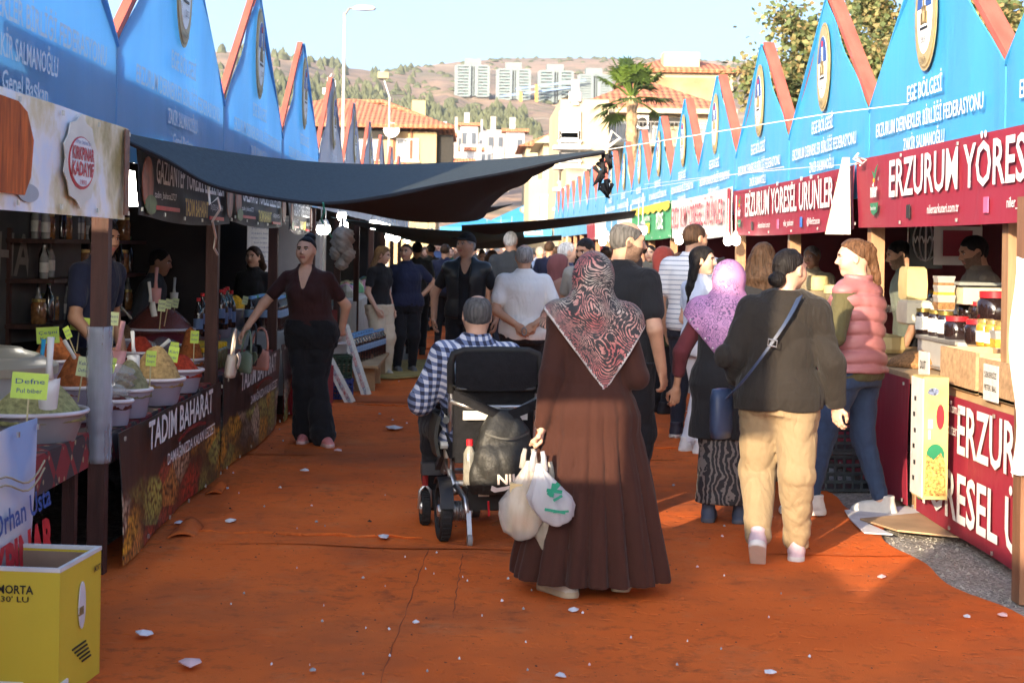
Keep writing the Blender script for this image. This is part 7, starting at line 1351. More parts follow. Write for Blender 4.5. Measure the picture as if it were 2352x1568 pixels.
# woman in the long brown dress, walking away with carrier bags
g = gnd(1372, 1352); c = person('woman in a long brown dress and pink-black scarf walking away with carrier bags', (g.x - .045, g.y - .12, 0), R(-4), 1.605, fem=True, weight=.90, hair=None, skin='light', head=(-18, -6, 0), lean=(-.01, .03), res=.0088,
    pose=dict(eL=(-.205, -.07, 1.10), wL=(-.25, -.09, .84), eR=(.20, .0, 1.12), wR=(.13, .20, 1.10), aL=(-.13, -.10, .10), aR=(.16, .06, .10), kL=(-.13, .02, .5), kR=(.13, .12, .5)), hands=(1.5, .8), palm=((.9, .1, 0, -.05, 0, -1), None), toes=((40, 0), (-8, -6)),
    top=dict(name='dress', mat=DRESS, sleeve=1.93, cuff=1.0, arm=.020, loose=.020, hem=.09, flare=.185, pleat=(15, .20, .08, 1.22, .8), fold=.008, ff=13, seed=4), shoes=('shoe', (.50, .47, .44), (.45, .38, .28)), scarf=None)
headscarf(c, SWIRL, tip=(.055, 1.055), slope=1.15, edge=WHT2, vol=1.04) if False else None
def cape(ctx, m, tip, slope, edge, off, vol=1.0): 
    P, s, HM, sh, drop = ctx['P'], ctx['s'], ctx['HM'], ctx['sh'], ctx['drop']; lo = list(ctx['lo']); hi = list(ctx['hi']); lo[2] = tip[1] - .06; hi[2] = 1.80 - drop
    S = SDF(lo, hi, .0082); M3 = np.array(HM)[:3, :3]; hc = np.array(HM @ Vector((0, -.018, .005))); nk = sh(1.40) + np.array([0, -.02, 1.40 - drop])
    S.ell(hc, (.098 * vol, .122 * vol, .120), 0, M=M3); S.cone(hc + np.array([0, -.035, -.05]), nk + np.array([0, -.015, 0]), .084, .125, .06); S.cone(np.array(HM @ Vector((0, .05, -.10))), nk + np.array([0, .08, -.02]), .05, .08, .05)
    C = SDF(lo, hi, S.h); C.rings([(z, a, b, c_ + off, d + off) for z, a, b, c_, d in ctx['torso']()], .03)
    for q in 'LR': C.cone(nk, P['s' + q], .09, .058 + off, .06); C.cone(P['s' + q], P['e' + q], .056 + off, .048 + off, .03)
    x, y, z = C.xyz(); zl = np.where(y < .05, tip[1] + np.where(x < tip[0], slope[0], slope[1]) * np.abs(x - tip[0]), 1.25 - drop + .3 * np.abs(x)); C.f = np.maximum(C.f, (zl - z) * .6); k = .035; hh = np.maximum(k - np.abs(S.f - C.f), 0) / k; S.f = np.minimum(S.f, C.f) - hh * hh * k * .25
    S.ell(np.array(HM @ Vector((0, .118, -.018))), (.062, .095, .082), .015, 's', M=M3); S.warp(.0075, 17, 9, .35); V, Q = S.mesh(); cc = V[Q].mean(1); zl = np.where(cc[:, 1] < .05, tip[1] + np.where(cc[:, 0] < tip[0], slope[0], slope[1]) * np.abs(cc[:, 0] - tip[0]), -9); mi = ((cc[:, 2] - zl) < .013).astype(int) if edge else 0
    link('headscarf', np_mesh('headscarf', [(V * s, Q, mi)], [m] + ([edge] if edge else [])), ctx['root'])
cape(c, SWIRL, (.06, 1.02), (1.3, 1.6), WHT2, .044, 1.0)
ABAYA = c; WL = Vector(c['P']['wL']) * c['s']; WRIST = Matrix.Translation(c['root'].location) @ Matrix.Rotation(R(-4), 4, 'Z') @ WL
# carrier bags in her left hand
BAGW = mat('carrier_white', (.70, .70, .73), .25, .06, 6, 1.0, 16, trans=.5, stretch=(2, 2, .6), alpha=.9); BAGC = mat('carrier_clear', (.55, .50, .45), .2, .15, 8, .8, 16, alpha=.5, stretch=(2, 2, .6)); BAGM = mat('carrier_milky', (.50, .46, .38), .3, .15, 8, .7, 16, trans=.35)
def carrier(label, top, w, h, mt, seed, dx=0, print_=None):
    o = thing('carrier_bag', label, 'carrier bag', top); rg = random.Random(seed); m = MB(); nr, n = 18, 40; vs = []
    for i in range(nr + 1):
        t = i / nr; ww = w * (.10 + .90 * min(1, (t / .62) ** 1.15)) * (1 - .25 * max(0, t - .8) / .2) ; dd = ww * .55
        for k in range(n):
            a = 6.283 * k / n; cr_ = 1 + .34 * (abs(math.sin(3.5 * a + seed + .8 * t)) - .6) * (1 - .3 * t) + .10 * (abs(math.sin(6 * a + seed * 2 + t)) - .6) + rg.uniform(-.03, .03); vs.append((dx * t + ww / 2 * math.cos(a) * cr_, dd / 2 * math.sin(a) * cr_, -.055 - h * t + .03 * math.cos(2 * a) * t * w / .3))
    m.raw(vs, [(i * n + k, i * n + (k + 1) % n, (i + 1) * n + (k + 1) % n, (i + 1) * n + k) for i in range(nr) for k in range(n)] + [tuple(nr * n + k for k in range(n))]); m.build('bag', mt, o, sm=1)
    for s_ in (-1, 1): m = MB(); m.tube([(s_ * .018, 0, .0), (s_ * .024, .01, -.03), (s_ * .03, 0, -.09)], [.010, .013, .016], 7, flat=.5); m.build('handle', mt, o, sm=1)
    return o
tp = WRIST + Vector((-.01, .0, -.095)); o = carrier('white carrier bag with green print in the walking woman\'s hand', tp + Vector((-.01, -.17, 0)), .195, .26, BAGW, 3, .085)
m = MB(); m.use(mat('print_bag_green', (.01, .24, .14), .5)); 
for (a, b, w_) in (((.07, -.24), (.13, -.17), .022), ((.09, -.25), (.10, -.17), .016), ((.06, -.21), (.15, -.22), .016), ((.10, -.27), (.15, -.24), .012), ((.05, -.32), (.17, -.34), .012), ((.10, -.335), (.19, -.33), .009)): m.bar((a[0] * .78 - .01, -.082, a[1] * .78), (b[0] * .78 - .01, -.080, b[1] * .78), w_, .004, up=(0, 1, 0))
m.build('print', None, o)
o = carrier('clear carrier bag with wafer packs hanging at the left', tp + Vector((-.05, -.08, 0)), .22, .34, BAGC, 7, -.03); m = MB(); m.box((-.03, 0, -.27), (.12, .05, .22), Matrix.Rotation(R(3), 3, 'Y')); m.build('wafer_pack', mat('wafer', (.62, .46, .22), .5, .15, 30, stretch=(1, 1, 6)), o); m = MB(); m.box((-.025, -.03, -.33), (.09, .006, .05)); m.build('pack_label', mat('pack_orange', (.60, .30, .08), .4), o)
carrier('milky carrier bag lowest in the walking woman\'s bundle', tp + Vector((.03, -.07, -.06)), .17, .36, BAGM, 11, .05)

# man in the electric wheelchair
WC = Vector((.085, 8.98, 0)); WA = 9
TYRE = mat('tyre', (.020, .020, .021), .8, .2, 30, .4, 60); ALU = metal('aluminium', (.55, .55, .56), .35); CHAR = mat('frame_charcoal', (.05, .05, .055), .4); SEATF = mat('seat_fabric', (.013, .013, .015), .85, .2, 30, .3, 90, spec=.12); CREAMF = mat('frame_cream', (.50, .48, .42), .4)
o = thing('electric_wheelchair', 'black folding electric wheelchair seen from behind', 'wheelchair', WC, R(WA)); WH = o
def wheel(name, x, y, r, w, spokes=5):
    e = MB(); T = Matrix.Translation((x, y, r)) ; n = 32
    prof = [(r * .78, -w / 2), (r * .93, -w / 2), (r * .985, -w * .3), (r, 0), (r * .985, w * .3), (r * .93, w / 2), (r * .78, w / 2), (r * .74, 0), (r * .78, -w / 2)]
    vs = []; 
    for k in range(n):
        a = 6.283 * k / n
        for (q, z) in prof[:-1]: vs.append((x + z, y + q * math.cos(a), r + q * math.sin(a)))
    L = len(prof) - 1; e.raw(vs, [(k * L + i, k * L + (i + 1) % L, ((k + 1) % n) * L + (i + 1) % L, ((k + 1) % n) * L + i) for k in range(n) for i in range(L)])
    for k in range(n * 1):
        a = 6.283 * (k + .5) / n; e.box((x, y + r * .995 * math.cos(a), r + r * .995 * math.sin(a)), (w * .7, .012, .008), Matrix.Rotation(a - math.pi / 2, 3, 'X'))
    ob = e.build(name, TYRE, WH, sm=40); h = MB()
    for k in range(spokes): a = 6.283 * k / spokes + .4; h.bar((x, y, r), (x, y + r * .76 * math.cos(a), r + r * .76 * math.sin(a)), .03, w * .5, up=(1, 0, 0))
    h.build('spoke', CHAR, ob); h = MB(); h.lathe([(.03, -w * .55), (.035, -w * .4), (.035, w * .4), (.03, w * .55)], (x, y, r), 12, M=Matrix.Rotation(R(90), 3, 'Y')); h.build('hub', ALU, ob)
    h = MB(); h.tube([(x, y + r * .77 * math.cos(6.283 * k / 24), r + r * .77 * math.sin(6.283 * k / 24)) for k in range(24)], .008, 5, closed=True); h.build('rim', mat('rim_copper', (.16, .08, .05), .35, metal=.7), ob)
wheel('rear_wheel', -.27, -.08, .165, .062); wheel('rear_wheel', .27, -.08, .165, .062); wheel('front_wheel', -.31, .42, .098, .05, 3); wheel('front_wheel', .31, .42, .098, .05, 3)
for s in (-1, 1):
    m = MB(); m.tube([(s * .31, .42, .098), (s * .345, .42, .098), (s * .34, .42, .20), (s * .31, .42, .235), (s * .28, .42, .20), (s * .275, .42, .098)], .010, 8); m.build('caster_fork', ALU, o, sm=1)
    m = MB(); m.tube([(s * .31, .42, .23), (s * .31, .42, .30)], .018, 8); m.build('spring', mat('spring_red', (.25, .02, .02), .4), o); m = MB(); m.box((s * .27, .38, .335), (.14, .07, .07)); m.build('caster_arm', CHAR, o)
    m = MB(); m.tube([(s * .235, -.10, .98), (s * .235, -.07, .74), (s * .22, .02, .48), (s * .20, .10, .30)], .019, 8); m.build('back_tube', ALU, o, sm=1)
    m = MB(); m.tube([(s * .21, .36, .32), (s * .22, .14, .42), (s * .20, -.06, .26)], .022, 8); m.build('side_tube', ALU, o, sm=1); m = MB(); m.bar((s * .23, .36, .34), (s * .205, .0, .56), .07, .03); m.build('link_plate', CHAR, o)
    m = MB(); m.tube([(s * .24, -.04, .70), (s * .245, .10, .715), (s * .245, .34, .70)], .026, 8, flat=.7); m.build('armrest', SEATF, o, sm=1); m = MB(); m.tube([(s * .235, .02, .44), (s * .245, .04, .58), (s * .24, .0, .69)], .022, 8); m.build('arm_joint', CREAMF, o, sm=1)
    m = MB(); m.tube([(s * .245, -.02, .52), (s * .285, -.02, .52)], .022, 8); m.build('pivot', CREAMF, o); m = MB(); m.tube([(s * .20, -.05, .30), (s * .16, -.16, .24), (s * .16, -.22, .17)], .016, 8); m.build('tail_tube', ALU, o, sm=1)
    m = MB(); m.lathe([(.052, 0), (.056, .01)] + [(.056 if k % 2 else .050, .015 + .008 * k) for k in range(11)] + [(.05, .11)], (s * .225, -.08, .165), 18, M=Matrix.Rotation(R(-90 * s), 3, 'Y')); m.build('motor', ALU, o, sm=35); m = MB(); m.lathe([(.042, 0), (.042, .04), (.03, .045)], (s * .112, -.08, .165), 14, M=Matrix.Rotation(R(-90 * s), 3, 'Y')); m.build('motor_cap', BLKC, o, sm=35)
    m = MB(); m.sheet(lambda u, v: (s * (.235 + .075 * u), -.08 - .175 * math.sin((v - .35) * 2.2), .165 + .175 * math.cos((v - .35) * 2.2) + .012), 4, 10, .008); m.build('mudguard', plastic('guard_black', (.02, .02, .022)), o, sm=40)
    m = MB(); m.lathe([(.032, -.012), (.034, 0), (.032, .012)], (s * .15, -.27, .034), 14, M=Matrix.Rotation(R(90), 3, 'Y')); m.build('anti_tip_wheel', plastic('wheel_grey', (.25, .25, .26)), o, sm=35); m = MB(); m.bar((s * .15, -.21, .18), (s * .15, -.27, .045), .025); m.build('anti_tip_arm', ALU, o)
    m = MB(); m.tube([(s * .26, -.06, .66), (s * .27, -.13, .67)], .020, 8); m.build('push_grip', BLKC, o)
m = MB(); m.sheet(lambda u, v: ((u - .5) * .44, -.06 - .03 * math.sin(math.pi * u) - .10 * v ** 2 * .4, .46 + .38 * v), 12, 10, -.03); m.build('back_panel', SEATF, o, sm=40)
m = MB(); m.sheet(lambda u, v: ((u - .5) * .43, -.13 - .05 * math.sin(math.pi * u) - .012 * math.sin(math.pi * v), .845 + .20 * v), 14, 8, -.035); m.build('head_pad', SEATF, o, sm=40)
m = MB(); m.tube([(-.245, -.13, .82), (-.25, -.14, .98), (-.235, -.15, 1.035), (-.18, -.16, 1.055), (0, -.165, 1.06), (.18, -.16, 1.055), (.235, -.15, 1.035), (.25, -.14, .98), (.245, -.13, .82)], .022, 10); m.build('top_handle', mat('handle_foam', (.02, .02, .02), .7), o, sm=1)
m = MB(); m.tube([(-.24, -.14, .865), (-.2, -.175, .845), (0, -.185, .84), (.2, -.175, .845), (.24, -.14, .865)], .010, 8); m.build('cross_rail', plastic('rail_black', (.03, .03, .03), .25), o, sm=1); m = MB(); m.tube([(-.245, -.12, .775), (-.15, -.15, .745), (.15, -.15, .745), (.245, -.12, .79)], .014, 8); m.build('push_bar', ALU, o, sm=1)
m = MB(); m.box((0, -.158, .70), (.36, .012, .05)); m.build('white_label', PAPER, o); m = MB(); m.box((0, -.175, .72), (.045, .03, .06)); m.box((0, -.175, .66), (.022, .02, .09)); m.build('buckle', ALU, o)
m = MB(); m.box((0, .12, .46), (.42, .44, .06)); m.build('seat', SEATF, o); m = MB(); m.box((0, -.06, .24), (.30, .22, .12)); m.build('battery', BLKC, o); m = MB(); m.box((-.06, -.172, .27), (.06, .003, .03)); m.build('sticker', PAPER, o); m = MB(); m.bar((-.03, -.175, .15), (-.035, -.175, .23), .01); m.build('red_tag', REDC, o)
m = MB(); m.tube([(-.2, -.05, .31), (.2, -.05, .31)], .018, 8); m.tube([(-.22, .3, .33), (.22, .3, .33)], .016, 8); m.build('cross_tube', ALU, o); m = MB(); m.sheet(lambda u, v: (-.285 - .02 * math.sin(math.pi * v), -.06 + .24 * u, .46 + .22 * v), 6, 6, .02); m.build('side_mesh', mat('side_mesh', (.045, .043, .035), .6, .3, 60), o, sm=40); m = MB(); m.box((0, .50, .10), (.36, .18, .02)); m.build('footrest', ALU, o)
letters('Poylin', PAPER, o, (-.03, -.205, .60), (1, 0, 0), U, .11, .04, .02)
# backpack hanging on the chair
o = thing('backpack', 'black backpack with white swoosh print hung on the wheelchair', 'backpack', WC + Matrix.Rotation(R(WA), 3, 'Z') @ Vector((.035, -.245, .29)), R(WA)); S = SDF((-.24, -.16, -.02), (.24, .12, .52), .009)
S.rings([(0, 0, 0, .145, .075), (.05, 0, -.005, .165, .095), (.2, 0, -.005, .168, .092), (.34, 0, 0, .14, .07), (.42, 0, .01, .09, .045), (.45, 0, .01, .05, .03)], 0, None, 2.8); S.ell((0, -.075, .15), (.12, .045, .11), .02); S.ell((-.165, .0, .09), (.035, .06, .09), .02); S.warp(.006, 24, 3); V, Q = S.mesh(); link('bag', np_mesh('bag', [(V, Q, 0)], [mat('backpack_nylon', (.020, .020, .019), .5, .2, 20, .4, 40)]), o)
for s in (-1, 1): m = MB(); m.sheet(lambda u, v: (s * (.02 + .25 * v) , -.02 + .12 * v - .06 * math.sin(math.pi * v) , .42 + .10 * v + .055 * (u - .5)), 3, 8, .006); m.build('strap', SEATF, o, sm=40)
m = MB(); m.sheet(lambda u, v: (-.12 + .24 * u, -.100 - .035 * math.sin(math.pi * u), .33 - .03 * math.cos(3 * (u - .5)) + .01 * v), 12, 1, .004); m.build('zip', plastic('zip', (.08, .08, .075)), o)
letters('NIKE', mat('print_nike', (.60, .50, .45), .5), o, (.03, -.128, .085), (1, -.22, .10), (0, -.1, 1), .17, .055, .03); m = MB(); m.use(mat('print_nike', (.6,) * 3)); sw = [(-.03, .055), (-.035, .03), (-.015, .018), (.04, .028), (.17, .085), (.05, .05), (0, .042)]; m.raw([(q[0] - .055, -.131 - .01 * max(0, q[0] * 2), q[1]) for q in sw] + [(q[0] - .055, -.128 - .01 * max(0, q[0] * 2), q[1]) for q in sw], [tuple(range(7)), tuple(range(13, 6, -1))] + [(i, (i + 1) % 7, 7 + (i + 1) % 7, 7 + i) for i in range(7)]); m.build('swoosh', None, o)
o = bottle_proto('water_bottle', 'clear water bottle with red cap in the backpack pocket', 'bottle', [(.032, 0), (.034, .02), (.034, .17), (.014, .21)], mat('bottle_water', (.25, .24, .20), .1, .3, 10, spec=.9), [(.019, .21), (.019, .245), (.002, .247)], REDC); o.location = WC + Matrix.Rotation(R(WA), 3, 'Z') @ Vector((-.155, -.255, .335))
# the rider
c = person('thin-haired man in navy gingham shirt riding the electric wheelchair', WC + Matrix.Rotation(R(WA), 3, 'Z') @ Vector((-.065, .08, 0)), R(WA - 4), 1.74, hair=('bald', 'salt'), weight=1.16, drop=.37, lean=(-.01, .0), head=(0, -8, 3), skin='mid', res=.0095, fatneck=1.08,
    pose=dict(hL=(-.10, .02, .54), hR=(.10, .02, .54), kL=(-.21, .44, .55), kR=(.16, .44, .54), aL=(-.20, .46, .16), aR=(.14, .46, .16), eL=(-.285, .04, .76), wL=(-.23, .25, .75), eR=(.285, .04, .76), wR=(.25, .24, .73)), hands=(.8, .8), top=dict(mat=CHECK, sleeve=1.9, hem=.86, loose=.024, collar=1, fold=.007, ff=18), bottom=dict(mat=BLKJ, loose=.022))

# woman leaning on the counter, dark brown top
g = gnd(718, 1018); c = person('woman in a dark brown buttoned top and black flared trousers leaning on the counter', (g.x - .02, g.y, 0), R(172), 1.69, fem=True, weight=1.2, bust=1, hair=('bun', 'black'), skin='light', head=(-6, 3, 0), lean=(.05, 0), res=.0095,
    pose=dict(eR=(.39, .07, 1.15), wR=(.52, .17, .93), eL=(-.245, -.12, 1.12), wL=(-.20, -.20, .90), aL=(-.14, .14, .09), kL=(-.07, .06, .49), aR=(.045, -.02, .09), kR=(.06, .02, .49)), palm=((0, .2, -1, .75, .55, -.1), None), hands=(.35, .4), toes=((35, 0), (0, 0)), top=dict(mat=CHOC, sleeve=.62, hem=.97, loose=.009, vneck=1, collar=1), bottom=dict(mat=BLKJ, loose=.016, ankle=.05, end=.99), shoes=('shoe', (.55, .20, .20), (.60, .42, .40)))
m = MB(); m.box((.012, .112, 1.30), (.05, .014, .055)); m.build('undershirt', WHT, c['root']); m = MB()
for k in range(6): m.lathe([(.007, 0), (.007, .004)], (-.012 + .012 * k * .0 - .004 * k, .135 + .012 * math.sin(k * .6), 1.27 - .032 * k), 8, M=Matrix.Rotation(R(-90), 3, 'X'))
b_ = m.build('button', mat('button_pearl', (.6, .52, .40), .3), c['root']); b_['kind'] = 'stuff'
# blond woman and navy woman farther left
g = gnd(868, 862); person('blond woman in black tee and wide cream trousers facing right', (g.x, g.y, 0), R(-125), 1.63, fem=True, hair=('long', 'blond', .33), skin='light', head=(20, -10, 0), pose=dict(eR=(.25, .02, 1.10), wR=(.22, .14, .87)), top=dict(mat=BLKT, sleeve=.6, hem=.88, loose=.014), bottom=dict(mat=CREAM, loose=.036, ankle=.05, end=1.0), shoes=('shoe', (.42, .40, .36), (.5, .48, .44)))
g = gnd(930, 856); person('woman in navy tee and black trousers with a hand on her hip', (g.x, g.y, 0), R(197), 1.66, fem=True, weight=1.25, bust=1, hair=('bun', 'black', (0, -.11, .03)), skin='mid', head=(-35, 4, 0), pose=dict(eL=(-.40, -.05, 1.14), wL=(-.21, -.05, 1.0), eR=(.27, -.08, 1.12), wR=(.2, -.16, .95)), top=dict(mat=NAVYT, sleeve=.62, hem=.88, loose=.018), bottom=dict(mat=BLKJ, loose=.014), shoes=('shoe', (.12, .12, .12), (.25, .25, .25)))
# man in black cap and leather vest
g = at(1072, 570, 16.4); c = person('man in black cap and open leather vest facing the camera', (g.x, g.y, 0), R(172), 1.76, weight=1.08, hair=('short', 'grey'), skin='mid', head=(-32, 6, 0), pose=dict(eL=(-.30, .0, 1.1), wL=(-.31, .05, .86), eR=(.30, .0, 1.1), wR=(.31, .05, .86)), top=dict(mat=BLKT, sleeve=.6, hem=.87, loose=.012, vneck=1), layer=dict(name='vest', mat=LEATH, sleeve=0, hem=.86, loose=.034, open=1), bottom=dict(mat=BLKJ, loose=.02))
S = SDF((-.13, -.15, -.05), (.13, .24, .16), .006); S.ell((0, -.008, .03), (.088, .110, .105), 0); S.half((0, .12, -1), (0, 0, .035)); S.ell((0, .115, .048), (.075, .085, .010), .01); V, Q = S.mesh(); link('cap', np_mesh('cap', [(xf(V, c['HM']) * c['s'], Q, 0)], [BLKT]), c['root'])
# bald man in white polo, hands behind back
g = at(1205, 570, 14.2); c = person('bald man in a white polo shirt, hands clasped behind his back', (g.x, g.y, 0), R(2), 1.66, weight=1.22, hair=('bald', 'grey'), skin='mid', head=(0, 0, 0), pose=dict(eL=(-.32, -.10, 1.08), wL=(-.07, -.20, .97), eR=(.32, -.10, 1.08), wR=(.09, -.20, .98)), palm=((0, -1, .2, .7, -.1, -.5), (0, -1, .2, -.7, -.1, -.5)), hands=(.5, .8), top=dict(mat=WHT, sleeve=.62, hem=.84, loose=.022, collar=1), bottom=dict(mat=BLKJ, loose=.02))
m = MB(); m.tube([(-.0 + .02 * math.cos(6.283 * k / 12), -.26, .90 + .035 * math.sin(6.283 * k / 12)) for k in range(12)], .007, 5, closed=True); props(m.build('prayer_beads', metal('beads', (.25, .25, .27)), None, sm=1, loc=c['root'].location), 'grey prayer beads in the hands of the man in white polo', 'prayer beads')
# woman in rose-beige coat and mauve scarf
g = at(1283, 570, 15.6); c = person('woman in a rose-beige coat and mauve headscarf facing right', (g.x, g.y, 0), R(-72), 1.57, fem=True, weight=1.15, hair=None, skin='light', head=(-10, 0, 0), pose=dict(eL=(-.27, .02, 1.1), wL=(-.18, .16, .93)), top=dict(name='coat', mat=ROSE, sleeve=1.9, hem=.15, loose=.03, flare=.06, pleat=(6, .06, .1, 1.1, 0)), scarf=dict(m=MAUVE, long=False))
# tall man in black, profile right
g = at(1428, 570, 9.7); c = person('tall balding man in black tee, in profile behind the pink-black scarf', (g.x, g.y, 0), R(-38), 1.80, weight=1.12, hair=('bald', 'salt'), skin='mid', beard=1, head=(-46, -6, 0), top=dict(mat=BLKT, sleeve=.62, hem=.85, loose=.022, fold=.006), bottom=dict(mat=BLKJ, loose=.02), fatneck=1.06)
# striped shirt man
g = gnd(1555, 972); c = person('man in white tee with thin grey stripes, back to the camera', (at(1590, 570, 13.9).x, 13.9, 0), R(-22), 1.86, weight=1.06, hair=('short', 'brown'), skin='mid', head=(-40, -2, 0), pose=dict(eL=(-.25, -.02, 1.1), wL=(-.22, .06, .84)), top=dict(mat=STRIPE, sleeve=.62, hem=.86, loose=.026, fold=.006), bottom=dict(mat=NAVYJ, loose=.012), shoes=('shoe', (.03, .03, .05), (.5, .5, .5)))
# phone woman in white trousers
g = gnd(1592, 995); c = person('long-haired woman in pale blue top and white trousers, phone at her ear', (at(1610, 570, 12.9).x, 12.9, 0), R(-62), 1.66, fem=True, hair=('long', 'black', .42), skin='light', head=(-18 + 100, 0, 0) if False else (-70 + 20, 0, 0), pose=dict(eR=(.27, .10, 1.14), wR=(.14, .12, 1.42), eL=(-.2, .08, 1.1), wL=(-.1, .22, 1.05)), palm=(None, (-.8, -.3, 0, -.1, .1, 1)), hands=(.5, .9), top=dict(mat=SKYB, sleeve=.5, hem=.90, loose=.012), bottom=dict(mat=cloth('trouser_white', (.58, .60, .68), .04), loose=.008, ankle=.02), shoes=('shoe', (.6, .6, .62), (.6, .6, .6)))
m = MB(); m.box((0, 0, 0), (.012, .075, .155), Matrix.Rotation(R(12), 3, 'X')); o = m.build('mobile_phone', BLKC, None); props(o, 'dark mobile phone held to the long-haired woman\'s ear', 'mobile phone'); hp = Matrix.Translation(c['root'].location) @ Matrix.Rotation(R(-62), 4, 'Z') @ (Vector((.115, .13, 1.53)) * c['s']); o.location = hp; o.rotation_euler = (0, 0, R(-62))
# lilac scarf woman
g = gnd(1664, 1198); c = person('woman in a lilac patterned headscarf, wine sleeves and black printed skirt', (g.x, g.y, 0), R(-14), 1.565, fem=True, weight=1.12, hair=None, skin='mid', head=(-22, -4, 0), res=.0095, pose=dict(eL=(-.29, -.04, 1.10), wL=(-.33, .02, .86)), hands=(.45, .5), palm=((.5, -.8, 0, -.1, .1, -1), None), top=dict(mat=WINE, sleeve=1.55, hem=.90, loose=.012), layer=dict(name='tunic', mat=BLKT, sleeve=0, hem=.55, loose=.03, flare=.05), bottom=dict(kind='skirt', name='skirt', mat=print_mat(), hem=.13, flare=.02, amp=.06), shoes=('shoe', (.05, .07, .12), (.08, .09, .12)))
cape(c, LACE, (.02, 1.0), (1.15, 1.3), None, .048, 1.02); m = MB()
for k in range(7): t = k / 6; m.lathe([(.001, -.007), (.007, 0), (.001, .007)], (-.25 + .27 * t, -.15 - .02 * math.sin(3 * t), 1.30 - .33 * t - .03), 8)
b_ = m.build('tassel_beads', mat('bead_pearl', (.62, .60, .58), .3), c['root']); b_['kind'] = 'stuff'
# dark-haired woman between them, back view
g = at(1752, 570, 11.4); person('woman with wavy dark hair and black top in front of the second maroon banner', (g.x, g.y, 0), R(-20), 1.69, fem=True, hair=('long', 'brown', .26), skin='mid', head=(-10, 0, 0), top=dict(mat=BLKT, sleeve=1.9, hem=.86), bottom=dict(mat=BLKJ))
# hooded sweatshirt woman
g = gnd(1785, 1292); c = person('woman in an oversized dark hoodie and khaki trousers walking away', (g.x, g.y, 0), R(-12), 1.645, fem=True, weight=.98, hair=('bun', 'black', (0, -.105, -.06)), skin='light', head=(-38, -2, 0), res=.0092, lean=(.02, .02), pose=dict(eL=(-.26, -.02, 1.10), wL=(-.24, .16, .99), eR=(.26, -.02, 1.10), wR=(.30, .04, .86), aL=(-.10, -.14, .15), kL=(-.11, .06, .51), aR=(.10, .10, .09)), hands=(.6, .4), palm=(None, (-.6, -.6, 0, .05, .1, -1)), toes=((0, -38), (0, 0)), top=dict(name='hoodie', mat=HOODM, sleeve=1.93, hem=.84, loose=.044, arm=.030, hood=1, fold=.014, ff=18, flare=.04), bottom=dict(mat=KHAKI, loose=.034, ankle=-.012, end=.95, fold=.007), shoes=('shoe', (.50, .38, .42), (.58, .56, .54)))
m = MB(); q = [(.10, -.115, 1.44), (.04, -.19, 1.32), (-.08, -.215, 1.14), (-.20, -.19, .98), (-.31, -.10, .86)]; q = [Vector(v) * c['s'] for v in q]
def strapf(u, v): p = spline(q, v); return p + Vector((.028, 0, .018)) * (u - .5) * 1.1
m.sheet(strapf, 2, 18, .006); m.build('bag_strap', mat('strap_navy', (.03, .045, .09), .45), c['root'], sm=40); m = MB(); b_ = spline(q, .42); m.tube([b_ + Vector((x, -.012, z)) for x, z in ((-.022, -.012), (.022, -.02), (.026, .012), (-.018, .02))], .004, 5, closed=True); m.build('strap_buckle', ALU, c['root'])
o = thing('shoulder_bag', 'small navy shoulder bag at the hooded woman\'s left side', 'handbag', c['root'].matrix_basis @ (Vector((-.31, -.04, .80)) * c['s']), R(70)); m = MB(); m.lathe([(.02, -.13), (.44, -.125), (.5, -.08), (.5, .08), (.42, .125), (.02, .13)], (0, 0, 0), 20, sx=.26, sy=.11); m.build('bag_body', mat('strap_navy', (.03, .045, .09)), o, sm=1)
# pink vest woman
g = gnd(1962, 1186); c = person('woman in a pink quilted vest and rolled jeans facing left at the counter', (g.x, g.y, 0), R(48), 1.715, fem=True, weight=1.08, hair=('ponytail', 'auburn'), skin='light', head=(34, -4, 0), res=.0092, pose=dict(eL=(-.30, -.02, 1.12), wL=(-.27, .20, 1.0), eR=(.2, .06, 1.1), wR=(.08, .24, .98), aL=(-.22, .18, .09), kL=(-.15, .16, .50), aR=(.16, -.10, .09), kR=(.12, -.02, .49)), hands=(.7, .7), toes=((30, 0), (20, 0)), top=dict(name='jumper', mat=OLIVE, sleeve=1.95, arm=.018, hem=.84, loose=.018), layer=dict(name='vest', mat=VESTM, sleeve=0, hem=.885, loose=.040, quilt=1, hood=1, fold=.005), bottom=dict(name='jeans', mat=DENIM, loose=.010, end=.88, fold=.004), shoes=('shoe', (.60, .58, .54), (.62, .60, .56)))
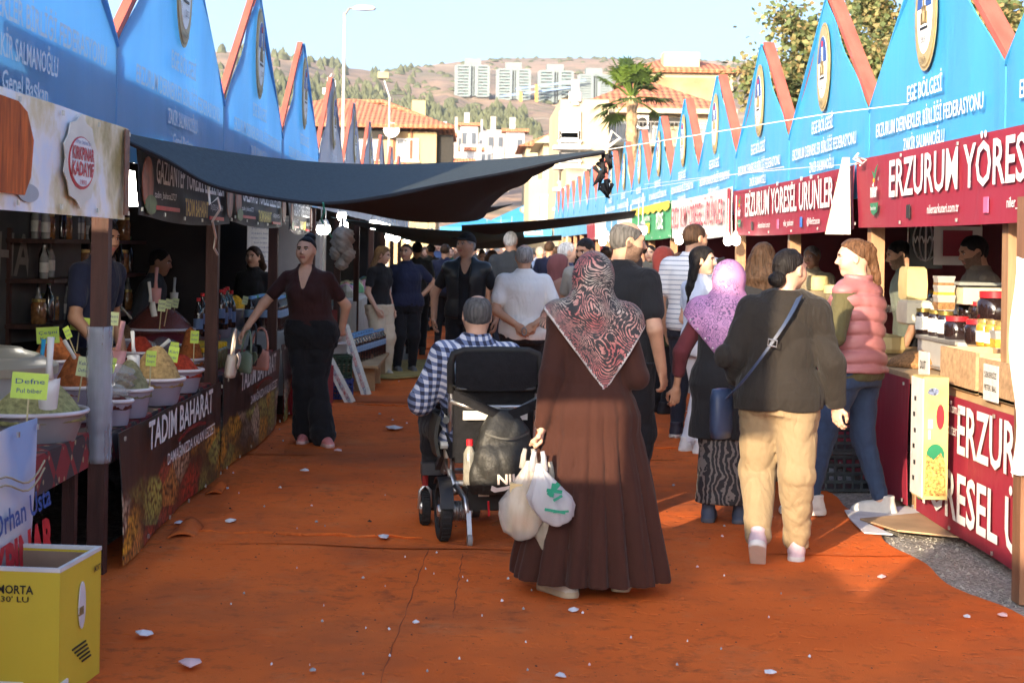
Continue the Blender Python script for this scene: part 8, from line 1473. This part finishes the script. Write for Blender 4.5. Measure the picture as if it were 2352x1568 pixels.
# people round the aisle on the right: curly-haired woman with green bag, scarf woman, bearded man, white-haired men
g = gnd(1508, 936); c = person('curly-haired woman in a long beige skirt bending over a stall', (g.x, g.y, 0), R(-55), 1.60, fem=True, hair=('curly', 'brown'), skin='light', lean=(.02, .20), head=(0, -30, 0), pose=dict(eL=(-.28, .18, 1.10), wL=(-.12, .36, 1.08)), top=dict(mat=BLKT, sleeve=.6, hem=.88), bottom=dict(kind='skirt', name='skirt', mat=BEIGE, hem=.10, flare=.03))
o = thing('tote_bag', 'olive green tote with white lettering at the curly-haired woman\'s side', 'tote bag', at(1512, 750, 15.9) - Vector((0, 0, .0)), R(-10)); S = SDF((-.2, -.1, -.24), (.2, .1, .24), .011); S.rings([(-.19, 0, 0, .13, .05), (-.1, 0, 0, .15, .07), (.08, 0, 0, .145, .06), (.2, 0, 0, .13, .03)], 0, None, 3); S.warp(.006, 20); V, Q = S.mesh(); link('bag', np_mesh('bag', [(V, Q, 0)], [cloth('tote_olive', (.045, .06, .028))]), o); letters('CHANGE', TXW, o, (.01, -.085, .0), (1, 0, 0), U, .14, .032, .02); letters('TIME', TXW, o, (.01, -.085, -.05), (1, 0, 0), U, .09, .032, .02); m = MB(); m.tube([(-.08, 0, .19), (-.05, 0, .42), (.05, .02, .44), (.09, 0, .19)], .010, 6); m.build('strap', cloth('tote_olive', (.045,) * 3), o)
g = at(1448, 570, 13.2); person('woman in a dark patterned headscarf, profile right, behind the tall man', (g.x, g.y, 0), R(-70), 1.60, fem=True, hair=None, skin='light', head=(0, 0, 0), top=dict(mat=BLKT, sleeve=1.9, hem=.5, loose=.025), scarf=dict(m=cloth('scarf_dark', (.07, .055, .05)), long=False), bottom=dict(mat=BLKJ))
g = at(1352, 570, 15.2); person('bearded man in a pale grey tee looking down', (g.x, g.y, 0), R(158), 1.74, hair=('short', 'black'), beard=2, skin='tan', head=(-18, -14, 0), top=dict(mat=GREYT, sleeve=.6), bottom=dict(mat=BLKJ), weight=1.08)
g = at(1300, 570, 17.5); person('white-haired man in a dark blue jacket, profile right', (g.x, g.y, 0), R(-70), 1.70, hair=('short', 'white'), skin='light', head=(-5, 0, 0), top=dict(mat=cloth('jacket_blue', (.025, .035, .09)), sleeve=1.9, loose=.03), bottom=dict(mat=BLKJ), weight=1.15)
g = at(1172, 570, 20.5); person('grey-haired man in dark tee, back view above the white polo', (g.x, g.y, 0), R(-8), 1.84, hair=('short', 'white'), skin='mid', top=dict(mat=DKGREY, sleeve=.6), bottom=dict(mat=NAVYJ), weight=1.1)
g = at(1600, 570, 12.0); 
g = at(1538, 570, 15.5); person('person in a dark red headscarf beyond the striped tee', (g.x, g.y + .5, 0), R(-60), 1.66, fem=True, hair=None, skin='mid', top=dict(mat=cloth('tee_print', (.12, .12, .13), .6), sleeve=.6, hem=.8), bottom=dict(mat=BLKJ), scarf=dict(m=cloth('scarf_red', (.09, .015, .015)), long=False), far=True, res=.016)
# stall keepers
for (x, Y, X, lab, kw) in ((205, 10.4, -2.55, 'stall keeper in a dark navy polo behind the nearest left post', dict(heading=R(-115), h=1.78, hair=('short', 'black'), skin='tan', head=(-8, -10, 0), lean=(0, .10), top=dict(mat=NAVYT, sleeve=.62), pose=dict(eR=(.26, .12, 1.1), wR=(.2, .3, .9)))), (375, 14.0, -2.95, 'dark-clothed man sitting deep inside the second left stall', dict(heading=R(-95), h=1.70, hair=('short', 'black'), skin='tan', head=(0, -12, 0), lean=(0, .12), drop=.12, top=dict(mat=DKGREY, sleeve=1.9))), (2095, 13.3, None, 'stall keeper in a sage green tee looking down behind the counter', dict(heading=R(82), h=1.75, hair=('buzz', 'black'), skin='mid', beard=1, head=(6, -14, 0), lean=(0, .05), top=dict(mat=GREENT, sleeve=.6))), (2272, 11.8, None, 'stall keeper in a taupe jacket at the scale', dict(heading=R(88), h=1.78, hair=('short', 'black'), skin='mid', beard=1, head=(8, -14, 0), lean=(0, .06), top=dict(mat=JACK, sleeve=1.9, collar=1, loose=.03), weight=1.1)), (1962, 15.2, None, 'young seller in dark clothes behind the cheese case', dict(heading=R(100), h=1.68, hair=('short', 'black'), skin='mid', head=(0, -8, 0), top=dict(mat=BLKT, sleeve=1.9))), (1868, 16.4, None, 'older seller with glasses in shadow behind the cheese', dict(heading=R(140), h=1.70, hair=('short', 'grey'), skin='tan', head=(0, -5, 0), top=dict(mat=cloth('vest_beige', (.22, .18, .12)), sleeve=1.9)))):
    p = at(x, 570, Y); X = X or p.x; person(lab, (X, Y, 0), kw.pop('heading'), kw.pop('h'), bottom=dict(mat=BLKJ) if not kw.get('drop') else None, far=Y > 13.5, res=.012, **kw)
g = at(728, 570, 16.0); person('woman in black with long dark hair behind the brown-topped woman', (XL - .55, 16.6, 0), R(160), 1.60, fem=True, hair=('long', 'brown', .2), skin='light', top=dict(mat=BLKT, sleeve=1.9), bottom=dict(mat=BLKJ), far=True, res=.014)
# farther crowd: nine built figures, then copies
rg = random.Random(31); protos = []
for i, (lab, kw) in enumerate((('man in dark grey tee', dict(heading=20, hair=('short', 'black'), top=dict(mat=DKGREY, sleeve=.6))), ('man in a navy jacket', dict(heading=-10, hair=('short', 'brown'), top=dict(mat=NAVYT, sleeve=1.9))), ('woman in a brown headscarf', dict(heading=170, fem=True, hair=None, top=dict(mat=BLKT, sleeve=1.9, hem=.5), scarf=dict(m=cloth('scarf_brown', (.14, .08, .06)), long=False))), ('woman with long brown hair', dict(heading=5, fem=True, hair=('long', 'brown', .3), top=dict(mat=BLKT, sleeve=.6))), ('grey-haired man in blue shirt', dict(heading=185, hair=('short', 'grey'), top=dict(mat=cloth('shirt_blue', (.08, .12, .24)), sleeve=.6))), ('man in a green polo', dict(heading=160, hair=('short', 'black'), top=dict(mat=cloth('polo_green', (.03, .10, .05)), sleeve=.6))), ('woman in a grey headband and dark coat', dict(heading=190, fem=True, hair=('bun', 'brown'), top=dict(mat=DKGREY, sleeve=1.9, hem=.6))), ('man in white shirt', dict(heading=0, hair=('short', 'salt'), top=dict(mat=WHT, sleeve=.6))), ('balding man in black', dict(heading=200, hair=('bald', 'grey'), top=dict(mat=BLKT, sleeve=1.9))))):
    kw['heading'] = R(kw['heading']); hd = kw.pop('heading'); c = person(lab + ' in the distant crowd', (0, 30, 0), hd, 1.68 if not kw.get('fem') else 1.60, bottom=dict(mat=rg.choice((BLKJ, NAVYJ, DENIM))), far=True, res=.020, skin=rg.choice(('mid', 'tan', 'light')), **kw); protos.append((c['root'], lab, hd))
spots = [(958, 24, 0), (1022, 27, 1), (1034, 33, 5), (1052, 36, 2), (1108, 24, 6), (1130, 22, 3), (1146, 34, 8), (1088, 40, 0), (1006, 38, 4), (1240, 30, 4), (1262, 26, 1), (1250, 36, 6), (1278, 33, 3), (1226, 38, 7), (1310, 30, 0), (1322, 24, 8), (1388, 27, 2), (1392, 21, 1), (1210, 44, 2), (1190, 41, 0), (1062, 46, 3), (1100, 50, 7), (1160, 48, 5), (1040, 52, 8), (1260, 46, 0), (1290, 42, 6), (1330, 38, 5), (1352, 31, 3), (1130, 55, 1), (1180, 58, 2), (990, 31, 0), (975, 35, 2), (1362, 45, 4), (1078, 31, 5), (1418, 23, 3), (1470, 19, 0), (1495, 22, 5)]
used = set(); wh = ['nearest the left bulbs', 'left of the cap', 'behind the cap', 'beside the leather vest', 'under the first net', 'between cap and white polo', 'under the teal net', 'far down the aisle', 'by the left stalls', 'right of the white polo', 'near the mauve scarf', 'in the middle distance', 'behind the white-haired man', 'under the dark net', 'near the right stalls', 'beside the bearded man']
for i, (x, Y, k) in enumerate(spots):
    o, lab, hd = protos[k]; p = at(x, 570, Y); l2 = '%s in the crowd, %s' % (lab, wh[i % 16] if i < 16 else wh[(i * 5) % 16] + (', farther' if i < 32 else ', right row'))
    if k in used: o = copy_tree(o); 
    used.add(k); o.location = (p.x, Y, 0); o.rotation_euler = (0, 0, hd + rg.uniform(-.5, .5)); o['label'] = l2; o['group'] = 'distant crowd'; s = rg.uniform(.96, 1.06); o.scale = (s, s, s)
# ------------------------------------------------------------ thin evening haze
hz, nt, b = nodes('haze'); nt.nodes.clear(); ho = nt.nodes.new('ShaderNodeOutputMaterial'); hv = nt.nodes.new('ShaderNodeVolumePrincipled')
hv.inputs['Color'].default_value = (.86, .93, 1, 1); hv.inputs['Density'].default_value = .00018; hv.inputs['Anisotropy'].default_value = .2; nt.links.new(hv.outputs[0], ho.inputs['Volume'])
props(MB().box((0, 700, 120), (4700, 3000, 245)).build('haze', hz), kind='stuff'); sc.cycles.volume_bounces = 0
